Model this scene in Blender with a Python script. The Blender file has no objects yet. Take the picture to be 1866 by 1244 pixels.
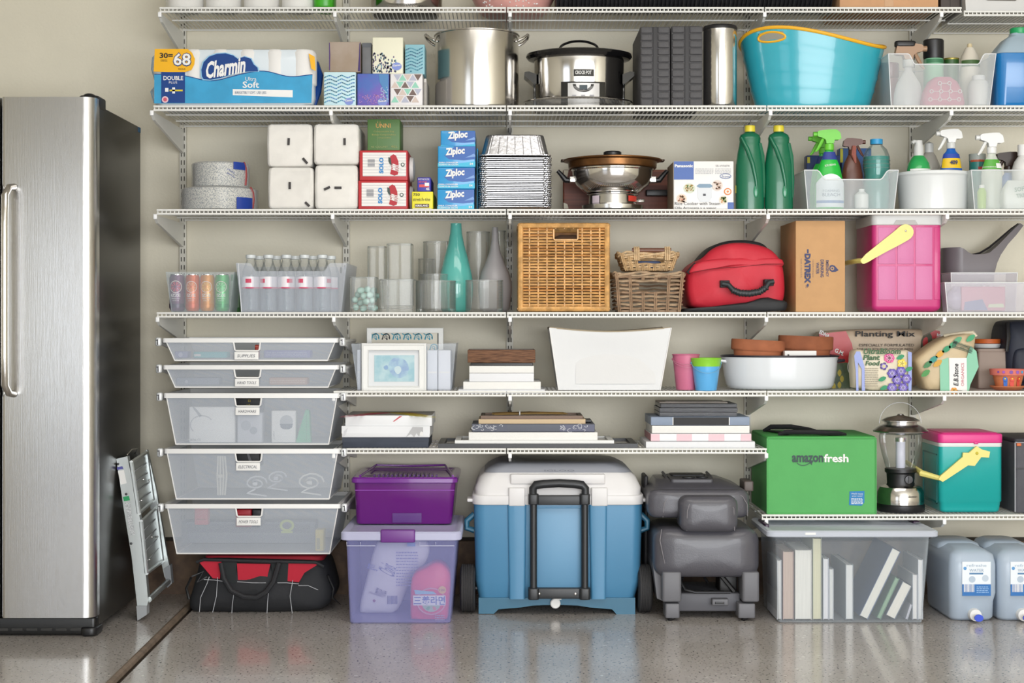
import bpy, math, random
from math import sin, cos, pi, sqrt, radians, atan2
from mathutils import Vector, Matrix, Euler, noise
random.seed(7)
C = bpy.context.scene.collection
SC = bpy.context.scene
# ---------------------------------------------------------------- view model
F, D0, CX, CY, HC = 2770.0, 5.77, 925.0, 590.0, 1.02   # focal length in px of a 1866 px wide frame; distance to the back wall; horizon
def S(Y): return F / (D0 + Y)
def X(px, Y): return (px - CX) / S(Y)
def Z(py, Y): return HC - (py - CY) / S(Y)
cam = bpy.data.cameras.new('camera'); co = bpy.data.objects.new('camera', cam); C.objects.link(co)
co.location = (0, -D0, HC); co.rotation_euler = (pi / 2, 0, 0)
cam.sensor_width = 36; cam.lens = F / 1866 * 36; cam.shift_x = 8 / 1866; cam.shift_y = -32 / 1866
cam.clip_start = .05
SC.camera = co
# ---------------------------------------------------------------- light
w = bpy.data.worlds.new('sky'); SC.world = w; w.use_nodes = True
w.node_tree.nodes['Background'].inputs[0].default_value = (.78, .88, 1, 1)
w.node_tree.nodes['Background'].inputs[1].default_value = 1.0
def area(name, loc, rot, sx, sy, power, col):
    l = bpy.data.lights.new(name, 'AREA'); l.shape = 'RECTANGLE'; l.size = sx; l.size_y = sy; l.energy = power; l.color = col
    o = bpy.data.objects.new(name, l); C.objects.link(o); o.location = loc; o.rotation_euler = rot
    return o
area('garage_door_daylight', (1.7, -7.6, 1.2), (pi / 2, 0, radians(5)), 4.8, 2.2, 300, (.97, .985, 1))
area('side_door_daylight', (-3.2, -7.6, 1.15), (pi / 2, 0, radians(-14)), 1.8, 1.7, 15, (.97, .985, 1))
area('ceiling_fill_light', (.6, -2.6, 2.66), (0, 0, 0), 3.0, 1.2, 45, (1, .97, .92))  # added soft fill from above, not a known fixture
SC.view_settings.view_transform = 'Standard'; SC.view_settings.look = 'None'
SC.view_settings.gamma = 1; SC.view_settings.use_curve_mapping = False; SC.view_settings.exposure = -0.04
cy = SC.cycles
cy.max_bounces = 10; cy.diffuse_bounces = 3; cy.glossy_bounces = 4; cy.transmission_bounces = 6; cy.transparent_max_bounces = 24
cy.caustics_reflective = False; cy.caustics_refractive = False; cy.sample_clamp_indirect = 4; cy.blur_glossy = .5
# ---------------------------------------------------------------- materials
def rgb(h, k=1.0):
    if not isinstance(h, str): return tuple(h)[:3]
    h = h.lstrip('#'); o = []
    for i in (0, 2, 4):
        c = int(h[i:i + 2], 16) / 255
        o.append(min(1, (c / 12.92 if c <= .04045 else ((c + .055) / 1.055) ** 2.4) * k))
    return tuple(o)
_mats = {}
def mat(name, col, rough=.5, metal=0, spec=.5, var=0, vs=20, bump=0, bs=60, coat=0, stretch=None, alpha=1, emit=0, col2=None, fres=False, dots=None, vmin=.4, vmax=.6):
    key = (name, str(col), rough, metal, alpha, var, str(col2), bump, bs, str(dots))
    if key in _mats: return _mats[key]
    m = bpy.data.materials.new(name); m.use_nodes = True; _mats[key] = m
    nt = m.node_tree; N = nt.nodes; L = nt.links; b = N['Principled BSDF']
    c = rgb(col)
    b.inputs['Base Color'].default_value = (*c, 1); b.inputs['Roughness'].default_value = rough
    b.inputs['Metallic'].default_value = metal; b.inputs['Specular IOR Level'].default_value = spec
    b.inputs['Coat Weight'].default_value = coat
    if emit: b.inputs['Emission Color'].default_value = (*c, 1); b.inputs['Emission Strength'].default_value = emit
    def coords(sc):
        tc = N.new('ShaderNodeTexCoord'); mp = N.new('ShaderNodeMapping'); L.new(tc.outputs['Object'], mp.inputs[0])
        if stretch: mp.inputs['Scale'].default_value = stretch
        nz = N.new('ShaderNodeTexNoise'); nz.inputs['Scale'].default_value = sc; nz.inputs['Detail'].default_value = 5
        L.new(mp.outputs[0], nz.inputs['Vector']); return nz
    if var or col2:
        nz = coords(vs); cr = N.new('ShaderNodeValToRGB'); L.new(nz.outputs[0], cr.inputs[0])
        c2 = rgb(col2) if col2 else tuple(x * (1 - var) for x in c)
        cr.color_ramp.elements[0].position = vmin; cr.color_ramp.elements[1].position = vmax
        cr.color_ramp.elements[0].color = (*c2, 1); cr.color_ramp.elements[1].color = (*c, 1)
        L.new(cr.outputs[0], b.inputs['Base Color'])
    if bump:
        nz = coords(bs); bp = N.new('ShaderNodeBump'); bp.inputs['Strength'].default_value = bump; bp.inputs['Distance'].default_value = .004
        L.new(nz.outputs[0], bp.inputs['Height']); L.new(bp.outputs[0], b.inputs['Normal'])
    if alpha < 1:
        tr = N.new('ShaderNodeBsdfTransparent'); mx = N.new('ShaderNodeMixShader'); out = N['Material Output']
        if isinstance(fres, (tuple, list)): tr.inputs[0].default_value = (*fres, 1)
        if fres:
            lw = N.new('ShaderNodeLayerWeight'); lw.inputs[0].default_value = .35
            mr = N.new('ShaderNodeMapRange'); L.new(lw.outputs['Facing'], mr.inputs[0])
            mr.inputs['To Min'].default_value = alpha; mr.inputs['To Max'].default_value = min(1, alpha + .4)
            L.new(mr.outputs[0], mx.inputs[0])
        else: mx.inputs[0].default_value = alpha
        if dots:
            tc = N.new('ShaderNodeTexCoord'); sp = N.new('ShaderNodeSeparateXYZ'); L.new(tc.outputs['Object'], sp.inputs[0])
            def mth(op, a, v):
                n = N.new('ShaderNodeMath'); n.operation = op; L.new(a, n.inputs[0])
                if isinstance(v, (int, float)): n.inputs[1].default_value = v
                else: L.new(v, n.inputs[1])
                return n.outputs[0]
            xy = mth('ADD', sp.outputs[0], sp.outputs[1])
            sx_ = mth('SINE', mth('MULTIPLY', xy, 2 * pi / dots), 0); sz = mth('SINE', mth('MULTIPLY', sp.outputs[2], 2 * pi / dots), 0)
            g = mth('GREATER_THAN', mth('MULTIPLY', sx_, sz), .12)
            a_ = mth('MULTIPLY_ADD', g, -(1 - .18)); a_.node.inputs[2].default_value = 1.0
            L.new(mth('MULTIPLY', a_, alpha / .68), mx.inputs[0])
        L.new(tr.outputs[0], mx.inputs[1]); L.new(b.outputs[0], mx.inputs[2]); L.new(mx.outputs[0], out.inputs[0])
    return m
def frost(col='#e8ecf2', a=.5, rough=.3, name='frosted_plastic'): return mat(name, col, rough, alpha=a * (.62 if a < .6 else 1), fres=True)
def glass(col='#f4f5f2', a=.10, name='clear_glass'):
    key = ('G', col, a)
    if key in _mats: return _mats[key]
    m = bpy.data.materials.new(name); m.use_nodes = True; _mats[key] = m; nt = m.node_tree; N = nt.nodes; L = nt.links; N.remove(N['Principled BSDF'])
    lw = N.new('ShaderNodeLayerWeight'); lw.inputs[0].default_value = .28
    r = N.new('ShaderNodeMapRange'); L.new(lw.outputs['Fresnel'], r.inputs[0]); r.inputs['To Min'].default_value = 0; r.inputs['To Max'].default_value = .5
    cr = N.new('ShaderNodeValToRGB'); L.new(lw.outputs['Facing'], cr.inputs[0]); c = rgb(col); e = cr.color_ramp.elements
    e[0].position = .25; e[0].color = (c[0] ** .12, c[1] ** .12, c[2] ** .12, 1); e[1].position = 1; e[1].color = (.78, .82, .8, 1)
    tr = N.new('ShaderNodeBsdfTransparent'); L.new(cr.outputs[0], tr.inputs[0]); g = N.new('ShaderNodeBsdfGlossy'); g.inputs['Roughness'].default_value = .03
    d = N.new('ShaderNodeBsdfDiffuse'); d.inputs[0].default_value = (*c, 1); m1 = N.new('ShaderNodeMixShader'); m1.inputs[0].default_value = min(.3, a * .35); L.new(tr.outputs[0], m1.inputs[1]); L.new(d.outputs[0], m1.inputs[2])
    mx = N.new('ShaderNodeMixShader'); L.new(r.outputs[0], mx.inputs[0]); L.new(m1.outputs[0], mx.inputs[1]); L.new(g.outputs[0], mx.inputs[2]); L.new(mx.outputs[0], N['Material Output'].inputs[0])
    return m
WHITE = mat('white_enamel', '#ecebe6', .38)
STEEL = mat('brushed_steel', '#c9c7c4', .26, 1, bump=.03, bs=6, stretch=(60, 60, 1))
CHROME = mat('polished_steel', '#d6d4d2', .12, 1)
BLACK = mat('black_plastic', '#17171a', .4)
INK = mat('black_ink', '#1c1b1c', .6)
PAPER = mat('white_paper', '#eeedeb', .75)
def ink(h): return mat('print_ink', h, .55)
# ---------------------------------------------------------------- mesh builder
def rr(x0, x1, y0, y1, r, z, n=4):
    r = max(1e-4, min(r, (x1 - x0) / 2 - 1e-4, (y1 - y0) / 2 - 1e-4)); o = []
    for cx_, cy_, a0 in ((x1 - r, y1 - r, 0), (x0 + r, y1 - r, pi / 2), (x0 + r, y0 + r, pi), (x1 - r, y0 + r, 3 * pi / 2)):
        for i in range(n + 1):
            a = a0 + pi / 2 * i / n; o.append((cx_ + r * cos(a), cy_ + r * sin(a), z))
    return o
class MB:
    def __init__(s): s.v = []; s.f = []; s.mi = []; s.m = 0
    def add(s, vs, fs):
        k = len(s.v); s.v += [tuple(p) for p in vs]
        for f in fs: s.f.append(tuple(i + k for i in f)); s.mi.append(s.m)
        return s
    def box(s, x0, x1, y0, y1, z0, z1):
        return s.add([(x0, y0, z0), (x1, y0, z0), (x1, y1, z0), (x0, y1, z0), (x0, y0, z1), (x1, y0, z1), (x1, y1, z1), (x0, y1, z1)],
                     [(3, 2, 1, 0), (4, 5, 6, 7), (0, 1, 5, 4), (1, 2, 6, 5), (2, 3, 7, 6), (3, 0, 4, 7)])
    def loft(s, rings, cap0=True, cap1=True, close=False):
        n = len(rings[0]); vs = [p for r in rings for p in r]; fs = []
        m = len(rings)
        for i in range(m if close else m - 1):
            for j in range(n):
                a, b = i * n + j, i * n + (j + 1) % n; c_, d = ((i + 1) % m) * n + (j + 1) % n, ((i + 1) % m) * n + j
                fs.append((a, b, c_, d))
        if not close:
            if cap0: fs.append(tuple(range(n))[::-1])
            if cap1: fs.append(tuple((m - 1) * n + j for j in range(n)))
        return s.add(vs, fs)
    def rbox(s, x0, x1, y0, y1, z0, z1, r=.01, b=.003, n=4, bt=None):
        bt = b if bt is None else bt; R = []
        k = 3
        for i in range(k + 1):
            a = pi / 2 * i / k; e = b * (1 - sin(a)); R.append(rr(x0 + e, x1 - e, y0 + e, y1 - e, r, z0 + b * (1 - cos(a)), n))
        for i in range(k + 1):
            a = pi / 2 * i / k; e = bt * (1 - cos(a)); R.append(rr(x0 + e, x1 - e, y0 + e, y1 - e, r, z1 - bt * (1 - sin(a)), n))
        return s.loft(R)
    def lathe(s, prof, n=32, cx=0, cy=0, sx=1, sy=1, cap0=True, cap1=True):
        return s.loft([[(cx + r * sx * cos(2 * pi * j / n), cy + r * sy * sin(2 * pi * j / n), z) for j in range(n)] for r, z in prof], cap0, cap1)
    def tube(s, pts, r, n=8, close=False, caps=True, flat=1):
        pts = [Vector(p) for p in pts]; m = len(pts); R = []; up = None
        for i, p in enumerate(pts):
            a = pts[(i - 1) % m] if (i > 0 or close) else p; b = pts[(i + 1) % m] if (i < m - 1 or close) else p
            t = (b - a).normalized()
            if up is None:
                up = Vector((0, 0, 1)) if abs(t.z) < .9 else Vector((1, 0, 0))
            u = (up - t * up.dot(t)).normalized(); w_ = t.cross(u); up = u
            ri = r[i] if isinstance(r, (list, tuple)) else r
            R.append([tuple(p + (u * cos(2 * pi * j / n) * flat + w_ * sin(2 * pi * j / n)) * ri) for j in range(n)])
        return s.loft(R, caps, caps, close)
    def prism(s, pts, y0, y1):      # (x,z) polygon, counter-clockwise seen from -Y, extruded along Y
        n = len(pts)
        return s.add([(x, y0, z) for x, z in pts] + [(x, y1, z) for x, z in pts],
                     [tuple(range(n)), tuple(range(2 * n - 1, n - 1, -1))] + [(j, j + n, (j + 1) % n + n, (j + 1) % n) for j in range(n)])
    def prismx(s, pts, x0, x1):     # (y,z) polygon
        n = len(pts)
        return s.add([(x0, y, z) for y, z in pts] + [(x1, y, z) for y, z in pts],
                     [tuple(range(n)), tuple(range(2 * n - 1, n - 1, -1))] + [(j, j + n, (j + 1) % n + n, (j + 1) % n) for j in range(n)])
    def prismz(s, pts, z0, z1):
        n = len(pts)
        return s.add([(x, y, z0) for x, y in pts] + [(x, y, z1) for x, y in pts],
                     [tuple(range(n))[::-1], tuple(range(n, 2 * n))] + [(j, (j + 1) % n, (j + 1) % n + n, j + n) for j in range(n)])
    def sphere(s, c, rx, ry, rz, n=12, m=8):
        pr = [(max(1e-4, sin(pi * i / m)), -cos(pi * i / m)) for i in range(m + 1)]
        return s.loft([[(c[0] + rx * r * cos(2 * pi * j / n), c[1] + ry * r * sin(2 * pi * j / n), c[2] + rz * z) for j in range(n)] for r, z in pr])
    def tr(s, M_, k=0):
        s.v[k:] = [tuple(M_ @ Vector(p)) for p in s.v[k:]]; return s
    def warp(s, fn, k=0): s.v[k:] = [tuple(fn(*p)) for p in s.v[k:]]; return s
    def open_box(s, w0, d0, w1, d1, h, r=.01, t=.003, z=0, n=4, mid=None):
        R = [rr(-w0 / 2, w0 / 2, -d0 / 2, d0 / 2, r, z, n), rr(-w1 / 2, w1 / 2, -d1 / 2, d1 / 2, r, z + h, n),
             rr(-w1 / 2 + t, w1 / 2 - t, -d1 / 2 + t, d1 / 2 - t, r - t if r > t else r, z + h, n), rr(-w0 / 2 + t, w0 / 2 - t, -d0 / 2 + t, d0 / 2 - t, r - t if r > t else r, z + t, n)]
        return s.loft(R)
def tag(o, label=None, cat=None, group=None, kind=None):
    if label: o['label'] = label
    if cat: o['category'] = cat
    if group: o['group'] = group
    if kind: o['kind'] = kind
    return o
def obj(name, mb, m, parent=None, loc=None, rot=None, label=None, kind=None, ang=35):
    me = bpy.data.meshes.new(name); me.from_pydata(mb.v, [], mb.f)
    for q in (m if isinstance(m, (list, tuple)) else [m]): me.materials.append(q)
    me.polygons.foreach_set('material_index', mb.mi)
    me.validate()
    if ang:
        me.polygons.foreach_set('use_smooth', [True] * len(me.polygons)); me.set_sharp_from_angle(angle=radians(ang))
    o = bpy.data.objects.new(name, me); C.objects.link(o)
    if parent: o.parent = parent
    if loc: o.location = loc
    if rot: o.rotation_euler = rot
    return tag(o, label, kind=kind)
def thing(name, label, cat, x, y, z, rz=0, group=None):
    o = bpy.data.objects.new(name, None); C.objects.link(o); o.location = (x, y, z); o.rotation_euler = (0, 0, radians(rz))
    o.empty_display_size = .05
    return tag(o, label, cat, group)
def dup(root, loc=None, label=None, rz=None):
    r = root.copy(); C.objects.link(r)
    if loc: r.location = loc
    if label: r['label'] = label
    if rz is not None: r.rotation_euler[2] = radians(rz)
    for ch in list(root.children):
        c = ch.copy(); C.objects.link(c); c.parent = r
        for g in ch.children: d = g.copy(); C.objects.link(d); d.parent = c
    return r
def ngon(cx, cz, r, n=24, rz=None, a0=0): return [(cx + r * cos(a0 + 2 * pi * i / n), cz + (rz or r) * sin(a0 + 2 * pi * i / n)) for i in range(n)]
def decal(parent, name, pts, y, m, t=.0006, label=None):
    # a printed patch: (x,z) outline on a face that looks towards -Y
    if sum(pts[i][0] * pts[(i + 1) % len(pts)][1] - pts[(i + 1) % len(pts)][0] * pts[i][1] for i in range(len(pts))) < 0: pts = pts[::-1]
    return obj(name, MB().prism(pts, y - t, y), m, parent, label=label, ang=0)
def rect(x0, x1, z0, z1): return [(x0, z0), (x1, z0), (x1, z1), (x0, z1)]
def multi(parent, name, polys, y, m, t=.0006, kind=None):
    b = MB()
    for pts in polys:
        if sum(pts[i][0] * pts[(i + 1) % len(pts)][1] - pts[(i + 1) % len(pts)][0] * pts[i][1] for i in range(len(pts))) < 0: pts = pts[::-1]
        b.prism(pts, y - t, y)
    return obj(name, b, m, parent, ang=0, kind=kind)
_fc = {}
def glyphs(body, bold):
    k = (body, bold)
    if k not in _fc:
        cu = bpy.data.curves.new('t', 'FONT'); cu.body = body; cu.size = 1; cu.resolution_u = 2; cu.offset = bold; cu.align_x = 'CENTER'
        o = bpy.data.objects.new('t', cu); C.objects.link(o)
        dg = bpy.context.evaluated_depsgraph_get(); me = bpy.data.meshes.new_from_object(o.evaluated_get(dg))
        vs = [(v.co.x, v.co.y) for v in me.vertices]; fs = [tuple(p.vertices) for p in me.polygons]
        bpy.data.objects.remove(o); bpy.data.curves.remove(cu); bpy.data.meshes.remove(me)
        _fc[k] = (vs, fs)
    return _fc[k]
def text(parent, body, x, z, w, h, y, m, rot=0, shear=0, bold=0, fn=None, name='lettering', arch=0):
    # letters centred at (x,z), fitted to w x h, standing on a face that looks towards -Y
    vs, fs = glyphs(body, bold)
    if not vs: return
    x0 = min(v[0] for v in vs); x1 = max(v[0] for v in vs); z0 = min(v[1] for v in vs); z1 = max(v[1] for v in vs)
    cs, sn = cos(radians(rot)), sin(radians(rot)); o = []
    for a, b in vs:
        u = ((a - x0) / (x1 - x0) - .5) * w; v = ((b - z0) / max(1e-6, z1 - z0) - .5) * h
        u += shear * v; v += arch * (1 - (2 * u / w) ** 2)
        px, pz = x + u * cs - v * sn, z + u * sn + v * cs
        o.append((px, y - .0012, pz) if fn is None else fn(px, y - .0012, pz))
    b = MB(); b.add(o, fs)
    return obj(name, b, m, parent, ang=0)
def wrapf(R, cx=0, cy=0, sy=1):
    # bends a flat print at y=-R round an upright cylinder
    def fn(x, y, z):
        a = (x - cx) / R; r = R + .0012
        return (cx + r * sin(a), cy - r * sy * cos(a), z)
    return fn
def band(R, a0, a1, z0, z1, n=12, R1=None, t=.001, cx=0, cy=0, sy=1):
    # a curved label on a round body, angles measured from -Y
    b = MB(); R1 = R1 or R; vs = []
    for i in range(n + 1):
        a = a0 + (a1 - a0) * i / n
        vs += [(cx + (R + t) * sin(a), cy - sy * (R + t) * cos(a), z0), (cx + (R1 + t) * sin(a), cy - sy * (R1 + t) * cos(a), z1)]
    return b.add(vs, [(2 * i, 2 * i + 2, 2 * i + 3, 2 * i + 1) for i in range(n)])
YF = {1: -.40, 2: -.52, 3: -.47, 4: -.435, 5: -.435, 6: -.435, 7: -.435}
PYD = {1: 13, 2: 192, 3: 381, 4: 568.5, 5: 712, 6: 816.5, 7: 937}
DZ = {k: Z(PYD[k], YF[k]) + .001 for k in YF}
def slot(p0, p1, top, Yf, base, d):
    # from the edges seen in the photo: x of the middle, y of the middle, z of the base, width, height
    z = DZ[base] if base in DZ and isinstance(base, int) else base
    return (X(p0, Yf) + X(p1, Yf)) / 2, Yf + d / 2, z, X(p1, Yf) - X(p0, Yf), Z(top, Yf) - z
# ================================================================ the setting
wall_m = mat('painted_wall', '#e8e1cd', .62, bump=.25, bs=90, var=.04, vs=3)
def struct(name, mb, m): return tag(obj(name, mb, m, ang=0), kind='structure')
XL, XR, YB, ZC = -4.5, 4.6, -7.9, 2.75
struct('wall_back', MB().box(XL, XR, 0, .12, 0, ZC), wall_m)
struct('wall_left', MB().box(XL - .12, XL, YB, .12, 0, ZC), wall_m)
struct('wall_right', MB().box(XR, XR + .12, YB, .12, 0, ZC), wall_m)
fr = MB().box(XL - .12, -4.15, YB - .12, YB, 0, ZC).box(-2.25, -.75, YB - .12, YB, 0, ZC).box(-4.15, -2.25, YB - .12, YB, 2.1, ZC).box(4.15, XR + .12, YB - .12, YB, 0, ZC).box(-.75, 4.15, YB - .12, YB, 2.4, ZC)
struct('wall_front', fr, wall_m)
struct('ceiling', MB().box(XL - .12, XR + .12, YB - .12, .12, ZC, ZC + .1), mat('ceiling_paint', '#d9d5ca', .8))
# floor: two slabs of speckled sealed concrete, a sawn joint between them
fm = mat('speckled_epoxy_floor', '#8f8883', .2, coat=.25)
nt = fm.node_tree; N = nt.nodes; L = nt.links; b = N['Principled BSDF']
tc = N.new('ShaderNodeTexCoord')
def nz(sc, det=3):
    n = N.new('ShaderNodeTexNoise'); n.inputs['Scale'].default_value = sc; n.inputs['Detail'].default_value = det; L.new(tc.outputs['Object'], n.inputs['Vector']); return n
def ramp(src, p0, c0, p1, c1):
    r = N.new('ShaderNodeValToRGB'); L.new(src, r.inputs[0]); e = r.color_ramp.elements
    e[0].position = p0; e[0].color = (*c0, 1); e[1].position = p1; e[1].color = (*c1, 1); return r.outputs[0]
base = ramp(nz(2.2).outputs[0], .35, rgb('#aaa39d'), .65, rgb('#b9b3ae'))
def mixc(fac, a, col):
    mx = N.new('ShaderNodeMixRGB'); L.new(fac, mx.inputs[0]); L.new(a, mx.inputs[1]); mx.inputs[2].default_value = (*col, 1); return mx.outputs[0]
g = (0, 0, 0), (1, 1, 1)
sp1 = ramp(nz(120, 0).outputs[0], .70, g[0], .73, g[1]); sp2 = ramp(nz(101, 0).outputs[0], .24, g[1], .27, g[0]); sp3 = ramp(nz(60, 0).outputs[0], .76, g[0], .78, g[1])
c1 = mixc(sp1, base, rgb('#3f3934')); c2 = mixc(sp2, c1, rgb('#b9b3ab')); c3 = mixc(sp3, c2, rgb('#cfcac2'))
L.new(c3, b.inputs['Base Color'])
bp = N.new('ShaderNodeBump'); bp.inputs['Strength'].default_value = .035; bp.inputs['Distance'].default_value = .01; L.new(nz(14, 4).outputs[0], bp.inputs['Height']); L.new(bp.outputs[0], b.inputs['Normal'])
# joint line: seen from the left front towards the tool bag
def gp(px, py):
    D = F * HC / (py - CY); return Vector(((px - CX) * D / F, D - D0))
ja, jb = gp(338, 1118), gp(212, 1244)
jd = (jb - ja).normalized(); jn = Vector((-jd.y, jd.x)); jn = jn if jn.x > 0 else -jn
j0 = ja - jd * ((ja.y) / jd.y); j1 = ja + jd * ((YB - ja.y) / jd.y)
hw = .011
fl = MB()
fl.prismz([(XL, 0), (XL, YB), (j1.x - hw, YB), (j0.x - hw, 0)], -.06, 0).prismz([(j0.x + hw, 0), (j1.x + hw, YB), (XR, YB), (XR, 0)], -.06, 0)
struct('floor', fl, fm)
struct('trim_1', MB().prismz([(j0.x - hw, 0), (j1.x - hw, YB), (j1.x + hw, YB), (j0.x + hw, 0)], -.05, -.014), mat('joint_dirt', '#4a3f35', .95, bump=.6, bs=80))
# raised rounded bead along the far side of the joint
bd = MB(); bd.tube([(j0.x - hw - .006, -.03, -.004), (j1.x - hw - .006, YB, -.004)], .013, 8)
struct('trim_2', bd, mat('joint_edge', '#7c6c5c', .6, bump=.5, bs=40, var=.3))
curb_m = mat('bare_concrete_curb', '#7b6552', .8, bump=.6, bs=50, col2='#69574a', vs=22)
zc = Z(984, 0)
struct('baseboard_back', MB().box(XL, XR, -.03, 0, 0, zc), curb_m)
struct('trim_3', MB().box(XL, XR, -.008, 0, zc, zc + .012), mat('dark_gap', '#3a342c', .8))
# ================================================================ uprights and shelves
UPX = [X(335, 0), X(632, 0), X(929, 0), X(1361, 0), X(1661, 0), X(1961, 0), X(2261, 0)]
upn = ['leftmost, next to the steel refrigerator', 'between the white mesh drawers and the vases', 'behind the tall wicker basket', 'behind the red bag', 'behind the bag of planting mix', 'beyond the blue jug at the right edge', 'outermost on the right']
UM = mat('upright_enamel', '#d8d4c8', .45)
slots = MB()
for k in range(68):
    z = .28 + k * .0305
    for s in (-.0055, .0055): slots.box(s - .0017, s + .0017, -.0182, -.0172, z, z + .017)
umesh = None
for i, x in enumerate(UPX):
    t = thing('shelf_upright', 'white slotted steel shelf upright on the wall, ' + upn[i], 'shelf upright', x, 0, 0, group='wall uprights of the shelving')
    m_ = MB(); m_.box(-.0125, .0125, -.0172, -.001, .25, 2.6)
    obj('channel', m_, UM, t)
    obj('slot', slots, mat('slot_dark', '#4b4841', .8), t, kind='stuff', ang=0)
def wire_shelf(s, p0, p1, name_label):
    Yf = YF[s]; z = DZ[s] - .001; x0, x1 = X(p0, Yf), X(p1, Yf)
    t = thing('wire_shelf', name_label, 'wire shelf', (x0 + x1) / 2, 0, z, group='wire shelves of the shelving'); c0 = (x0 + x1) / 2
    a, b_ = x0 - c0, x1 - c0; r = .0017
    cw = MB(); n = int((b_ - a) / .0145)
    for i in range(n + 1):
        x = a + .003 + i * (b_ - a - .006) / n
        cw.box(x - r, x + r, Yf + .002, -.022, -2 * r - .001, -.001); cw.box(x - r, x + r, Yf + .001, Yf + .0045, -.019, -.001)
    obj('cross_wires', cw, WHITE, t, kind='stuff', ang=0)
    obj('front_rail', MB().tube([(a, Yf, -.0035), (b_, Yf, -.0035)], .0038, 8), WHITE, t)
    obj('front_rail', MB().tube([(a, Yf, -.0165), (b_, Yf, -.0165)], .0038, 8), WHITE, t)
    nb = {1: [.5], 2: [.36, .68], 3: [.35, .68]}.get(s, [.35, .68])
    for f in nb + [.955]:
        y = Yf * (1 - f); obj('stringer', MB().tube([(a, y, -.007), (b_, y, -.007)], .003, 8), WHITE, t)
    return t
EN = ['', 'top', 'second', 'third', 'fourth', 'fifth', 'sixth', 'lowest']
what = {1: ['under the row of paper rolls', 'under the black ribbed hose', 'under the cardboard box'], 2: ['under the blue toilet paper pack and the stock pot', 'under the slow cooker', 'under the turquoise tub'],
        3: ['under the foil pans', 'under the pair of green bottles', 'under the spray bottles'], 4: ['under the glass vases', 'under the wicker baskets', 'under the pink cooler'],
        5: ['under the picture frame bin', 'under the white fabric bin', 'under the bags of plant food'], 6: ['under the stack of boxes', 'under the stack of picture frames', ''], 7: ['', '', 'under the green bag and the lantern']}
for s in range(1, 8):
    segs = [(286 if s > 2 else (290 if s == 1 else 280), 922), (924, 1396), (1398, 2080)]
    if s == 5: segs[0] = (608, 922)
    if s == 6: segs = [(608, 922), (924, 1397)]
    if s == 7: segs = [(1388, 2080)]
    if s == 1: segs = [(291, 922), (924, 1392), (1394, 1752)]
    for q, (a, b_) in enumerate(segs):
        wire_shelf(s, a, b_, 'white wire shelf section, %s level, %s' % (EN[s], what[s][2 if s == 7 else q]))
t = wire_shelf(1, 1756, 2080, 'white wire shelf section, top level, under the white crate at right'); t.location.z -= .012
# brackets
def bracket(i, s):
    Yf = YF[s]; z = DZ[s] - .022
    t = tag(obj('shelf_bracket', MB().prismx([(Yf + .004, .0), (Yf + .004, -.012), (Yf + .03, -.026), (-.03, -.088), (-.0175, -.088), (-.0175, .0)], -.0045, .0045), WHITE, loc=(UPX[i], 0, z), ang=0),
            'white bracket carrying the %s shelf, at the %s upright' % (EN[s], ['first', 'second', 'third', 'fourth', 'fifth', 'sixth', 'seventh'][i]), 'bracket', 'shelf brackets')
    obj('end_cap', MB().rbox(-.0065, .0065, Yf - .004, Yf + .008, -.014, .004, .003, .002), mat('white_cap', '#f4f4f4', .3), t)
for s in range(1, 8):
    for i in range(7):
        if s in (5, 6) and i == 0: continue
        if s == 6 and i > 3: continue
        if s == 7 and i < 3: continue
        bracket(i, s)
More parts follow.
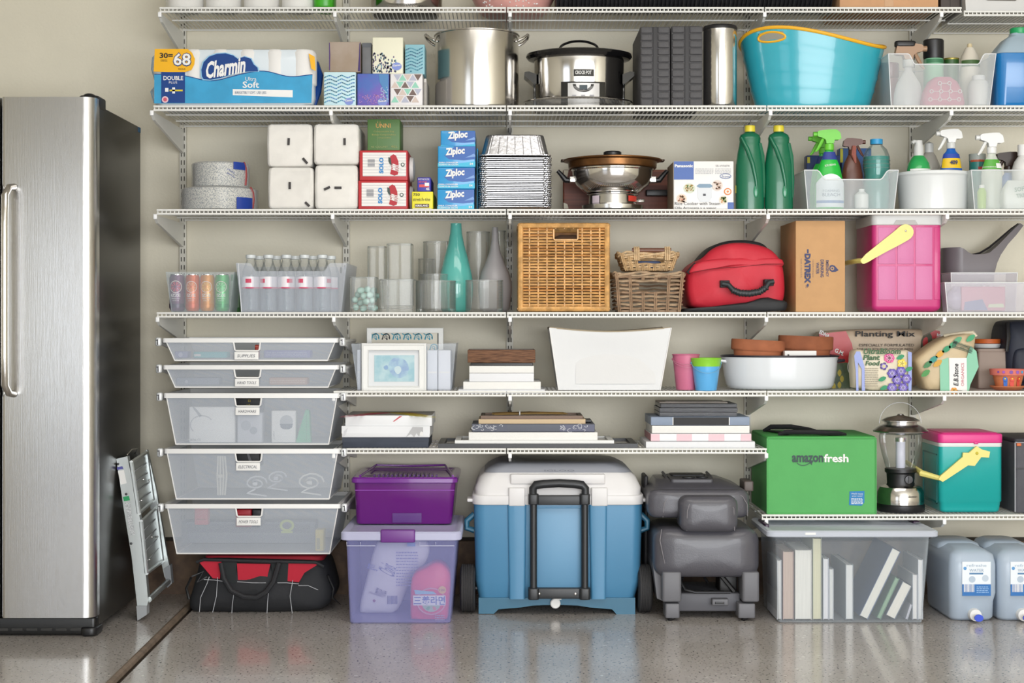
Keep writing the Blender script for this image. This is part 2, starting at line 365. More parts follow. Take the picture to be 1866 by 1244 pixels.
# ================================================================ helpers for goods
class FC:
    # reads positions off the photo on one upright plane of a thing (true distance Yf) and returns local coordinates
    def __init__(s, t, Yf): s.t = t; s.Y = Yf; s.x, s.z = t.location.x, t.location.z; s.y = Yf - t.location.y; s.k = S(Yf)
    def pt(s, px, py): return (X(px, s.Y) - s.x, Z(py, s.Y) - s.z)
    def dec(s, name, pts, m, l=0, label=None): return decal(s.t, name, [s.pt(*p) for p in pts], s.y - .0007 * l, m, label=label)
    def rect(s, name, x0, x1, y0, y1, m, l=0): return s.dec(name, [(x0, y1), (x1, y1), (x1, y0), (x0, y0)], m, l)
    def circ(s, name, x, y, r, m, l=0, ry=None, n=20): return s.dec(name, [(x + r * cos(2 * pi * i / n), y - (ry or r) * sin(2 * pi * i / n)) for i in range(n)], m, l)
    def many(s, name, polys, m, l=0, kind=None): return multi(s.t, name, [[s.pt(*p) for p in q] for q in polys], s.y - .0007 * l, m, kind=kind)
    def txt(s, body, x0, x1, y0, y1, m, l=1, rot=0, **kw):
        x, z = s.pt((x0 + x1) / 2, (y0 + y1) / 2); w_, h_ = (x1 - x0) / s.k, (y1 - y0) / s.k
        if abs(rot) == 90: w_, h_ = h_, w_
        return text(s.t, body, x, z, w_, h_, s.y - .0007 * l, m, rot=rot, **kw)
    def bars(s, x0, x1, y0, y1, m, l=1, n=14, vert=True):
        P_ = []; rnd = random.Random(int(x0 * 7 + y0))
        for i in range(n):
            a = i / n; q = a + (.35 + .4 * rnd.random()) / n
            P_.append([(x0 + (x1 - x0) * a, y0), (x0 + (x1 - x0) * a, y1), (x0 + (x1 - x0) * q, y1), (x0 + (x1 - x0) * q, y0)] if vert else
                      [(x0, y0 + (y1 - y0) * a), (x0, y0 + (y1 - y0) * q), (x1, y0 + (y1 - y0) * q), (x1, y0 + (y1 - y0) * a)])
        return s.many('barcode' if vert else 'small_print', P_, m, l)
    def lines(s, x0, x1, y0, y1, m, n=5, l=1):
        P_ = []; rnd = random.Random(int(x0 * 3 + y0)); st = (y1 - y0) / n
        for i in range(n):
            x = x0
            while x < x1 - 1:
                w_ = min(x1 - x, 1.5 + 4 * rnd.random()); P_.append([(x, y0 + i * st), (x, y0 + i * st + st * .45), (x + w_, y0 + i * st + st * .45), (x + w_, y0 + i * st)]); x += w_ + 1
        return s.many('small_print', P_, m, l)
def carton(name, label, cat, p0, p1, top, Yf, base, d, m, group=None, r=.003, b=.002, part='carton_body', bump=0):
    x, y, z, w_, h = slot(p0, p1, top, Yf, base, d)
    t = thing(name, label, cat, x, y, z, group=group)
    obj(part, MB().rbox(-w_ / 2, w_ / 2, -d / 2, d / 2, 0, h, r, b), m, t)
    t['h'] = h; t['w'] = w_
    return t, FC(t, Yf), w_, h, d
def ztop(t): return t.location.z + t['h'] + .0008
def card(h, **k): return mat('printed_card', h, .45, **k)
def clear_bin(label, p0, p1, q0, q1, top, Yf, base, d, notch=None, a=.35, col='#dfe7ea', name='clear_bin', group=None, taper=.0, lip=True, rough=.3, nz_=.0, flare=None):
    # p0,p1 top edges of the front, q0,q1 bottom edges; notch (n0,n1,ny): lowered middle of the front
    x, y, z, w_, h = slot(p0, p1, top, Yf, base, d)
    t = thing(name, label, 'bin', x, y, z, group=group)
    f = FC(t, Yf); th = .0022
    P0, P1, Q0, Q1 = f.pt(p0, top)[0], f.pt(p1, top)[0], f.pt(q0, top)[0], f.pt(q1, top)[0]
    m_ = frost(col, a, rough)
    pts = [(Q0, 0), (Q1, 0), (P1, h)]
    if notch:
        n0, n1, ny, run = notch; zn = f.pt(0, ny)[1]; xn0, xn1 = f.pt(n0, ny)[0], f.pt(n1, ny)[0]; rr_ = run / f.k
        pts += [(xn1 + rr_, h)] + [(xn1 + rr_ * (1 - u), h + (zn - h) * (1 - cos(pi * u)) / 2) for u in (.25, .5, .75, 1)]
        pts += [(xn0 - rr_ * u, zn + (h - zn) * (1 - cos(pi * u)) / 2) for u in (0, .25, .5, .75, 1)]
    pts += [(P0, h)]
    ft = d / 2 - .012
    sh = lambda yy: (yy + d / 2) / d
    b = MB(); b.prism(pts, -d / 2, -d / 2 + th); obj('front_panel', b, m_, t, ang=20)
    b = MB(); b.prism([(Q0, 0), (Q1, 0), (P1, h), (P0, h)], d / 2 - th, d / 2); obj('back_panel', b, m_, t, ang=0)
    for a0, a1, s in ((Q0, P0, 1), (Q1, P1, -1)):
        b = MB(); b.add([(a0, -d / 2 + th, 0), (a0, d / 2 - th, 0), (a1, d / 2 - th, h), (a1, -d / 2 + th, h), (a0 + s * th, -d / 2 + th, 0), (a0 + s * th, d / 2 - th, 0), (a1 + s * th, d / 2 - th, h), (a1 + s * th, -d / 2 + th, h)],
            [(0, 1, 2, 3), (7, 6, 5, 4), (0, 4, 5, 1), (3, 2, 6, 7), (0, 3, 7, 4), (1, 5, 6, 2)])
        obj('side_panel', b, m_, t, ang=0)
    obj('bin_floor', MB().box(Q0 + th, Q1 - th, -d / 2 + th, d / 2 - th, 0, th), m_, t, ang=0)
    if lip:
        b = MB()
        e = frost('#f4f6f8', min(.9, a + .3), .3)
        pp = [(p[0], -d / 2, p[1]) for p in pts[2:]]
        b.tube(pp, .002, 6)
        for xx in (P0, P1): b.tube([(xx, -d / 2, h), (xx, d / 2, h)], .002, 6)
        b.tube([(P0, d / 2, h), (P1, d / 2, h)], .002, 6)
        for a0, a1 in ((Q0, P0), (Q1, P1)): b.tube([(a0, -d / 2, 0), (a1, -d / 2, h)], .0016, 6)
        obj('rim', b, e, t)
    t['h'] = h
    return t, f, P1 - P0, h, d
def sprayer(label, cx, Yc, base, prof, mb_, head, hm, size=1, flip=1, name='spray_bottle', group=None, sy=.62, cap=None, headrz=0):
    # prof: (radius m, z m) of the bottle; the head sits on its end and points to -X when flip=1
    t = thing(name, label, 'bottle', X(cx, Yc), Yc, base, group=group)
    obj('bottle_body', MB().lathe(prof, 28, sy=sy), mb_, t)
    zt = prof[-1][1]; s = size; hm = hm or head
    obj('collar', MB().lathe([(.014 * s, zt - .002), (.0155 * s, zt), (.0155 * s, zt + .018 * s), (.011 * s, zt + .021 * s)], 20), cap or hm, t)
    z = zt + .02 * s; k = -flip
    pr = [(-.012, 0), (.011, 0), (.013, .012), (.022, .018), (.036, .022), (.04, .026), (.04, .038), (.034, .042), (.0, .046), (-.022, .046), (-.034, .036), (-.038, .016), (-.030, .012), (-.016, .012)]
    pr = [(a * s * k * 1, z + c * s) for a, c in pr]
    if k < 0: pr = pr[::-1]
    b = MB().prism(pr, -.011 * s, .011 * s)
    b.tube([(k * .039 * s, 0, z + .031 * s), (k * .052 * s, 0, z + .031 * s)], .008 * s, 10)
    h = obj('spray_head', b, hm, t, ang=50)
    b = MB().tube([(k * .018 * s, 0, z + .02 * s), (k * .026 * s, 0, z + .004 * s), (k * .038 * s, 0, z - .018 * s), (k * .045 * s, 0, z - .026 * s)], [.005 * s, .006 * s, .005 * s, .003 * s], 8)
    obj('trigger', b, hm, t)
    t['h'] = z + .046 * s
    return t
# ================================================================ TOP LEVEL (only the lower edge is in view)
z1 = DZ[1]
x0, x1 = X(298, -.38), X(600, -.38)
t = thing('paper_roll_pack', 'clear-wrapped pack of white paper rolls with a green end, on the top shelf at left', 'paper rolls', (x0 + x1) / 2, -.25, z1)
c0 = t.location.x
for i in range(4):
    xc = X(331 + 70 * i, -.38) - c0
    obj('roll', MB().lathe([(.004, .0), (.055, .0), (.062, .006), (.063, .13), (.055, .14), (.022, .14)], 28, xc, -.06), mat('paper_roll', '#e9e6e0', .9, bump=.3, bs=70), t)
obj('green_end', MB().rbox(X(570, -.38) - c0, X(607, -.38) - c0, -.13, .0, -.0, .15, .03, .01), mat('green_film', '#3fae1c', .3, var=.3, vs=12), t, label='bright green plastic end of the pack')
obj('wrapper', MB().rbox(X(298, -.38) - c0, X(568, -.38) - c0, -.126, .004, -.0, .15, .03, .01), frost('#f2f4f4', .16, .15, 'clear_film'), t)
t = thing('steel_pot', 'round stainless steel pot with dark base on the top shelf, beside the pink bowl', 'pot', X(740, -.22), -.22, z1)
R = 66 / S(-.22)
obj('pot_body', MB().lathe([(R * .6, 0), (R * .9, .004), (R, .025), (R, .16), (R * .985, .16), (R * .985, .03), (R * .85, .01)], 40), CHROME, t)
obj('base_disc', MB().lathe([(.002, -.0005), (R * .86, -.0005), (R * .9, .003)], 40), mat('dark_base', '#241b17', .35), t, label='dark brown base disc')
obj('green_canister', MB().lathe([(.03, .0), (.034, .01), (.034, .12), (.02, .13)], 20, -R - .002, .1), mat('green_tin', '#4a6b2d', .4), t) if 0 else None
t = thing('pink_bowl', 'pink bowl with a pattern of white dots on the top shelf', 'bowl', X(935, -.22), -.22, z1)
R = 78 / S(-.22)
obj('bowl_body', MB().lathe([(R * .62, 0), (R * .78, .012), (R * .95, .06), (R, .11), (R * .98, .11), (R * .7, .02)], 40), mat('pink_ceramic', '#dca39b', .35, var=.1), t)
b = MB()
for k in range(46):
    a = -pi / 2 + (random.random() - .5) * 1.9; zz = .012 + .05 * random.random(); r_ = R * (.79 + .17 * (zz - .012) / .048)
    b.sphere((r_ * cos(a), r_ * sin(a), zz), .0028, .0028, .0028, 6, 4)
obj('dot_pattern', b, PAPER, t, kind='stuff')
# ribbed hose
xa, xb = X(1012, -.3), X(1512, -.3)
t = thing('ribbed_hose', 'thick black ribbed flexible hose lying along the top shelf', 'hose', (xa + xb) / 2, -.25, z1)
n = 66; b = MB(); R = .1; prof = []
for i in range(n):
    x = -(xb - xa) / 2 + (xb - xa) * i / (n - 1); wob = .006 * sin(i * .35)
    for dx, r_ in ((0, R - .009), (.002, R), (.0045, R)): prof.append((x + dx + (wob if i % 3 == 0 else 0) * .3, r_))
rings = [[(x, r_ * cos(2 * pi * j / 24), R + .001 + r_ * sin(2 * pi * j / 24)) for j in range(24)] for x, r_ in prof]
obj('hose_body', b.loft(rings), mat('black_rubber', '#2c2c2f', .25, coat=.3), t)
t, f, w_, h, d = carton('cardboard_box', 'plain tan cardboard box on the top shelf at right', 'box', 1530, 1710, -90, -.36, 1, .28, mat('tan_cardboard', '#cfa077', .8, bump=.1, bs=30, var=.06))
f.rect('tape', 1612, 1628, -90, 12, mat('packing_tape', '#c59a70', .25), 1)
t, f, w_, h, d = carton('dark_box', 'dark brown box between the cardboard box and the white crate on the top shelf', 'box', 1714, 1750, -80, -.34, 1, .22, mat('dark_brown_box', '#463b36', .6))
f.rect('seam', 1731, 1732, -80, 13, mat('seam_dark', '#2c2420', .6), 1)
t, f, w_, h, d = clear_bin('white plastic crate with a handle slot on the top shelf, furthest right', 1757, 1990, 1760, 1980, -60, -.38, DZ[1] - .012, .3, a=.93, col='#d9d8d6', name='white_crate', lip=False)
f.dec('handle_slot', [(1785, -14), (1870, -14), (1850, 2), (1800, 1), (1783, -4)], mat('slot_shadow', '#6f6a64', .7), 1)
# ================================================================ SECOND LEVEL
# toilet paper pack
Y = -.505
x, y, z, w_, h = slot(270, 577, 89, Y, 2, .26)
t = thing('toilet_paper_pack', 'large blue and white pack of toilet paper at the left end of the second shelf', 'toilet paper', x, y, z)
f = FC(t, Y); f.y -= .0062; blue = mat('sky_blue_film', '#3fa3d3', .22, var=.12, vs=14, bump=.12, bs=18); navy = mat('navy_film', '#0f3f86', .25)
b = MB(); hw = w_ / 2
R = []
for zz, e in ((0, .02), (.008, .006), (.03, 0), (h * .5, .002), (h * .8, 0), (h - .012, .006), (h - .002, .02), (h, .035)):
    R.append(rr(-hw + e + .012, hw - e - .01, -.13 + e * .3, .13 - e * .3, .035, zz, 6))
obj('wrapper', b.loft(R), mat('blue_white_film', '#dbe4ea', .2, bump=.25, bs=22), t)
for i in range(5):
    xc, _ = f.pt(352 + 49.5 * i, 100)
    obj('roll', MB().lathe([(.004, .075), (.043, .075), (.0465, .08), (.0467, h - .012), (.04, h - .001), (.012, h - .001)], 26, xc, -.0835, sy=1.12), mat('tissue_roll', '#e9e7e4', .8, bump=.2, bs=60), t)
wv = [(282 + i * 8, 147 + (4 if False else 0) + 7 * sin((282 + i * 8 - 330) / 52.0) ) for i in range(37)]
wave = [(px, 135 + 12 * math.exp(-((px - 385) / 40) ** 2) - 6 * math.exp(-((px - 478) / 34) ** 2) + 5 * math.exp(-((px - 530) / 30) ** 2)) for px in range(282, 572, 8)]
f.dec('blue_wave', [(282, 189), (568, 188)] + wave[::-1], blue, 1)
f.many('wave_line', [[(a[0], a[1]), (a[0], a[1] + 1.5), (b2[0], b2[1] + 1.5), (b2[0], b2[1])] for a, b2 in zip(wave, wave[1:])], navy, 2)
f.dec('yellow_band', [(281, 131), (335, 133), (350, 128), (355, 118), (356, 108), (351, 97), (343, 90), (283, 90)], mat('yellow_film', '#f3b51c', .28), 2)
f.txt('30=', 292, 316, 97, 107, INK, 3, bold=.03); f.txt('68', 316, 350, 96, 122, mat('navy_ink', '#123a77', .4), 3, bold=.06); f.txt('68', 317.5, 348.5, 98, 120, PAPER, 4, bold=.02)
f.txt('DOUBLE ROLLS', 294, 306, 109, 113, INK, 3); f.txt('REGULAR', 326, 339, 125, 128, INK, 3)
f.rect('navy_panel', 295, 338, 132, 188, navy, 3)
f.txt('DOUBLE', 299, 335, 139, 147, PAPER, 4, bold=.02); f.txt('PLUS', 309, 324, 149, 153, PAPER, 4)
f.rect('roll_picture', 302, 308, 161, 168, PAPER, 4); f.rect('roll_picture', 315, 320, 160, 171, PAPER, 4); f.rect('yellow_mark', 310, 334, 164, 167, mat('yellow_ink', '#d8c326', .5), 4)
f.circ('round_badge', 302, 182, 6, mat('badge_pink', '#e6c3cb', .5), 4); f.circ('round_badge', 302, 182, 3.5, mat('badge_red', '#c8506b', .5), 5)
cl = [(369, 140), (368, 128), (372, 114), (382, 104), (396, 99), (412, 98), (426, 102), (434, 108), (446, 104), (458, 108), (463, 118), (470, 124), (471, 131), (455, 131), (438, 132), (420, 137), (402, 143), (385, 146), (372, 145)]
big = [((p[0] - 418) * 1.04 + 418, (p[1] - 122) * 1.07 + 122) for p in cl]
f.dec('cloud_outline', big, mat('pale_blue_ink', '#8fc3e3', .4), 3); f.dec('cloud', cl, navy, 4)
f.txt('Charmin', 376, 449, 108, 139, PAPER, 5, rot=9, shear=.25, bold=.035)
f.txt('Ultra', 448, 468, 141, 148, PAPER, 3); f.txt('Soft', 443, 473, 149, 161, PAPER, 3, bold=.02)
f.dec('white_strip', [(425, 163), (534, 165), (534, 178), (425, 174)], PAPER, 3); f.txt('IRRESISTIBLY SOFT. USE LESS', 429, 486, 167, 172, mat('grey_blue_ink', '#46617f', .5), 4)
f.dec('yellow_corner', [(563, 98), (574, 104), (576, 130), (568, 126)], mat('yellow_film', '#f3b51c', .28), 3)
b = MB(); b.tube([(-hw + .012, -.03, h * .5), (-hw + .001, -.05, h * .72), (-hw + .006, -.06, h * .9), (-hw + .02, -.07, h - .004)], [.012, .01, .009, .004], 8)
b.tube([(-hw + .012, -.02, h * .45), (-hw - .004, -.05, h * .3), (-hw + .008, -.07, .02)], [.01, .008, .004], 8)
obj('film_gather', b, frost('#7fb2d8', .55, .2, 'blue_clear_film'), t)
b = MB().tube([(hw - .012, -.03, h * .85), (hw, -.05, h * .6), (hw - .004, -.06, h * .3), (hw - .014, -.07, .01)], [.006, .014, .012, .006], 8)
obj('film_gather', b, mat('navy_film', '#0f3f86', .25), t)
# tissue boxes
def chevrons(f, x0, x1, y0, y1, cols, pitch=6.5):
    P = [[], [], []]; n = int((y1 - y0) / pitch); per = 22.0; k = 0
    for i in range(n):
        yb = y0 + 3 + i * pitch
        st = 4.0; px = x0 + 1
        while px < x1 - 4:
            u = ((px - x0) % per) / per; v = ((px + st - x0) % per) / per
            e0 = 5 * abs(u - .5) * 2; e1 = 5 * abs(v - .5) * 2
            if v < u: e1 = 5
            if max(yb + e0, yb + e1) + 2.3 < y1: P[(i + int(px / 9)) % 3].append([(px, yb + e0), (px, yb + e0 + 2), (px + st - .6, yb + e1 + 2), (px + st - .6, yb + e1)])
            px += st; k += 1
    for q, c_ in zip(P, cols): f.many('chevron_print', q, ink(c_), 1)
def badge(f, x, y, r=8):
    f.circ('oval_badge', x, y, r, ink('#7f8fd0'), 2, ry=r * .8); f.txt('Kleenex', x - r * .8, x + r * .8, y - 4, y, PAPER, 3, bold=.02, rot=6)
ta, f, *_ = carton('tissue_box', 'tissue box with teal and blue chevron waves, front row next to the toilet paper', 'tissue box', 590, 648.5, 131, -.5, 2, .115, card('#c4e1e8'), 'tissue boxes')
chevrons(f, 590, 648, 133, 190, ['#2f8aa8', '#4a7fb8', '#1d5c74']); badge(f, 636, 185)
tb, f, *_ = carton('tissue_box', 'purple watercolour tissue box in the middle of the front row', 'tissue box', 651, 709, 134, -.5, 2, .115, mat('purple_card', '#6c4fae', .45, col2='#4867b4', vs=9), 'tissue boxes')
f.dec('blue_wash', [(690, 135), (708, 135), (708, 190), (700, 165), (692, 150)], ink('#4d83b9'), 1)
rnd = random.Random(3)
f.many('speckle_print', [[(a, b_), (a, b_ + 1.2), (a + 1.3, b_ + 1.2), (a + 1.3, b_)] for a, b_ in [(654 + 50 * rnd.random(), 172 + 16 * rnd.random()) for _ in range(90)]], ink('#c48ab6'), 1)
f.many('speckle_print', [[(a, b_), (a, b_ + 1.2), (a + 1.3, b_ + 1.2), (a + 1.3, b_)] for a, b_ in [(693 + 14 * rnd.random(), 158 + 26 * rnd.random()) for _ in range(50)]], ink('#b8d8e6'), 2)
badge(f, 697, 186, 9)
tc_, f, *_ = carton('tissue_box', 'white tissue box with brown, mint and grey triangles, front row beside the stock pot', 'tissue box', 711, 770, 134, -.5, 2, .115, card('#e3dfdf'), 'tissue boxes')
cols = ['#6e5b54', '#8fcab4', '#b0b3c4', '#cdbcb2']; PP = {c_: [] for c_ in cols}
for r_ in range(5):
    y0 = 135.5 + 13.2 * r_
    for q in range(7):
        xc = 715 + q * 9.3 + (0 if r_ % 2 == 0 else 4.6)
        c_ = cols[(q * 2 + r_ * 3 + (q // 2)) % 4]
        up = q % 2 == 0; s_ = 7; y1 = min(y0 + 11.5, 192)
        if xc - s_ < 711 or xc + s_ > 770 or y1 - y0 < 4: continue
        PP[c_].append([(xc - s_, y1), (xc + s_, y1), (xc, y0)] if up else [(xc - s_, y0), (xc, y1), (xc + s_, y0)])
for c_ in cols: f.many('triangle_print', PP[c_], ink(c_), 1)
tp, f, w_, h, d = carton('tissue_box', 'brown-grey mottled tissue box with purple edges, stacked at the left of the upper row', 'tissue box', 600, 657, 76, -.488, ztop(ta) , .115, mat('taupe_card', '#96836f', .5, col2='#a8988a', vs=7), 'tissue boxes')
f.dec('purple_edge', [(599.6, 128), (601.5, 128), (602, 100), (601, 78), (599.6, 78)], ink('#4c2c68'), 1); f.dec('purple_edge', [(656.6, 130), (652, 130), (654, 104), (655, 80), (656.6, 77)], ink('#3c2361'), 1)
t, f, *_ = carton('tissue_box', 'narrow dark grey tissue box between the brown one and the dotted one', 'tissue box', 659.5, 677, 78, -.47, ztop(tb), .1, mat('grey_card', '#6f7072', .5, var=.15), 'tissue boxes')
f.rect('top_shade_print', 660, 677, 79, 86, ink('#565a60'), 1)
t, f, *_ = carton('tissue_box', 'cream tissue box with a drift of dark dots, upper row', 'tissue box', 678.5, 734.5, 68, -.49, ztop(tb), .115, card('#e6e3cb'), 'tissue boxes')
rnd = random.Random(5)
pts = [(680 + 42 * rnd.random(), 92 + 40 * rnd.random()) for _ in range(120)]; pts = [p for p in pts if p[1] > 92 + max(0, (p[0] - 690)) * .35 + (4 if p[0] < 690 else 0)]
for q, c_ in enumerate(('#2e3b52', '#5e4d78', '#7d9fb0')): f.many('dot_print', [[(a + 1.3 * cos(i * pi / 3), b_ + 2 * sin(i * pi / 3)) for i in range(6)] for a, b_ in pts[q::3]], ink(c_), 1)
badge(f, 723, 121, 9)
t, f, *_ = carton('tissue_box', 'teal chevron tissue box at the right end of the upper row', 'tissue box', 738, 774, 81, -.478, ztop(tc_), .115, card('#86b8c4'), 'tissue boxes')
chevrons(f, 738, 774, 83, 132, ['#1f6f86', '#35627f', '#4f93a8'], 6)
t, f, *_ = carton('slim_carton', 'slim pale grey carton standing between the tissue boxes and the stock pot', 'box', 772, 777, 143, -.45, 2, .2, card('#d5d0ca'))
f.rect('edge_stripe', 773, 776, 150, 192, ink('#a39d95'), 1)
# stock pot
Yc = -.345; k = S(Yc); R = 76 / k; zt = Z(66, Yc) - DZ[2]
t = thing('stock_pot', 'tall stainless steel stock pot with two loop handles on the second shelf', 'pot', X(869, Yc), Yc, DZ[2])
obj('pot_body', MB().lathe([(R * .9, 0), (R * .985, .003), (R, .012), (R, zt - .004), (R + .004, zt - .002), (R + .004, zt + .001), (R - .002, zt + .001), (R - .002, .01), (R - .02, .006)], 64), mat('stock_pot_steel', '#d0cdc8', .17, 1, bump=.02, bs=3, stretch=(40, 40, 1)), t)
for s in (-1, 1):
    b = MB(); zz = zt - .022
    ps = [(s * (R - .002), -.052, zz - .004), (s * (R + .016), -.05, zz + .006), (s * (R + .032), -.036, zz + .02), (s * (R + .036), 0, zz + .024), (s * (R + .032), .036, zz + .02), (s * (R + .016), .05, zz + .006), (s * (R - .002), .052, zz - .004)]
    obj('handle', b.tube(ps, .0048, 10), CHROME, t)
    b = MB()
    for yy in (-.05, .05): b.sphere((s * (sqrt(R * R - yy * yy) + .001), yy, zz - .005), .004, .004, .004, 8, 6)
    obj('rivet', b, CHROME, t)
# slow cooker on its clear dish
Yc = -.32; k = S(Yc); z0 = DZ[2]
t = thing('glass_dish', 'shallow clear oval glass dish with a bright rim under the slow cooker', 'dish', X(1053, Yc), Yc, z0)
R = 98 / k; sy = .74; hd = .036
gl = glass(a=.16)
obj('dish_body', MB().lathe([(.002, 0), (R * .62, .0), (R * .8, .008), (R * .93, .022), (R, hd), (R - .003, hd), (R * .92, .025), (R * .79, .011), (R * .61, .003), (.002, .003)], 56, sy=sy), gl, t)
obj('rim', MB().tube([(R * cos(a), R * sy * sin(a), hd) for a in [2 * pi * i / 56 for i in range(56)]], .0035, 8, close=True), CHROME, t)
t = thing('slow_cooker', 'oval stainless steel slow cooker with black handles and a domed lid on the second shelf', 'slow cooker', X(1055, Yc), Yc, z0 + .0035)
R = 82 / k; sy = .74; zt = Z(112, Yc) - t.location.z
body = obj('body', MB().lathe([(.002, 0), (R * .93, 0), (R * .97, .008), (R, zt), (.002, zt)], 72, sy=sy), mat('cooker_steel', '#cfcdcb', .13, 1), t)
obj('base_ring', MB().lathe([(R * .9, -.001), (R * .985, -.0005), (R * .99, .012), (R * .96, .012)], 56, sy=sy), BLACK, t)
gb = mat('gloss_black', '#0c0c0e', .12, coat=.5)
obj('crock_rim', MB().lathe([(R * 1.0, zt), (R * 1.13, zt + .004), (R * 1.18, zt + .014), (R * 1.16, zt + .024), (R * 1.08, zt + .028), (R * .9, zt + .026), (R * .88, zt)], 72, sy=sy), gb, t)
ld = obj('lid', MB().lathe([(R * 1.05, zt + .026), (R * .95, zt + .029), (R * .6, zt + .033), (R * .3, zt + .035), (.002, zt + .035)], 56, sy=sy), mat('dark_glass', '#2a2a28', .05, alpha=.75, fres=True), t)
obj('lid_knob_base', MB().lathe([(.002, zt + .032), (R * .42, zt + .033), (R * .36, zt + .040), (.002, zt + .042)], 40, sy=.5), gb, t)
za = zt + .038; ha = Z(75, Yc) - t.location.z - za
obj('lid_handle', MB().tube([(.066 * cos(a) * (1 if abs(cos(a)) < .8 else 1.05), 0, za + (ha) * sin(a) ** .8) for a in [pi * i / 16 for i in range(17)]], .0045, 8), gb, t)
for s in (-1, 1):
    b = MB(); zz = Z(150, Yc) - t.location.z
    R0 = R * .985
    ps = [(s * (R0 - .006), zz - .012), (s * (R0 + .004), zz - .012), (s * (R0 + .038), zz + .018), (s * (R0 + .036), zz + .03), (s * (R0 + .02), zz + .032), (s * (R0 - .006), zz + .022)]
    b.prism(ps if s > 0 else ps[::-1], -.045, .045)
    obj('side_handle', b, gb, t)
    obj('latch', MB().rbox(s * (R0 - .001) - .006, s * (R0 - .001) + .006, -.012, .012, .02, zz - .01, .003, .002), gb, t)
wf = wrapf(R * .985, 0, 0, sy)
def cb(name, x0_, x1_, y0_, y1_, m, t_=.0015, n=10):
    Rr = R * .985; a0 = math.asin(((x0_ - 1055) / k) / Rr); a1 = math.asin(((x1_ - 1055) / k) / Rr)
    return obj(name, band(Rr, a0, a1, Z(y1_, -.5) - t.location.z, Z(y0_, -.5) - t.location.z, n, t=t_, sy=sy), m, t)
pn = cb('control_panel', 1021, 1099, 143, 190, gb, .003)
cb('panel_face', 1033, 1088, 146, 190, mat('silver_panel', '#bcbab8', .35, .4), .0045)
b = MB(); Rr = R * .985 + .0065
ps = [(1060 + 19 * cos(a), 148 + 15 * sin(a)) for a in [pi * i / 12 for i in range(13)]]
vs = [(((px - 1055) / k), 0, Z(py, -.5) - t.location.z) for px, py in ps]; b.add([(x_, -sy * sqrt(max(0, Rr ** 2 - x_ * x_)), z_) for x_, _, z_ in vs], [tuple(range(len(vs)))[::-1]])
obj('display_bezel', b, gb, t, ang=0)
b = MB(); yy = -sy * Rr - .001; p0_, p1_ = ((1053 - 1055) / k, (1067 - 1055) / k); b.box(p0_, p1_, yy, yy + .002, Z(158, -.5) - t.location.z, Z(150, -.5) - t.location.z)
obj('display', b, mat('lcd', '#34424a', .2), t)
for i in range(3): obj('button', MB().box((1040 + 16 * i - 1055) / k, (1047 + 16 * i - 1055) / k, yy + .001, yy + .0035, Z(172, -.5) - t.location.z, Z(168, -.5) - t.location.z), mat('button_grey', '#98969a', .4), t)
cb('name_plate', 1043, 1078, 121, 133, gb, .0045); cb('plate_border', 1042, 1079, 120, 134, CHROME, .003)
text(t, 'CROCK\u00b7POT', 5 / k, Z(127, -.5) - t.location.z, 29 / k, 6.5 / k, -R * .985 * sy - .0058, PAPER, bold=.02)
obj('power_cord', MB().tube([(R * .8, -R * sy * .62, .02), (R * .93, -R * sy * .75, .004), (R * .7, -R * sy * 1.0, .0), (R * .4, -R * sy * 1.05, .003)], .0035, 8), mat('grey_cord', '#3c3a38', .5), t)
# grey ribbed cases
gm = mat('dark_grey_foam', '#4a494b', .62, bump=.3, bs=200)
def case(lbl, p0, p1, top, Yf, gs, dep):
    x, y, z, w_, h = slot(p0, p1, top, Yf, 2, dep)
    t = thing('foam_case', lbl, 'case', x, y, z, group='dark grey ribbed cases')
    obj('case_body', MB().rbox(-w_ / 2, w_ / 2, -dep / 2 + .004, dep / 2, 0, h, .004, .004), gm, t)
    f = FC(t, Yf); nrow = 11
    for c_, (a, b_) in enumerate(gs):
        xa, xb = f.pt(a, 0)[0], f.pt(b_, 0)[0]
        for i in range(nrow):
            za_, zb = h * i / nrow + .0015, h * (i + 1) / nrow - .0015
            obj('rib_pad', MB().rbox(xa, xb, -dep / 2 - .001, -dep / 2 + .01, za_, zb, .004, .003, 2), gm, t)
    obj('groove_strip', MB().rbox(f.pt(gs[0][1] + 1, 0)[0], f.pt(gs[1][0] - 1, 0)[0], -dep / 2 + .001, -dep / 2 + .01, 0.002, h - .002, .001, .001, 1), mat('groove_dark', '#333234', .6), t)
    return t
case('dark grey ribbed case standing on end beside the slow cooker', 1167, 1221.5, 48, -.5, [(1168, 1189), (1199, 1220)], .33)
case('dark grey ribbed case standing on end beside the steel canister', 1223.5, 1281, 47, -.5, [(1225, 1247), (1257, 1280)], .33)
# canister
Yc = -.44; k = S(Yc); R = 30.5 / k
t = thing('steel_canister', 'slim stainless steel canister with a black rim beside the turquoise tub', 'canister', X(1312, Yc), Yc, DZ[2]); zt = Z(50, Yc) - DZ[2]
obj('canister_body', MB().lathe([(R * .97, .004), (R, .008), (R, zt - .012), (.002, zt - .012)], 48), mat('canister_steel', '#d2d0cd', .16, 1, bump=.02, bs=3, stretch=(40, 40, 1)), t)
obj('base_ring', MB().lathe([(.002, 0), (R * .98, 0), (R * .98, .006)], 40), BLACK, t)
obj('lid_rim', MB().lathe([(R * 1.02, zt - .012), (R * 1.03, zt - .004), (R * .98, zt + .002), (R * .6, zt + .006), (.002, zt + .007)], 48), BLACK, t)
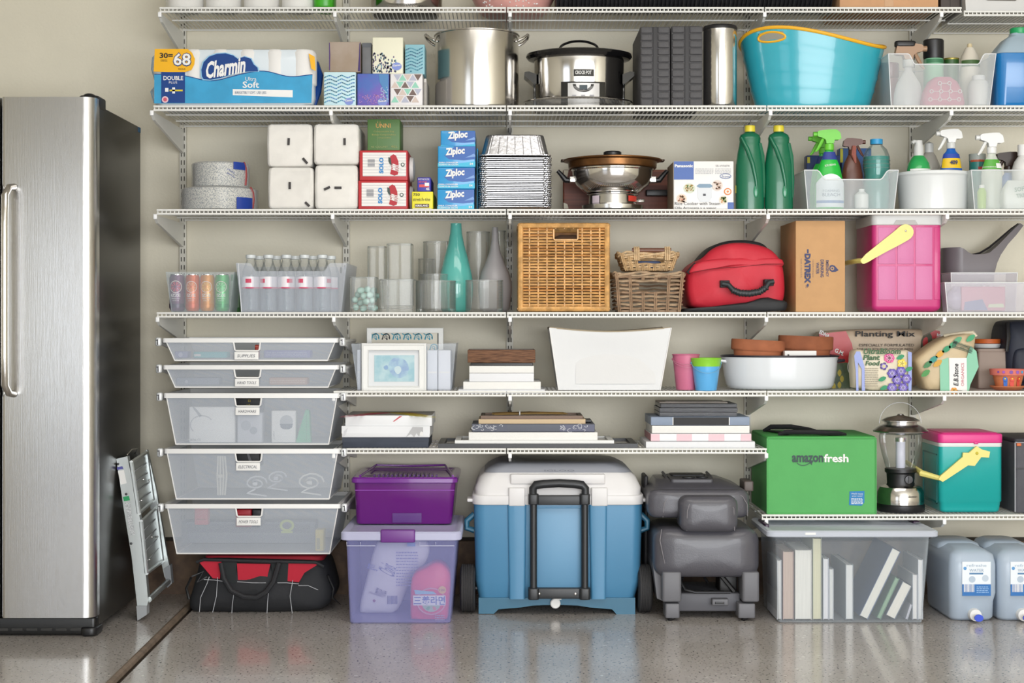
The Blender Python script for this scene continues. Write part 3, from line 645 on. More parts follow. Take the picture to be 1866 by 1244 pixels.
# turquoise tub
Yc = -.345; k = S(Yc)
t = thing('plastic_tub', 'turquoise flexible plastic tub with a yellow rim on the second shelf', 'tub', X(1480, Yc), Yc, DZ[2])
Rb, Rt = 100 / k, 131 / k; th0 = radians(228)
def rim_h(a): return (Z(80, Yc) - DZ[2]) + .024 * cos(2 * (a - th0)) + .012 * cos(a - th0)
sb = .235 / Rt * .98
def ring(u, off=0):
    o = []
    for j in range(72):
        a = 2 * pi * j / 72; r = Rb + (Rt - Rb) * u ** .85 + off
        H_ = rim_h(a) * u
        o.append((r * cos(a), r * sin(a) * .6, H_))
    return o
us = [0.001, .02, .05] + [.05 + .95 * i / 19 for i in range(1, 20)]
tub_m = mat('turquoise_plastic', '#34a8ba', .22, coat=.3, bump=.06, bs=7)
b = MB(); R_ = []
for u in us:
    off = -.006 if u < .01 else 0
    for a_ in (.30, .52, .74):
        if abs(u - a_) < .03: off += .0022
    R_.append(ring(u, off))
R_ += [ring(u, -.004) for u in (1, .7, .4, .1)]
nb_ = len(R_); b.loft(R_)
# handle slots: drop the faces there
keep = []; km = []
drop = set()
for fi, fc in enumerate(b.f):
    if len(fc) == 4:
        c_ = [sum(b.v[i][q] for i in fc) / 4 for q in range(3)]; a = atan2(c_[1] / .6, c_[0]); dd = (a - th0 + pi) % (2 * pi) - pi; dd2 = (a - th0) % (2 * pi) - pi
        u_ = c_[2] / rim_h(a)
        if (abs(dd) < .21 or abs(dd2) < .21) and .83 < u_ < .935 and c_[0] ** 2 + (c_[1] / .6) ** 2 > (Rb + .01) ** 2: drop.add(fi)
b.mi = [m_ for i, m_ in enumerate(b.mi) if i not in drop]; b.f = [q for i, q in enumerate(b.f) if i not in drop]
obj('tub_body', b, tub_m, t, ang=30)
yel = mat('yellow_rubber', '#f0b32a', .35)
obj('rim', MB().tube([(r_[0] * 1.004, r_[1] * 1.004, r_[2]) for r_ in ring(1)], .0065, 8, close=True), yel, t, label='yellow rim')
for base_a in (th0, th0 + pi):
    pts = []
    for q in range(24):
        an = 2 * pi * q / 24; a = base_a + .235 * cos(an); u = .885 + .06 * sin(an); r = Rb + (Rt - Rb) * u ** .85
        pts.append((r * cos(a), r * sin(a) * .6, rim_h(a) * u))
    obj('handle_rim', MB().tube(pts, .0042, 6, close=True), yel, t, label='yellow lining of the handle slot')
# clear bin with bottles at the right
tbn, f, w_, h, d = clear_bin('clear frosted bin of bottles at the right end of the second shelf', 1619, 1815, 1624, 1803, 98, -.5, 2, .36, notch=(1668, 1782, 117, 13), a=.36, col='#dde2e4', group='frosted bins of cleaning supplies')
f.t = tbn
obj('side_sticker', MB().box(-w_ / 2 - .004, -w_ / 2 - .002, -.02, .01, h * .62, h * .72), mat('yellow_sticker', '#d9b52b', .5), tbn)
zb = DZ[2] + .004
t = thing('aerosol_can', 'dark red capped can at the left of the frosted bin on the second shelf', 'can', X(1621, -.33), -.33, zb)
obj('can_body', MB().lathe([(.028, 0), (.031, .004), (.031, .115), (.027, .12)], 28), mat('red_tin', '#7d1a24', .3), t)
obj('cap', MB().lathe([(.031, .12), (.033, .124), (.033, .168), (.03, .172), (.002, .172)], 28), mat('dark_red_cap', '#6a121b', .25), t)
t = sprayer('clear spray bottle with a bronze and black spray head in the frosted bin', 1655, -.42, zb, [(.002, 0), (.048, 0), (.052, .01), (.05, .05), (.042, .085), (.024, .115), (.014, .13), (.013, .145)], frost('#efeeec', .6, .2), 0, mat('bronze_head', '#a58468', .4), 1.25, -1, cap=mat('clear_collar', '#c9c9c4', .2), group='spray bottles')
obj('head_cap', MB().rbox(-.048, .026, -.016, .016, t['h'] - .014, t['h'] + .008, .012, .006), BLACK, t, label='black cap of the spray head')
t = thing('aerosol_can', 'green can with a tall black cap in the frosted bin', 'can', X(1701, -.36), -.36, zb)
hh = Z(73, -.36) - zb
obj('can_body', MB().lathe([(.028, 0), (.035, .004), (.035, hh - .072), (.033, hh - .068)], 28), mat('green_tin', '#86bf9a', .35), t)
obj('cap', MB().lathe([(.0345, hh - .068), (.036, hh - .062), (.036, hh - .004), (.033, hh), (.002, hh)], 28), BLACK, t)
obj('label_band', band(.0352, -1, 1, hh - .085, hh - .072, cx=0), ink('#3f7d57'), t)
t = thing('tin_can', 'low can with a green label between the black-capped can and the tapered bottle', 'can', X(1733, -.33), -.33, zb); hh = Z(108, -.33) - zb
obj('can_body', MB().lathe([(.024, 0), (.028, .003), (.028, hh), (.002, hh)], 24), mat('dark_green_tin', '#2f5a2a', .35), t)
obj('rim', MB().lathe([(.0285, hh - .004), (.0295, hh), (.0285, hh + .002)], 24), mat('gold_rim', '#a99b4f', .3, .6), t)
t = thing('tapered_bottle', 'white tapered bottle with a beige nozzle in the frosted bin', 'bottle', X(1767, -.36), -.36, zb); hh = Z(80, -.36) - zb
obj('bottle_body', MB().lathe([(.03, 0), (.034, .005), (.034, hh - .062), (.03, hh - .045), (.015, hh - .014), (.002, hh - .012)], 28), mat('cream_bottle', '#ddd5c5', .4), t)
obj('nozzle', MB().lathe([(.011, hh - .015), (.009, hh - .012), (.008, hh), (.002, hh)], 20), mat('beige_nozzle', '#d8c7a0', .4), t)
obj('label_band', band(.0345, -1.2, 1.2, hh - .085, hh - .062), ink('#4a6b3a'), t)
t = thing('cloth_pouch', 'pink cloth pouch with a white ring pattern inside the frosted bin', 'pouch', X(1717, -.46), -.46, zb)
obj('pouch_body', MB().loft([rr(-.075 + e, .075 - e, -.03 + e * .2, .03 - e * .2, .02, z_, 5) for z_, e in ((0, .004), (.01, 0), (.05, .008), (.085, .025), (.1, .045))]), mat('pink_cloth', '#c86e86', .8, bump=.3), t)
b = MB()
for i in range(4):
    for j in range(3):
        if j == 2 and i in (0, 3): continue
        cx_, cz_ = -.05 + i * .033 + (j % 2) * .004, .02 + j * .028
        b.tube([(cx_ + .006 * cos(a), -.0315 + .1 * 0, cz_ + .006 * sin(a)) for a in [2 * pi * q / 10 for q in range(10)]], .0014, 5, close=True)
        if i < 3 and not (j == 2 and i == 2): b.box(cx_ + .007, cx_ + .026, -.032, -.031, cz_ - .0008, cz_ + .0008)
        if j < 2 and i in (1, 2): b.box(cx_ - .0008, cx_ + .0008, -.032, -.031, cz_ + .007, cz_ + .022)
obj('ring_pattern', b, PAPER, t)
t = thing('white_bottle', 'white plastic bottle behind the right corner of the frosted bin', 'bottle', X(1783, -.44), -.44, zb)
obj('bottle_body', MB().lathe([(.03, 0), (.036, .006), (.036, .075), (.03, .09), (.02, .095)], 28), mat('white_bottle_plastic', '#e6e4e0', .35), t)
obj('cap', MB().lathe([(.022, .093), (.022, .11), (.002, .112)], 20), PAPER, t)
# blue jug
Yc = -.42; k = S(Yc)
t = thing('windshield_jug', 'translucent jug of blue fluid with green cap at the right end of the second shelf', 'jug', X(1857, Yc), Yc, DZ[2]); hw = 50 / k
zz = lambda py: Z(py, -.48) - DZ[2]
R_ = [rr(-hw + e, hw - e, -.07 + e * .6, .07 - e * .6, .03 if e < .04 else .018, z_, 5) for z_, e in ((0, .006), (.006, 0), (zz(97), 0))]
obj('fluid', MB().loft(R_), mat('blue_fluid', '#1275b8', .18, coat=.3), t, label='blue fluid')
R_ = [rr(-hw + e, hw - e, -.07 + e * .65, .07 - e * .65, .03 if e < .04 else .02, z_, 5) for z_, e in ((zz(96.5), 0), (zz(92), .004), (zz(80), .02), (zz(68), .04), (zz(60), hw - .034), (zz(56), hw - .032))]
obj('jug_shoulder', MB().loft(R_), mat('milky_plastic', '#a9bdcb', .3, alpha=.9, fres=True), t)
xc = .008
obj('cap', MB().lathe([(.031, zz(57)), (.032, zz(56)), (.032, zz(47)), (.03, zz(46)), (.002, zz(46))], 28), mat('green_cap', '#1d9d5d', .35), t)
# ================================================================ THIRD LEVEL
z3 = DZ[3]
speck = mat('speckled_plate_paper', '#cfcdc4', .55, bump=.3, bs=60, col2='#7d8489', vs=300, vmin=.42, vmax=.52)
def plate_stack(lbl, x0, x1, y0, y1, Yc, z, pl, film):
    k = S(Yc); R = (x1 - x0) / 2 / k; h = Z(y0, Yc) - z
    t = thing('paper_plate_pack', lbl, 'paper plates', X((x0 + x1) / 2, Yc), Yc, z, group='packs of paper plates')
    obj('plates', MB().lathe([(R * .8, 0), (R * .96, .004), (R * .98, .012), (R, h - .012), (R * .98, h - .004), (R * .9, h), (R * .8, h - .004), (.002, h - .006)], 56), speck, t)
    b = MB(); rnd = random.Random(x0); n = 44; rings = []
    for u, e in ((0, .99), (.03, 1.015), (.5, 1.012), (.95, 1.02), (1.01, .96), (1.03, .3)):
        rings.append([((R * e + rnd.random() * .0035) * cos(2 * pi * j / n), (R * e + rnd.random() * .0035) * sin(2 * pi * j / n), h * u) for j in range(n)])
    obj('film_wrap', b.loft(rings, False, True), frost('#f3f3f3', .2, .1, 'clear_film'), t)
    a = [.35, 1.25]
    obj('film_label', band(R * 1.035, .62, 1.15, h * pl[0], h * pl[1]), mat('blue_film', '#27439a', .25), t, label='dark blue printed patch of the film')
    b = MB().tube([(R * 1.02 * sin(a_), -R * 1.02 * cos(a_), h * z_) for a_, z_ in ((1.2, .1), (1.25, .5), (1.22, .8), (1.1, 1.02))], .004, 6)
    obj('red_seam', b, mat('red_film', '#a34a4a', .3), t)
    for q in range(3): text(t, 'plates', R * (.3 + .13 * q) * 0 + R * .55, h * (.62 - .16 * q), .03, .008, -R * 1.02, ink('#3d4f9a'), rot=-30, fn=wrapf(R * 1.025)) if q < film else None
    t['h'] = h; return t
ta = plate_stack('wider lower pack of speckled paper plates in clear film on the third shelf', 333, 468, 345, 379, -.33, z3, (0, .55), 0)
plate_stack('smaller upper pack of speckled paper plates stacked on the wider pack', 352, 453, 299, 345, -.33, z3 + ta['h'] + .002, (.7, 1.0), 2)
# napkin blocks
nm = mat('napkin_paper', '#e9e5de', .85, bump=.5, bs=35, var=.05, vs=30)
def napkins(lbl, x0, x1, y0, y1, Y, z, marks, rot=0):
    x, y, _, w_, h = slot(x0, x1, y0, Y, z, .25); 
    t = thing('napkin_block', lbl, 'napkins', x, y, z, group='white wrapped napkin blocks'); rnd = random.Random(x0 + y0)
    b = MB(); N_ = 14; rings = []
    for u, e in ((0, .012), (.02, .005), (.08, .001), (.5, 0), (.9, .001), (.97, .004), (1, .012)):
        rings.append([(p[0] * (1 + .006 * (rnd.random() - .5)), p[1] + .003 * (rnd.random() - .5), h * u) for p in rr(-w_ / 2 + e, w_ / 2 - e, -.125 + e, .125 - e, .012, 0, 8)])
    obj('napkins', b.loft(rings), nm, t); t['h'] = h
    obj('film_wrap', MB().rbox(-w_ / 2 + .001, w_ / 2 - .001, -.1275, .12, .001, h - .001, .014, .01), frost('#f6f6f4', .12, .12, 'clear_film'), t)
    f = FC(t, Y - .004)
    for m_ in marks:
        cx_, cy_, a, L_ = m_; ca, sa = cos(radians(a)), sin(radians(a))
        f.dec('black_mark', [(cx_ + u * ca * L_ / 2 - v * sa * 2.2, cy_ + u * sa * L_ / 2 + v * ca * 2.2) for u, v in ((-1, -1), (1, -1), (1, 1), (-1, 1))], mat('tape_dark', '#2c2624', .5), 1)
    return t
n1 = napkins('white napkin block, lower left of the block of four', 488, 571, 304, 381, -.46, z3, [(528, 338, 90, 13), (560, 372, 45, 11)])
n2 = napkins('white napkin block, lower right of the block of four', 573, 652, 300, 381, -.46, z3, [(596, 343, -25, 12), (616, 342, 0, 13)])
napkins('white napkin block, upper left of the block of four', 486, 569, 225, 303, -.46, z3 + n1['h'] + .001, [(526, 258, 93, 13), (556, 293, 50, 13)])
napkins('white napkin block, upper right of the block of four', 571, 654, 225, 299, -.46, z3 + n2['h'] + .001, [(628, 258, 90, 13)])
# boxes of forks
red = card('#b7262c'); wcard = card('#e8e5e1')
def forks(lbl, x0, x1, y0, y1, base):
    t, f, w_, h, d = carton('cutlery_box', lbl, 'box', x0, x1, y0, -.455, base, .24, red, 'red and white boxes of forks')
    dy = y1 - y0
    f.rect('white_panel', x0 + 6, x1 - 3, y0 + 4, y1 - 6, wcard, 1)
    f.many('pinstripes', [[(x0 + 6, y0 + 8 + i * 5.4), (x0 + 6, y0 + 8.8 + i * 5.4), (x1 - 3, y0 + 8.8 + i * 5.4), (x1 - 3, y0 + 8 + i * 5.4)] for i in range(int((dy - 14) / 5.4) + 1)], ink('#b9b7bb'), 2)
    f.txt('SOLO', x0 + 36, x0 + 44, y0 + 13, y0 + 42, ink('#2a86c7'), 3, rot=90, bold=.05)
    f.dec('red_emblem', [(x0 + 56, y0 + 11), (x0 + 62, y0 + 7), (x0 + 67, y0 + 10), (x0 + 71, y0 + 20), (x0 + 72, y0 + 34), (x0 + 70, y0 + 44), (x0 + 64, y0 + 46), (x0 + 56, y0 + 43), (x0 + 59, y0 + 30), (x0 + 55, y0 + 22)], ink('#b22330'), 3)
    f.dec('green_leaf', [(x0 + 53, y0 + 12), (x0 + 57, y0 + 14), (x0 + 59, y0 + 27), (x0 + 57, y0 + 28), (x0 + 53, y0 + 20)], ink('#3b4a44'), 4)
    f.txt('Forks', x0 + 59, x0 + 70, y0 + 18, y0 + 44, PAPER, 4, rot=82, shear=.2, bold=.03)
    f.bars(x0 + 15, x0 + 28, y0 + 16, y0 + 31, ink('#85868c'), 3, vert=False, n=8)
    f.circ('seal', x0 + 79, y0 + 26, 3.6, ink('#3a4a42'), 3); f.circ('seal', x0 + 79, y0 + 26, 2, PAPER, 4)
    b = MB().lathe([(h * .44, 0), (h * .40, .012), (h * .15, .016), (.002, .016)], 24)
    b.tr(Matrix.Translation((w_ / 2, .03, h * .5)) @ Matrix.Rotation(pi / 2, 4, 'Y') @ Matrix.Diagonal((1, 1.3, 1, 1)))
    obj('bulged_end', b, wcard, t, label='bulging white end of the box')
    return t
s1 = forks('red and white box of forks, lower of the two', 653, 743, 329, 381, 3)
s2 = forks('red and white box of forks, upper of the two, under the green box', 655, 743, 274, 327, ztop(s1))
t, f, w_, h, d = carton('bag_liner_box', 'dark green box standing on the two boxes of forks', 'box', 669.5, 729, 217, -.445, ztop(s2), .16, card('#4c7139'))
f.txt('UNNI', 685, 712, 225, 233, ink('#c99a52'), 1, bold=.01); f.txt('..', 687, 694, 222, 223.4, ink('#c99a52'), 1)
f.txt('Compostable Bag', 681, 718, 238, 241.5, ink('#9f9a55'), 1); f.txt('Bolsas Compostables', 678, 721, 244, 247.5, ink('#a8a25a'), 1); f.txt('compostables', 688, 713, 250, 252.6, ink('#9f9a55'), 1)
f.txt('45 COUNT', 676, 707, 266, 269, ink('#9aa066'), 1); f.txt('49.2 L', 713, 724, 265, 269, ink('#a8a25a'), 1)
f.rect('crease', 688, 688.7, 219, 272, ink('#6d8c58'), 1)
t, f, w_, h, d = carton('food_bag_box', 'bright yellow box of stretch film beside the boxes of forks', 'box', 750.5, 789, 349, -.455, 3, .3, card('#e6dc30'))
f.txt('750', 753, 765, 352, 357, INK, 1, bold=.01); f.txt('stretch-tite', 752.5, 784, 360, 366, INK, 1); f.rect('dark_band', 756, 782, 371.5, 378, ink('#4a2420'), 1); f.txt('KIRKLAND', 757.5, 780.5, 373, 376.5, PAPER, 2, bold=.03); f.rect('white_line', 752, 786, 379.2, 380.4, PAPER, 1)
yb = t
t, f, w_, h, d = carton('small_blue_box', 'small violet-blue box on the yellow box', 'box', 760.5, 785, 323, -.45, ztop(yb), .2, card('#3a35a0'))
f.txt('REYNOLDS', 762.5, 782, 325, 328, PAPER, 1); f.rect('red_patch', 764, 782, 336, 341, ink('#d8504f'), 1); f.rect('white_patch', 774, 782, 333, 339, PAPER, 2); f.txt('45', 776, 782.5, 342, 346.5, PAPER, 1, bold=.03); f.lines(763, 778, 330, 334, ink('#c04a6a'), 2)
# freezer bag boxes
zc_ = mat('freezer_box_blue', '#1c93cf', .3, coat=.3)
def zbox(lbl, x0, x1, y0, y1, base, Y=-.455, plain=False):
    t, f, w_, h, d = carton('freezer_bag_box', lbl, 'box', x0, x1, y0, Y, base, .26, zc_, 'blue freezer bag boxes')
    dy = y1 - y0
    f.dec('dark_wave', [(x0 + 12, y0 + dy * .45), (x0 + 30, y0 + 1), (x1, y0 + 1), (x1, y0 + dy * .62), (x1 - 20, y0 + dy * .68), (x0 + 20, y0 + dy * .62)], mat('deep_blue_ink', '#1657a8', .3), 1)
    f.dec('light_wave', [(x0, y1 - 1), (x0, y0 + dy * .8), (x0 + 25, y0 + dy * .86), (x1, y0 + dy * .72), (x1, y1 - 1)], mat('cyan_ink', '#25b3d6', .3), 1)
    f.dec('pale_glint', [(x1 - 18, y0 + dy * .55), (x1 - 2, y0 + dy * .36), (x1, y0 + dy * .44), (x1, y0 + dy * .5)], ink('#7fa3d8'), 2)
    yy = y0 + dy * .3 if not plain else y0 + 10
    f.txt('Ziploc', x0 + 13 + (0 if plain else 1), x0 + 49, yy - 9, yy + 8, PAPER, 3, rot=5, shear=.12, bold=.045)
    if not plain:
        f.txt('PARA CONGELER', x0 + 2, x0 + 37, y1 - 9.5, y1 - 6.8, PAPER, 3, bold=.02); f.txt('CUARTO DE GALON', x0 + 2, x0 + 37, y1 - 5.6, y1 - 3, PAPER, 3, bold=.02); f.txt('54', x1 - 10, x1 - 4, y1 - 8, y1 - 4, PAPER, 3, bold=.03)
    return t
q1 = zbox('blue freezer bag box, bottom of the stack of four', 797, 864, 344.5, 383, 3)
q2 = zbox('blue freezer bag box, second from the bottom of the stack', 797.5, 865, 305, 344, ztop(q1))
q3 = zbox('blue freezer bag box, third from the bottom of the stack', 798, 866, 266, 304.5, ztop(q2))
zbox('blue freezer bag box set back on top of the stack', 803, 866, 238, 271, ztop(q3), -.43, True)
# foil pans: nested, each a thing
foil = mat('aluminium_foil', '#cfcfd2', .34, 1, bump=.28, bs=90)
Y = -.44; x0_, x1_ = X(872, Y), X(1005, Y); xc = (x0_ + x1_) / 2; W = (x1_ - x0_) / 2; npan = 26
zt_ = Z(283, Y) - z3; pitch = (zt_ - .012) / npan
def rim_ring(W_, D_, z, amp, ph, n=18):
    base = rr(-W_, W_, -D_, D_, .03, z, n); m = len(base); o = []
    for i, p in enumerate(base):
        k_ = 1 + amp * sin(i * 2.4 + ph); o.append((p[0] * k_, p[1] * k_, z + .0012 * sin(i * 1.7 + ph)))
    return o
def pan(h, ph, flip=False):
    b = MB(); D_ = .13
    R_ = [rim_ring(W * .86, D_ * .84, 0, .002, ph), rim_ring(W * .94, D_ * .93, h - .004, .004, ph), rim_ring(W, D_, h - .003, .006, ph), rim_ring(W * 1.002, D_ * 1.002, h, .006, ph + 1), rim_ring(W * .955, D_ * .95, h, .004, ph), rim_ring(W * .87, D_ * .85, .002, .002, ph)]
    b.loft(R_)
    return b
pans = [pan(.012 if True else 0, q * 1.3).tr(Matrix.Identity(4)) for q in range(4)]
for i in range(npan):
    t = tag(obj('foil_pan', pans[i % 4], foil, loc=(xc + .0015 * sin(i * 2.1), Y + .13, z3 + i * pitch), ang=25), 'shallow aluminium foil pan nested in the tall stack on the third shelf', 'foil pan', 'nested foil pans')
    if i >= 4: t.data = bpy.data.objects['foil_pan' + ('' if i % 4 == 0 else '.%03d' % (i % 4))].data
zt2 = z3 + npan * pitch + .0125
R_ = [rim_ring(W * .99, .128, 0, .005, 0), rim_ring(W * .995, .128, .003, .005, 1), rim_ring(W * .93, .115, .004, .002, 0), rim_ring(W * .80, .10, Z(246, Y + .01) - zt2, .001, 0), rim_ring(W * .77, .095, Z(244, Y + .01) - zt2, .001, 0)]
t = thing('foil_pan', 'deep foil pan turned upside down on top of the stack', 'foil pan', xc, Y + .13, zt2, group='nested foil pans')
obj('pan_body', MB().loft(R_), foil, t, ang=25)
hh = Z(247, Y) - zt2
b = MB()
for i in range(-3, 4): b.tube([(i * .03, -.1175, .006), (i * .0262, -.103, hh)], .0012, 5)
obj('side_ribs', b, foil, t)
t, f, w_, h, d = carton('blue_reflection_strip', 'narrow bright blue strip painted as the reflection on the left edge of the foil pans', 'box', 868.5, 871.2, 270, -.36, 3, .1, card('#2c9fd0'))  # coloured strip stands in for the blue reflection along the foil edge
f.rect('edge_line', 869.4, 870.4, 276, 376, ink('#7fc8e4'), 1)
# wooden board behind + hot pot
Y = -.2
t, f, w_, h, d = carton('wooden_tray', 'reddish brown wooden tray standing against the wall behind the hot pot', 'tray', 1026, 1219, 309, -.13, 3, .025, mat('red_brown_wood', '#7a3f2c', .5, stretch=(.3, 1, 12), vs=6, col2='#5d2d20'), r=.006, b=.004)
f.dec('tape_corner', [(1027, 310), (1036, 310), (1034, 322), (1027, 322)], mat('cream_tape', '#e0d9c4', .6), 1); f.dec('tape_corner', [(1027, 380), (1027, 369), (1034, 372), (1036, 380)], mat('cream_tape', '#e0d9c4', .6), 1)
obj('tray_handle', MB().rbox(f.pt(1176, 0)[0], f.pt(1216, 0)[0], -.045, -.0135, f.pt(0, 358)[1], f.pt(0, 347)[1], .004, .003), BLACK, t, label='black bar handle')
Yc = -.31; k = S(Yc); zz = lambda py: Z(py, Yc) - z3
t = thing('hot_pot', 'stainless steel hot pot with black handles and a tall base on the third shelf', 'hot pot', X(1116, Yc), Yc, z3)
obj('base', MB().lathe([(.002, 0), (55 / k, 0), (56 / k, zz(375)), (44 / k, zz(372)), (43 / k, zz(356)), (46 / k, zz(354)), (.002, zz(354))], 48), mat('hot_pot_base', '#c9c7c4', .2, 1), t)
obj('base_rim', MB().lathe([(57 / k, .0), (59 / k, .003), (57 / k, .008), (50 / k, .008)], 48), mat('dark_ring', '#3a3836', .3, .5), t)
R = 73 / k
obj('bowl', MB().lathe([(.002, zz(356)), (R * .5, zz(356)), (R * .72, zz(350)), (R * .9, zz(338)), (R * .985, zz(325)), (R, zz(313)), (R * 1.03, zz(311)), (R * 1.03, zz(309)), (R * .97, zz(309))], 56), CHROME, t)
b = MB()
for e, zq in ((48 / k, 352), (50 / k, 349), (47 / k, 355)): b.tube([(e * cos(a), e * sin(a), zz(zq)) for a in [2 * pi * i / 40 for i in range(40)]], .0015, 6, close=True)
obj('cushion_rings', b, CHROME, t)
for s in (-1, 1):
    obj('handle_mount', MB().rbox(s * (R * .98) - .008, s * (R * .98) + .014 * s + .002, -.022, .022, zz(333), zz(322), .003, .003) if s > 0 else MB().rbox(-R * .98 - .014, -R * .98 + .008, -.022, .022, zz(333), zz(322), .003, .003), CHROME, t)
    obj('handle', MB().tube([(s * (R + .008), 0, zz(329)), (s * (R + .024), 0, zz(328)), (s * (R + .042), 0, zz(317)), (s * (R + .053), 0, zz(311))], [.009, .011, .008, .007], 10, flat=1), BLACK, t)
obj('heat_sticker', band(44.5 / k, -1.0, -.62, zz(372), zz(359)), mat('white_red_sticker', '#d9c9d2', .5), t)
obj('red_sticker', band(44.5 / k, .62, 1.25, zz(369), zz(359)), mat('red_sticker', '#cf3f31', .5), t)
b = MB(); b.tube([(44 / k, -.01, zz(366)), (57 / k, -.02, zz(366))], .006, 8)
obj('dial', b, CHROME, t)
t = thing('frying_pan', 'worn copper-brown shallow pan with a black knob lid sitting on the hot pot', 'pan', X(1116, Yc), Yc, z3 + zz(309) + .001); z9 = t.location.z; zz9 = lambda py: Z(py, Yc) - z9
cop = mat('worn_copper', '#7d5530', .33, .75, var=.4, vs=14)
obj('pan_body', MB().lathe([(.002, .0005), (78 / k, .0005), (80 / k, .004), (81 / k, zz9(296)), (90 / k, zz9(294)), (90 / k, zz9(292)), (80 / k, zz9(293)), (77 / k, zz9(290))], 56), cop, t)
obj('lid', MB().lathe([(77 / k, zz9(290.5)), (60 / k, zz9(289.5)), (30 / k, zz9(288)), (.002, zz9(287.5))], 48), mat('dark_lid', '#3a3029', .3, .4), t)
obj('knob', MB().lathe([(18 / k, zz9(288.5)), (16 / k, zz9(286)), (16.5 / k, zz9(278)), (14 / k, zz9(276)), (.002, zz9(276))], 32), BLACK, t)
for s in (-1, 1): obj('ear', MB().rbox(s * 90 / k - .008, s * 90 / k + .008, -.028, .028, zz9(294.5), zz9(291.5), .006, .001), mat('dark_bronze', '#37271d', .4, .5), t)
# rice cooker box
t, f, w_, h, d = carton('rice_cooker_box', 'white rice cooker carton with a blue corner square on the third shelf', 'box', 1227.5, 1337, 293.5, -.455, 3, .2, mat('glossy_white_card', '#e4e2df', .35, var=.02))
obj('side_face', MB().box(-w_ / 2 - .0012, -w_ / 2, -d / 2 + .004, d / 2 - .004, .003, h - .003), mat('tan_card_side', '#8d7c69', .6), t, label='brownish side of the carton')
f.rect('blue_square', 1228, 1264, 294, 327, mat('panel_blue', '#1d4f9e', .35), 1); f.txt('Panasonic', 1229.5, 1262.5, 299.5, 305, PAPER, 2, bold=.04)
f.txt('SR-W06PA', 1304, 1330, 300, 304, ink('#9b9b9d'), 1); f.lines(1267, 1300, 307, 318, ink('#b5b5b8'), 4); f.lines(1303, 1332, 307, 318, ink('#b5b5b8'), 4)
f.many('oval_mark', [[(1322 + a * cos(u) , 321 + b_ * sin(u)), (1322 + a * cos(v), 321 + b_ * sin(v)), (1322 + (a - 1) * cos(v), 321 + (b_ - 1) * sin(v)), (1322 + (a - 1) * cos(u), 321 + (b_ - 1) * sin(u))] for a, b_ in ((10.5, 5),) for u, v in [(2 * pi * i / 20, 2 * pi * (i + 1) / 20) for i in range(20)]], ink('#44609a'), 1)
f.txt('Scoop', 1315, 1330, 319, 325, ink('#44609a'), 2)
def dish(f, x, y, rx, ry, c0, cols, seed):
    f.circ('dish_print', x, y, rx, ink(c0), 1, ry=ry); rnd = random.Random(seed)
    for q, c_ in enumerate(cols): f.many('food_print', [[(x0 + 1.8 * cos(a), y0 + 1.5 * sin(a)) for a in (0, 1.3, 2.6, 3.9, 5.1)] for x0, y0 in [(x + rx * .6 * (2 * rnd.random() - 1), y + ry * .6 * (2 * rnd.random() - 1)) for _ in range(12)]], ink(c_), 2 + q)
dish(f, 1256, 343, 11, 9, '#cfd3c0', ['#b08a45', '#5b7a3c', '#d8c9a0'], 1); dish(f, 1307, 338, 10, 10, '#dccfc6', ['#b9a08e', '#a98a7a'], 2)
dish(f, 1242, 362, 9.5, 9, '#e0cfc0', ['#c2563c', '#d9b89a', '#7a5a3a'], 3); dish(f, 1318, 364, 8, 8, '#dfd6c6', ['#c98a4a', '#6e8a4a'], 4)
f.dec('cooker_print', [(1270, 338), (1298, 338), (1297, 360), (1292, 368), (1276, 368), (1271, 360)], ink('#d7dade'), 1); f.dec('cooker_lid_print', [(1269, 339), (1274, 335), (1294, 335), (1299, 339), (1294, 342), (1274, 342)], ink('#7f98ae'), 2); f.rect('cooker_button', 1281, 1286, 353, 357, ink('#4a4a50'), 2)
f.circ('orange_ring', 1326, 349, 7, ink('#d9834a'), 1, ry=6.5); f.circ('ring_centre', 1326, 349, 5, ink('#eadfd6'), 2, ry=4.5); f.circ('orange_dot', 1326, 349, 2, ink('#d9834a'), 3)
f.txt('Rice Cooker with Steam', 1229.5, 1312, 368, 373.5, ink('#4a494c'), 4); f.txt('Olla Arrocera y a vapor', 1229.5, 1305, 376.5, 382, ink('#4a494c'), 4); f.rect('blue_square', 1326, 1337, 368.5, 382, mat('panel_blue', '#1d4f9e', .35), 1)
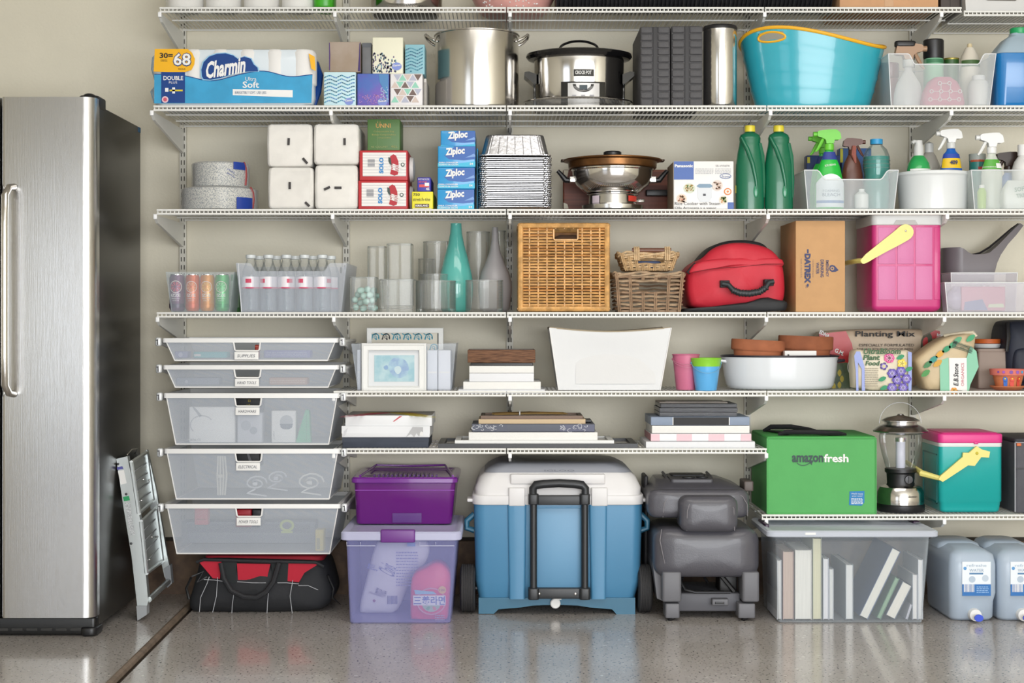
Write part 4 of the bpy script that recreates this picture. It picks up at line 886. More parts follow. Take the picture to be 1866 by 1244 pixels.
# two green bottles
def green_bottle(lbl, cx):
    Yc = -.40; k = S(Yc); zz = lambda py: Z(py, Yc) - z3
    t = thing('cleaner_bottle', lbl, 'bottle', X(cx, Yc), Yc, z3, group='green bottles with yellow caps')
    gm_ = mat('dark_green_plastic', '#0b6848', .3, coat=.25)
    prof = [(0, 25.5, 2), (376, 26, 0), (360, 26, 0), (335, 26, 0), (300, 25.5, 0), (280, 23, 0), (266, 20, 1), (258, 19, 2), (252, 19.5, 1), (246, 17, 0), (243, 12, 0), (241, 8.5, 0), (238, 8.8, 0)]
    R_ = []
    for i, (py, r, sh) in enumerate(prof):
        z_ = 0 if py == 0 else zz(py); r_ = r / k; n = 36
        R_.append([(r_ * cos(2 * pi * j / n) + (0), .72 * r_ * sin(2 * pi * j / n), z_) for j in range(n)])
    obj('bottle_body', MB().loft(R_), gm_, t)
    b = MB().tube([(-17 / k, -.62 * 19 / k, zz(252)), (-8 / k, -.70 * 24 / k, zz(272)), (2 / k, -.72 * 26 / k, zz(300)), (8 / k, -.71 * 26 / k, zz(330)), (11 / k, -.66 * 26 / k, zz(360))], [.005, .008, .008, .006, .002], 12)
    obj('grip_bulge', b, gm_, t)
    b = MB().tube([(17 / k, -.45 * 19 / k, zz(262)), (22 / k, -.3 * 24 / k, zz(285)), (25 / k, -.22 * 26 / k, zz(330)), (25 / k, -.2 * 26 / k, zz(360))], [.006, .007, .005, .002], 8)
    obj('grip_bulge', b, gm_, t)
    obj('thumb_mark', MB().sphere((8 / k, -.72 * 25.6 / k, zz(350)), .009, .0028, .022, 14, 10), mat('green_highlight_dent', '#1d7f59', .25, coat=.3), t)
    obj('cap', MB().lathe([(9.5 / k, zz(240.5)), (9.8 / k, zz(239)), (9.4 / k, zz(230)), (8.6 / k, zz(229)), (.002, zz(229))], 28), mat('yellow_cap', '#ead73e', .35), t)
    obj('back_label', MB().box(-26.4 / k, -25.4 / k, -.006, .006, zz(352), zz(338)), mat('yellow_black_label', '#c9b62f', .5), t)
green_bottle('green cleaner bottle with yellow cap, next to the rice cooker carton', 1366.5)
green_bottle('green cleaner bottle with yellow cap, next to the frosted bin', 1419)
# bin of cleaners
zb = z3 + .0035
t, f, w_, h, d = clear_bin('frosted bin holding the lime green spray bottles on the third shelf', 1466, 1637, 1472, 1629, 310, -.455, 3, .34, notch=(1505, 1604, 327, 16), a=.34, col='#dbe5e6', group='frosted bins of cleaning supplies')
lime = mat('lime_plastic', '#6cc73a', .35)
def bprof(k, zz, L_): return [(r / k if r > 1 else .002, 0 if py == 0 else zz(py)) for r, py in L_]
Yc = -.40; k = S(Yc); zz = lambda py: Z(py, Yc) - zb
t = sprayer('front lime green spray bottle with a white cloud label in the frosted bin', 1511, Yc, zb, bprof(k, zz, [(1, 0), (25, 0), (27, 377), (27, 345), (24, 325), (20, 305), (14, 290), (9, 281), (7, 273)]), mat('bright_green_bottle', '#25b83f', .3), lime, lime, 1.08, 1, group='spray bottles')
wf = wrapf(27 / k, 0, 0, .62)
obj('white_label', band(27 / k, -1.15, 1.15, .006, zz(335), sy=.62), mat('bleach_label', '#e3e8ee', .4), t)
b = MB(); Rr = 27 / k + .0015; pc = []
for i in range(17):
    u = -1.1 + 2.2 * i / 16; r_ = (24 - 0 * i) / k + .004; pc.append((Rr * sin(u), -.62 * Rr * cos(u), zz(335 - 17 * cos(u * 1.35))))
vs = []
for i in range(17):
    u = -1.1 + 2.2 * i / 16; vs += [(Rr * sin(u), -.62 * Rr * cos(u), zz(336)), pc[i]]
b.add(vs, [(2 * i, 2 * i + 2, 2 * i + 3, 2 * i + 1) for i in range(16)])
obj('white_label', b, mat('bleach_label', '#e3e8ee', .4), t)
text(t, 'FOAMING', 0, zz(349), 30 / k, 4.5 / k, -27 / k * .62 - .001, ink('#9aa3b0'), fn=None); text(t, 'BLEACH', 0, zz(356), 32 / k, 6 / k, -27 / k * .62 - .001, ink('#7f8a9a'), fn=None)
obj('blue_band', band(27 / k, -1.1, 1.1, zz(371), zz(366), sy=.62, t=.002), ink('#5f7fb8'), t)
obj('neck_label', band(14 / k, -1.3, 1.3, zz(293), zz(277), sy=.62, R1=9.5 / k, t=.002), ink('#2b3d8a'), t)
text(t, 'SCRUBBING', -1 / k, zz(302), 20 / k, 3.5 / k, -.62 * 21 / k - .001, PAPER, rot=8)
t = sprayer('second lime green spray bottle right behind the front one', 1500, -.31, zb, bprof(k, zz, [(1, 0), (24, 0), (25, 377), (25, 345), (20, 305), (12, 290), (8, 281), (7, 274)]), mat('bright_green_bottle', '#25b83f', .3), lime, lime, 1.02, 1, group='spray bottles')
obj('neck_label', band(13 / k, -1.3, 1.3, zz(294), zz(280), sy=.62, R1=9 / k, t=.003), ink('#26346f'), t)
t, f, w_, h, d = carton('sponge_pack', 'navy pack with yellow edges behind the lime green spray bottles', 'box', 1470, 1535, 283, -.2, zb, .05, card('#1f3a78')); f.rect('yellow_edge', 1471, 1476, 286, 297, ink('#d8cf3a'), 1)
t, f, w_, h, d = carton('sponge_pack', 'blue pack with a yellow edge behind the teal water bottle', 'box', 1530, 1588, 270, -.2, zb, .05, card('#2a5a9a')); f.rect('yellow_edge', 1531, 1536, 271, 296, ink('#d8cf3a'), 1)
brn = mat('brown_plastic', '#5b3429', .35, coat=.2)
t = sprayer('dark brown spray bottle in the frosted bin', 1553, -.36, zb, bprof(k, zz, [(1, 0), (20, 0), (22, 375), (21, 340), (19, 315), (15, 295), (10, 285), (8, 280)]), brn, brn, brn, .9, -1, group='spray bottles')
obj('trigger_guard', MB().tube([(.004, -.012, t['h'] - .03), (.0, -.02, t['h'] - .06), (.008, -.018, t['h'] - .09)], [.008, .01, .003], 8), mat('rose_brown', '#9a5a50', .35), t)
t = thing('water_bottle', 'clear water bottle with a blue cap holding teal liquid', 'bottle', X(1597, -.38), -.38, zb); zw = lambda py: Z(py, -.38) - zb; k = S(-.38)
obj('liquid', MB().lathe([(.002, .001), (22 / k, .001), (23 / k, zw(370)), (23.5 / k, zw(335)), (21.5 / k, zw(322)), (22 / k, zw(315)), (23.5 / k, zw(305)), (23 / k, zw(286)), (.002, zw(285))], 32), mat('teal_liquid', '#1f8f86', .15, alpha=.85, coat=.3), t, label='teal liquid')
obj('bottle_body', MB().lathe([(.002, 0), (23 / k, 0), (24.3 / k, zw(370)), (24.6 / k, zw(335)), (22.5 / k, zw(322)), (23 / k, zw(315)), (24.5 / k, zw(305)), (24 / k, zw(286)), (19 / k, zw(273)), (11 / k, zw(265)), (10 / k, zw(262))], 32, cap1=False), glass('#cfe6e2', .16), t)
obj('cap', MB().lathe([(11.3 / k, zw(263)), (11.3 / k, zw(254)), (.002, zw(253))], 24), mat('blue_cap', '#2a93c9', .35), t)
b = MB()
for py in (293, 300, 307, 328): b.tube([(24.4 / k * cos(a), 24.4 / k * sin(a), zw(py)) for a in [2 * pi * i / 28 for i in range(28)]], .0012, 5, close=True)
obj('rib_rings', b, glass('#dff2ef', .3), t)
t = thing('white_bottle', 'small white bottle at the front of the lime sprayer bin', 'bottle', X(1570, -.42), -.42, zb); obj('bottle_body', MB().lathe([(.02, 0), (.024, .004), (.024, .05), (.012, .06), (.002, .062)], 24), mat('white_bottle_plastic', '#e6e4e0', .35), t); obj('cap', MB().lathe([(.01, .058), (.01, .07), (.002, .071)], 16), PAPER, t)
# white round basin
Yc = -.33; k = S(Yc); zz = lambda py: Z(py, Yc) - z3
t = thing('white_basin', 'glossy white oval basin of spray bottles on the third shelf', 'basin', X(1700, Yc), Yc, z3)
wp = mat('white_gloss_plastic', '#dde0e0', .25, coat=.2)
R_ = [(56 / k, 0), (60 / k, .006), (64.5 / k, zz(326)), (66 / k, zz(323)), (68 / k, zz(321)), (67.5 / k, zz(316)), (64.5 / k, zz(315)), (62.5 / k, zz(326)), (56 / k, .01)]
obj('basin_body', MB().lathe(R_, 64, sy=.92), wp, t)
zb2 = z3 + .011
green_pump = mat('green_soap', '#2fa356', .2, coat=.3)
Yc = -.37; k = S(Yc); zz = lambda py: Z(py, Yc) - zb2
t = thing('soap_pump', 'round green soap bottle with a clear pump in the white basin', 'bottle', X(1674, Yc), Yc, zb2)
obj('bottle_body', MB().lathe([(.002, 0), (20 / k, 0), (21.5 / k, .01), (21.5 / k, zz(312)), (19 / k, zz(298)), (13 / k, zz(288)), (9 / k, zz(284))], 32, cap1=True), green_pump, t)
obj('white_label', band(21.5 / k, -1, 1, zz(325), zz(309)), PAPER, t)
obj('pump_collar', MB().lathe([(9 / k, zz(285)), (8.6 / k, zz(270)), (7 / k, zz(262)), (6.5 / k, zz(256)), (.002, zz(255))], 24), mat('milky_pump', '#cfd0ce', .25), t)
obj('pump_spout', MB().tube([(0, 0, zz(259)), (-10 / k, -.01, zz(258)), (-13 / k, -.012, zz(262))], .006, 8), mat('milky_pump', '#cfd0ce', .25), t)
t = thing('clear_pump_bottle', 'clear pump bottle behind the green soap bottle', 'bottle', X(1693, -.27), -.27, zb2); k = S(-.27); zq = lambda py: Z(py, -.27) - zb2
obj('bottle_body', MB().lathe([(.002, 0), (21 / k, 0), (22 / k, zq(320)), (20 / k, zq(303)), (12 / k, zq(284)), (8 / k, zq(278))], 28), mat('smoky_clear', '#b9b4ac', .15, alpha=.5, fres=True), t); obj('pump_collar', MB().lathe([(8 / k, zq(279)), (8 / k, zq(262)), (.002, zq(258))], 20), mat('milky_pump', '#cfd0ce', .25), t)
t = sprayer('white trigger spray bottle with a yellow and blue label in the white basin', 1733, -.37, zb2, [(r / S(-.37) if r > 1 else .002, 0 if py == 0 else Z(py, -.37) - zb2) for r, py in [(1, 0), (26, 0), (26, 330), (22, 315), (17, 300), (15, 285), (13, 280), (9, 276), (7, 270)]], mat('royal_blue_bottle', '#1d5fb5', .3), mat('white_head', '#e9e9e7', .3), 0, 1.02, 1, cap=mat('milky_pump', '#cfd0ce', .25), group='spray bottles')
k = S(-.37); zz = lambda py: Z(py, -.37) - zb2
obj('yellow_label', band(18.4 / k, -1.3, 1.3, zz(307), zz(289), sy=.64, R1=15.4 / k, t=.0015), mat('yellow_label', '#eac11d', .4), t); obj('blue_band', band(15.5 / k, -1.4, 1.4, zz(289), zz(281), sy=.66, R1=13.5 / k, t=.002), ink('#2546a5'), t)
text(t, '409', 1.5 / k, zz(297), 14 / k, 8 / k, -17.6 / k * .66 - .002, ink('#222a52'), bold=.04)
t = thing('small_teal_bottle', 'low teal bottle at the left inside the white basin', 'bottle', X(1651, -.30), -.30, zb2); obj('bottle_body', MB().lathe([(.002, 0), (.018, 0), (.02, .01), (.02, .055), (.008, .074), (.002, .075)], 24), mat('teal_bottle', '#2b88a0', .3), t); obj('cap', MB().sphere((0, 0, .088), .011, .011, .013), mat('grey_cap', '#8f8f8c', .4), t)
# right frosted bin
zb = z3 + .0035
tR, f, w_, h, d = clear_bin('frosted bin of spray bottles at the right end of the third shelf', 1770, 1925, 1776, 1915, 310, -.455, 3, .34, a=.34, col='#dfe6e4', group='frosted bins of cleaning supplies')
Yc = -.39; k = S(Yc); zz = lambda py: Z(py, Yc) - zb
t = sprayer('clear spray bottle with a white trigger head and green neck label', 1807, Yc, zb, bprof(k, zz, [(1, 0), (17, 0), (19, 375), (19, 320), (17, 305), (12, 292), (8, 284), (7, 279)]), mat('pale_clear', '#dfe4d8', .2, alpha=.7, fres=True), mat('white_head', '#e9e9e7', .3), 0, 1.08, 1, group='spray bottles')
obj('neck_label', band(17 / k, -1.4, 1.5, zz(309), zz(291), sy=.62, R1=12 / k, t=.002), mat('leaf_green', '#58a83f', .4), t); obj('white_tag', band(17 / k, .3, 1.3, zz(307), zz(298), sy=.62, R1=14.5 / k, t=.0035), PAPER, t)
t = thing('cleaner_canister', 'green and teal canister with a red label band beside the white basin', 'canister', X(1781, -.3), -.3, zb); k2 = S(-.3); zq = lambda py: Z(py, -.3) - zb
obj('canister_body', MB().lathe([(.002, 0), (14 / k2, 0), (14.5 / k2, zq(292)), (.002, zq(291))], 28), mat('teal_canister', '#2f7f78', .35), t); obj('lid', MB().lathe([(15 / k2, zq(293)), (15 / k2, zq(281)), (.002, zq(280))], 28), mat('grey_lid', '#a4aaa4', .4), t)
obj('red_band', band(14.7 / k2, -1.2, 1.2, zq(296), zq(292), t=.0006), ink('#b4502e'), t); obj('red_print', band(14.7 / k2, -.2, .9, zq(310), zq(305), t=.0006), ink('#b03a30'), t)
t = sprayer('dark brown spray head bottle with a blue body at the back of the right bin', 1838, -.31, zb, [(.002, 0), (.03, 0), (.034, .01), (.034, .09), (.026, .12), (.016, .135), (.014, .14)], mat('royal_blue_bottle', '#1d5fb5', .3), mat('dark_brown_head', '#33231d', .3), 0, 1.1, 1, group='spray bottles')
t = thing('white_jug', 'white plastic jug at the right edge of the third shelf', 'jug', X(1866, -.36), -.36, zb); zq = lambda py: Z(py, -.36) - zb
obj('jug_body', MB().lathe([(.002, 0), (.038, 0), (.042, .01), (.042, zq(308)), (.034, zq(295)), (.018, zq(283))], 28), mat('white_bottle_plastic', '#e6e4e0', .35), t); obj('cap', MB().lathe([(.022, zq(284)), (.022, zq(264)), (.002, zq(263))], 24), PAPER, t)
t = thing('refill_pouch', 'white refill pouch with green lettering inside the right frosted bin', 'pouch', X(1853, -.42), -.42, zb); zq = lambda py: Z(py, -.45) - zb
obj('pouch_body', MB().loft([rr(-.055 + e, .055 - e, -.028 + e, .028 - e, .012, z_, 4) for z_, e in ((0, .006), (.02, 0), (.06, .002), (.085, .012), (.1, .022))]), mat('white_pouch', '#e9ebe6', .35, bump=.2), t)
text(t, 'SOFT', .005, .068, .045, .016, -.027, ink('#9bb0a4'), rot=8, bold=.03); text(t, 'TREX', .01, .046, .045, .014, -.029, ink('#a5b5aa'), rot=8, bold=.03)
t = thing('green_bottle', 'slim lime green bottle showing through the right frosted bin', 'bottle', X(1789, -.42), -.42, zb); obj('bottle_body', MB().lathe([(.002, 0), (.015, 0), (.016, .06), (.008, .075), (.002, .076)], 20), mat('lime_bottle', '#a6c94b', .3), t); obj('cap', MB().lathe([(.009, .073), (.009, .084), (.002, .085)], 16), PAPER, t)
# ================================================================ FOURTH LEVEL
z4 = DZ[4]
# cans
t, f, w_, h, d = clear_bin('small frosted bin holding four coloured drink cans on the fourth shelf', 302, 427, 312, 419, 495, -.42, 4, .14, a=.2, col='#d9e4ea', lip=False, group='frosted bins on the fourth shelf')
def can(lbl, x0, x1, c1, c2, c3, Y=-.385):
    k = S(Y); R = (x1 - x0) / 2 / k; zb = z4 + .003; h = Z(500, Y) - zb
    t = thing('drink_can', lbl, 'can', X((x0 + x1) / 2, Y), Y, zb, group='drink cans')
    obj('can_body', MB().lathe([(.002, .004), (R * .8, 0), (R, .01), (R, h - .012), (R * .86, h - .002), (R * .86, h), (R * .8, h - .004), (.002, h - .004)], 32), mat('can_metal', c1, .28, .35, coat=.4), t)
    obj('can_top', MB().lathe([(R * .81, h - .0035), (R * .87, h - .0035), (R * .87, h + .001), (R * .81, h + .0015)], 28), CHROME, t)
    obj('lower_band', band(R, -1.3, 1.3, .012, h * .2), mat('can_ink', c3, .3, .2), t)
    cx, cz = 0, h * .66; fn = wrapf(R); b = MB(); n = 28
    def ringp(r0, r1, rot=0):
        vs = []
        for j in range(n + 1):
            a = 2 * pi * j / n; vs += [fn(r0 * cos(a), 0, cz + r0 * sin(a)), fn(r1 * cos(a), 0, cz + r1 * sin(a))]
        b.add(vs, [(2 * j, 2 * j + 1, 2 * j + 3, 2 * j + 2) for j in range(n)])
    ringp(R * .72, R * .8)
    obj('ring_print', b, ink('#efe2dc'), t, ang=0)
    b = MB()
    for j in range(8):
        a0, a1 = 2 * pi * j / 8 + .1, 2 * pi * (j + 1) / 8 - .1; r = R * .62
        b.add([fn(R * .12 * cos((a0 + a1) / 2), 0, cz + R * .12 * sin((a0 + a1) / 2)), fn(r * cos(a0), 0, cz + r * sin(a0)), fn(r * 1.04 * cos((a0 + a1) / 2), 0, cz + r * 1.04 * sin((a0 + a1) / 2)), fn(r * cos(a1), 0, cz + r * sin(a1))], [(0, 1, 2, 3)])
    obj('citrus_print', b, ink(c2), t, ang=0)
    text(t, 'IZZE', 0, h * .43, R * 1.2, h * .075, -R, PAPER, bold=.02, fn=fn)
    text(t, 'SPARKLING', 0, h * .34, R * 1.1, h * .035, -R, PAPER, fn=fn); text(t, 'JUICE', 0, h * .28, R * .8, h * .035, -R, PAPER, fn=fn)
can('purple drink can at the left of the four cans', 309, 337, '#6b4468', '#c2566b', '#3d2546')
can('red-orange drink can, second of the four cans', 338, 364, '#d96a3a', '#e6a070', '#c4501f')
can('golden orange drink can, third of the four cans', 365, 391, '#dd9440', '#e9b45e', '#c97c14')
can('green drink can at the right of the four cans', 392, 418, '#4fb267', '#8fd49a', '#1f8f4a')
t, f, w_, h, d = carton('green_box', 'small green box between the can bin and the water bottle bin', 'box', 420, 436, 500, -.2, 4, .08, card('#3f8a3a'))
f.rect('pale_band', 420, 436, 512, 560, ink('#9fc19a'), 1)
# water bottles
t, f, w_, h, d = clear_bin('frosted bin filled with small water bottles on the fourth shelf', 430, 632, 440, 622, 479, -.42, 4, .36, notch=(467, 590, 494, 12), a=.36, col='#dde3ee', lip=False, group='frosted bins on the fourth shelf')
obj('front_edge', MB().tube([(f.pt(434, 0)[0], -d / 2, h), (f.pt(440, 0)[0], -d / 2, 0)], .0015, 6), frost('#f2f4f8', .7), t)
f.rect('slot_print', 620, 623, 487, 497, mat('slot_grey', '#8a8d8f', .6), 1)
W_ = glass('#e8eef0', .22); wl = mat('bottle_label', '#e6e1e6', .4)
def water(cx, Y, top, lab):
    k = S(Y); zb = z4 + .003; H_ = Z(top, Y) - zb; R = 16 / k
    t = thing('water_bottle', 'small clear water bottle with a white and red label in the frosted bin', 'bottle', X(cx, Y), Y, zb, group='water bottles with white and red labels')
    pr = [(.002, 0), (R * .85, 0), (R, .006)]
    for i in range(7): z_ = .012 + i * .011; pr += [(R, z_), (R * .94, z_ + .0055)]
    pr += [(R, .09), (R * .97, .094), (R * .97, H_ - .085), (R, H_ - .08), (R * .96, H_ - .06), (R * .62, H_ - .032), (R * .5, H_ - .022), (R * .5, H_ - .012)]
    obj('bottle_body', MB().lathe(pr, 20, cap1=False), W_, t)
    obj('water', MB().lathe([(.002, .002), (R * .88, .002), (R * .92, .012), (R * .9, H_ - .075), (.002, H_ - .075)], 16), mat('water_fill', '#b9c4cc', .05, alpha=.35, fres=(.9, .94, .97)), t)
    obj('label', band(R, -2.2, 2.2, H_ - .118, H_ - .078, 16), wl, t)
    obj('red_line', band(R, -2.2, 2.2, H_ - .12, H_ - .115, 16, t=.002), ink('#c9486c'), t)
    a = lab; obj('red_emblem', band(R, a - .32, a + .32, H_ - .1, H_ - .086, 4, t=.002), ink('#cf4a68'), t)
    obj('cap', MB().lathe([(R * .56, H_ - .013), (R * .58, H_ - .011), (R * .58, H_ - .001), (R * .5, H_), (.002, H_)], 20), mat('milky_cap', '#d5dadb', .35), t)
    return t
w0 = water(457, -.39, 464, -.1)
for i, cx in enumerate((489.5, 522, 555, 587.5)): dup(w0, (X(cx, -.39), -.39, w0.location.z), rz=(-28, 35, -14, 60)[i])
for i, cx in enumerate((473, 504, 538, 570, 603)): dup(w0, (X(cx, -.3), -.3, w0.location.z), rz=(20, -40, 60, 10, -70)[i])
# glass vases
G = glass(a=.13); Gt = glass('#ecefee', .2)
def cyl_vase(lbl, x0, x1, top, Y, a=G, tb=.012):
    k = S(Y); R = (x1 - x0) / 2 / k; H_ = Z(top, Y) - z4
    t = thing('glass_vase', lbl, 'vase', X((x0 + x1) / 2, Y), Y, z4, group='clear glass vases')
    obj('glass_body', MB().lathe([(.002, 0), (R * .96, 0), (R, .004), (R, H_), (R - .0035, H_), (R - .0035, tb), (.002, tb)], 48), a, t)
    obj('rim', MB().tube([(R * .985 * cos(q), R * .985 * sin(q), H_) for q in [2 * pi * i / 40 for i in range(40)]], .0014, 6, close=True), glass('#f6f8f7', .45), t)
    return t
def sq_vase(lbl, x0, x1, top, Y, d, a=Gt, th=.006, r=.01, tb=.014):
    k = S(Y - d / 2); w2 = (x1 - x0) / 2 / k; H_ = Z(top, Y - d / 2) - z4
    t = thing('glass_vase', lbl, 'vase', X((x0 + x1) / 2, Y - d / 2), Y, z4, group='clear glass vases')
    d2 = d / 2
    obj('glass_body', MB().loft([rr(-w2, w2, -d2, d2, r, 0, 5), rr(-w2, w2, -d2, d2, r, H_, 5), rr(-w2 + th, w2 - th, -d2 + th, d2 - th, r * .6, H_, 5), rr(-w2 + th, w2 - th, -d2 + th, d2 - th, r * .6, tb, 5)]), a, t)
    b = MB()
    for e in (th * .5,): b.tube([p for p in rr(-w2 + e, w2 - e, -d2 + e, d2 - e, r * .8, H_, 4)], .0016, 6, close=True)
    for sx in (-1, 1): b.tube([(sx * (w2 - th), -d2 + .001, tb), (sx * (w2 - th), -d2 + .001, H_)], .0012, 6)
    b.tube([(-w2 + th, -d2 + .001, tb), (w2 - th, -d2 + .001, tb)], .0012, 6)
    obj('edge', b, glass('#e6eae8', .5), t)
    return t
v = sq_vase('square glass vase filled with pale green eggs', 636, 686, 505, -.36, .1)
eg = mat('pale_green_egg', '#b9dcd2', .35, var=.08)
k = S(-.36); rnd = random.Random(11); n = 0
spots = [(644, 559), (657, 561), (670, 558), (678, 560), (641, 545), (651, 550), (663, 548), (675, 546), (646, 535), (658, 538), (669, 536), (679, 538), (653, 528), (664, 526), (675, 528)]
proto = None
for i, (px, py) in enumerate(spots):
    loc = (X(px, -.38) * .985 + .001, -.385 + .02 * (i % 3), Z(py + 1, -.38))
    if proto is None:
        proto = tag(obj('decorative_egg', MB().sphere((0, 0, 0), .0115, .0115, .015, 14, 10), eg, loc=loc), 'pale green decorative egg in the square glass vase', 'egg', 'pale green eggs in the square vase')
        o = proto
    else:
        o = proto.copy(); C.objects.link(o); o.location = loc
    o.rotation_euler = (rnd.random() * 2, rnd.random() * 2, rnd.random() * 3)
sq_vase('thick square glass vase beside the vase of eggs', 690, 757, 509, -.36, .12, th=.011, r=.016, tb=.022)
sq_vase('tall square glass vase standing behind the thick square one', 704, 751, 444, -.21, .09, a=G, th=.005)
sq_vase('tall square glass vase at the back left, faint against the wall', 669, 703, 449, -.15, .07, a=G, th=.004)
cyl_vase('short wide glass cylinder at the front, beside the thick square vase', 758, 831, 512, -.355)
cyl_vase('narrow glass cylinder just behind the short wide one', 765, 820, 500, -.235)
cyl_vase('tall glass cylinder at the back, left of the teal bottle vase', 771, 822, 441, -.14)
cyl_vase('small mid-height glass cylinder at the back, between square vase and teal vase', 762, 792, 472, -.075)
cyl_vase('short glass cylinder at the front right, before the grey vase', 848, 917, 511, -.36)
cyl_vase('tallest glass cylinder at the back, between teal and grey vases', 850, 893, 423, -.13)
cyl_vase('tall wide glass cylinder at the back right behind the grey vase', 897, 922, 421, -.07)
# teal + grey
Yc = -.21; k = S(Yc); zz = lambda py: Z(py, Yc) - z4
t = tag(obj('bottle_vase', MB().lathe([(.002, 0), (24 / k, 0), (28 / k, .01), (31 / k, zz(535)), (31.5 / k, zz(520)), (29 / k, zz(500)), (22 / k, zz(470)), (15 / k, zz(445)), (11 / k, zz(425)), (10 / k, zz(410)), (10 / k, zz(407)), (8.5 / k, zz(407)), (8.5 / k, zz(430)), (.002, zz(440))], 48), mat('teal_glazed_glass', '#5fb9ae', .1, coat=.5), loc=(X(831, Yc), Yc, z4), ang=60), 'tall teal bottle-shaped vase among the clear glass vases', 'vase')
Yc = -.20; k = S(Yc)
t = tag(obj('bottle_vase', MB().lathe([(.002, 0), (20 / k, 0), (27 / k, .012), (31 / k, zz(530)), (30.5 / k, zz(515)), (26 / k, zz(497)), (18 / k, zz(480)), (10 / k, zz(458)), (6.5 / k, zz(438)), (5.2 / k, zz(414)), (4 / k, zz(414)), (4 / k, zz(440)), (.002, zz(445))], 48), mat('matte_grey_glass', '#a7a3a4', .35, coat=.1), loc=(X(902, Yc), Yc, z4), ang=60), 'matte grey bottle-shaped vase with a thin neck', 'vase')
t = thing('bead_strand', 'hanging strand of white beads on the upright beside the wicker basket', 'beads', X(925, -.05), -.05, Z(500, -.05)); kk = S(-.05)
obj('cord', MB().tube([(0, 0, 0), (0, 0, 66 / kk)], .0018, 6), PAPER, t)
for i in range(4): obj('bead', MB().sphere((0, 0, (14 + 16 * i) / kk), .0062, .005, .006, 10, 8), PAPER, t)
obj('hook', MB().tube([(0, 0, 66 / kk), (0, .015, 70 / kk), (0, .03, 69 / kk)], .0015, 6), PAPER, t)
obj('tassel', MB().tube([(0, 0, 0), (.003, 0, -8 / kk)], [.003, .001], 6), PAPER, t)
# ---- wicker tall basket
Y = -.42
x, y, z, w_, h = slot(944, 1111, 405, Y, 4, .3)
x0f, x1f = X(957, Y), X(1111, Y)
x0f = X(944, Y)
t = thing('wicker_basket', 'tall square honey-coloured wicker basket with a handle opening on the fourth shelf', 'basket', (x0f + x1f) / 2, y, z)
f = FC(t, Y); hw = (x1f - x0f) / 2; D2 = .15; wk = mat('honey_rattan', '#dfaa66', .45, var=.35, vs=35, coat=.15); wk2 = mat('honey_rattan_dark', '#bd8243', .5, var=.3, vs=40)
hx0, hx1, hz0, hz1 = f.pt(1009, 0)[0], f.pt(1053, 0)[0], f.pt(0, 437)[1], f.pt(0, 418)[1]
rimh = .02; nrow = 27; zs0, zs1 = rimh, h - rimh
stk = [-hw + .02] + [-hw + .04 + i * (2 * hw - .075) / 8 for i in range(9)] + [hw - .017]
rg = MB()
def strand(b, xs, zc, sgn, yb, r=.0037):
    pts = []
    for j, xx in enumerate(xs):
        pts.append((xx, yb + (.0032 if (j % 2 == 0) == (sgn > 0) else -.0032), zc))
    b.tube(pts, r, 5)
cols3 = [mat('honey_rattan', '#dfaa66', .45, var=.35, vs=35, coat=.15), mat('honey_rattan_light', '#e3b070', .45, var=.25, vs=35, coat=.15), mat('honey_rattan_amber', '#c98d4d', .45, var=.3, vs=30, coat=.15)]
rows = [MB(), MB(), MB()]
for i in range(nrow):
    zc_r = zs0 + (zs1 - zs0) * (i + .5) / nrow; bb = rows[random.Random(i).randrange(3)]
    xs = []
    for q in range(len(stk) - 1): xs += [stk[q]]
    xs = [stk[0] - .006] + stk[1:-1] + [stk[-1] + .006]
    fine = []
    for a, c_ in zip(xs, xs[1:]): fine += [a]
    fine.append(xs[-1])
    if hz0 - .004 < zc_r < hz1 + .004:
        L_ = [u for u in fine if u < hx0 - .004] + [hx0 - .003]; R__ = [hx1 + .003] + [u for u in fine if u > hx1 + .004]
        strand(bb, L_, zc_r, 1 if i % 2 else -1, -D2 + .006); strand(bb, R__, zc_r, 1 if i % 2 else -1, -D2 + .006)
    else: strand(bb, fine, zc_r, 1 if i % 2 else -1, -D2 + .006)
    # sides and back, plainer
    for sx in (-1, 1): bb.box(sx * (hw - .008) - .002, sx * (hw - .008) + .002, -D2 + .012, D2 - .012, zc_r - .0028, zc_r + .0028)
for q in range(3): obj('front_weave', rows[q], cols3[q], t, kind='stuff')
for sxx in stk[1:-1]:
    seg = [(0.012, hz0 - .003), (hz1 + .003, h - .012)] if hx0 - .002 < sxx < hx1 + .002 else [(.012, h - .012)]
    b = MB()
    for a, c_ in seg: b.tube([(sxx, -D2 + .006, a), (sxx, -D2 + .006, c_)], .0034, 6)
    obj('stake', b, wk, t)
obj('back_weave', MB().box(-hw + .01, hw - .01, D2 - .008, D2 - .004, .01, h - .01), wk2, t)
obj('basket_floor', MB().box(-hw + .01, hw - .01, -D2 + .012, D2 - .01, .003, .008), wk2, t)
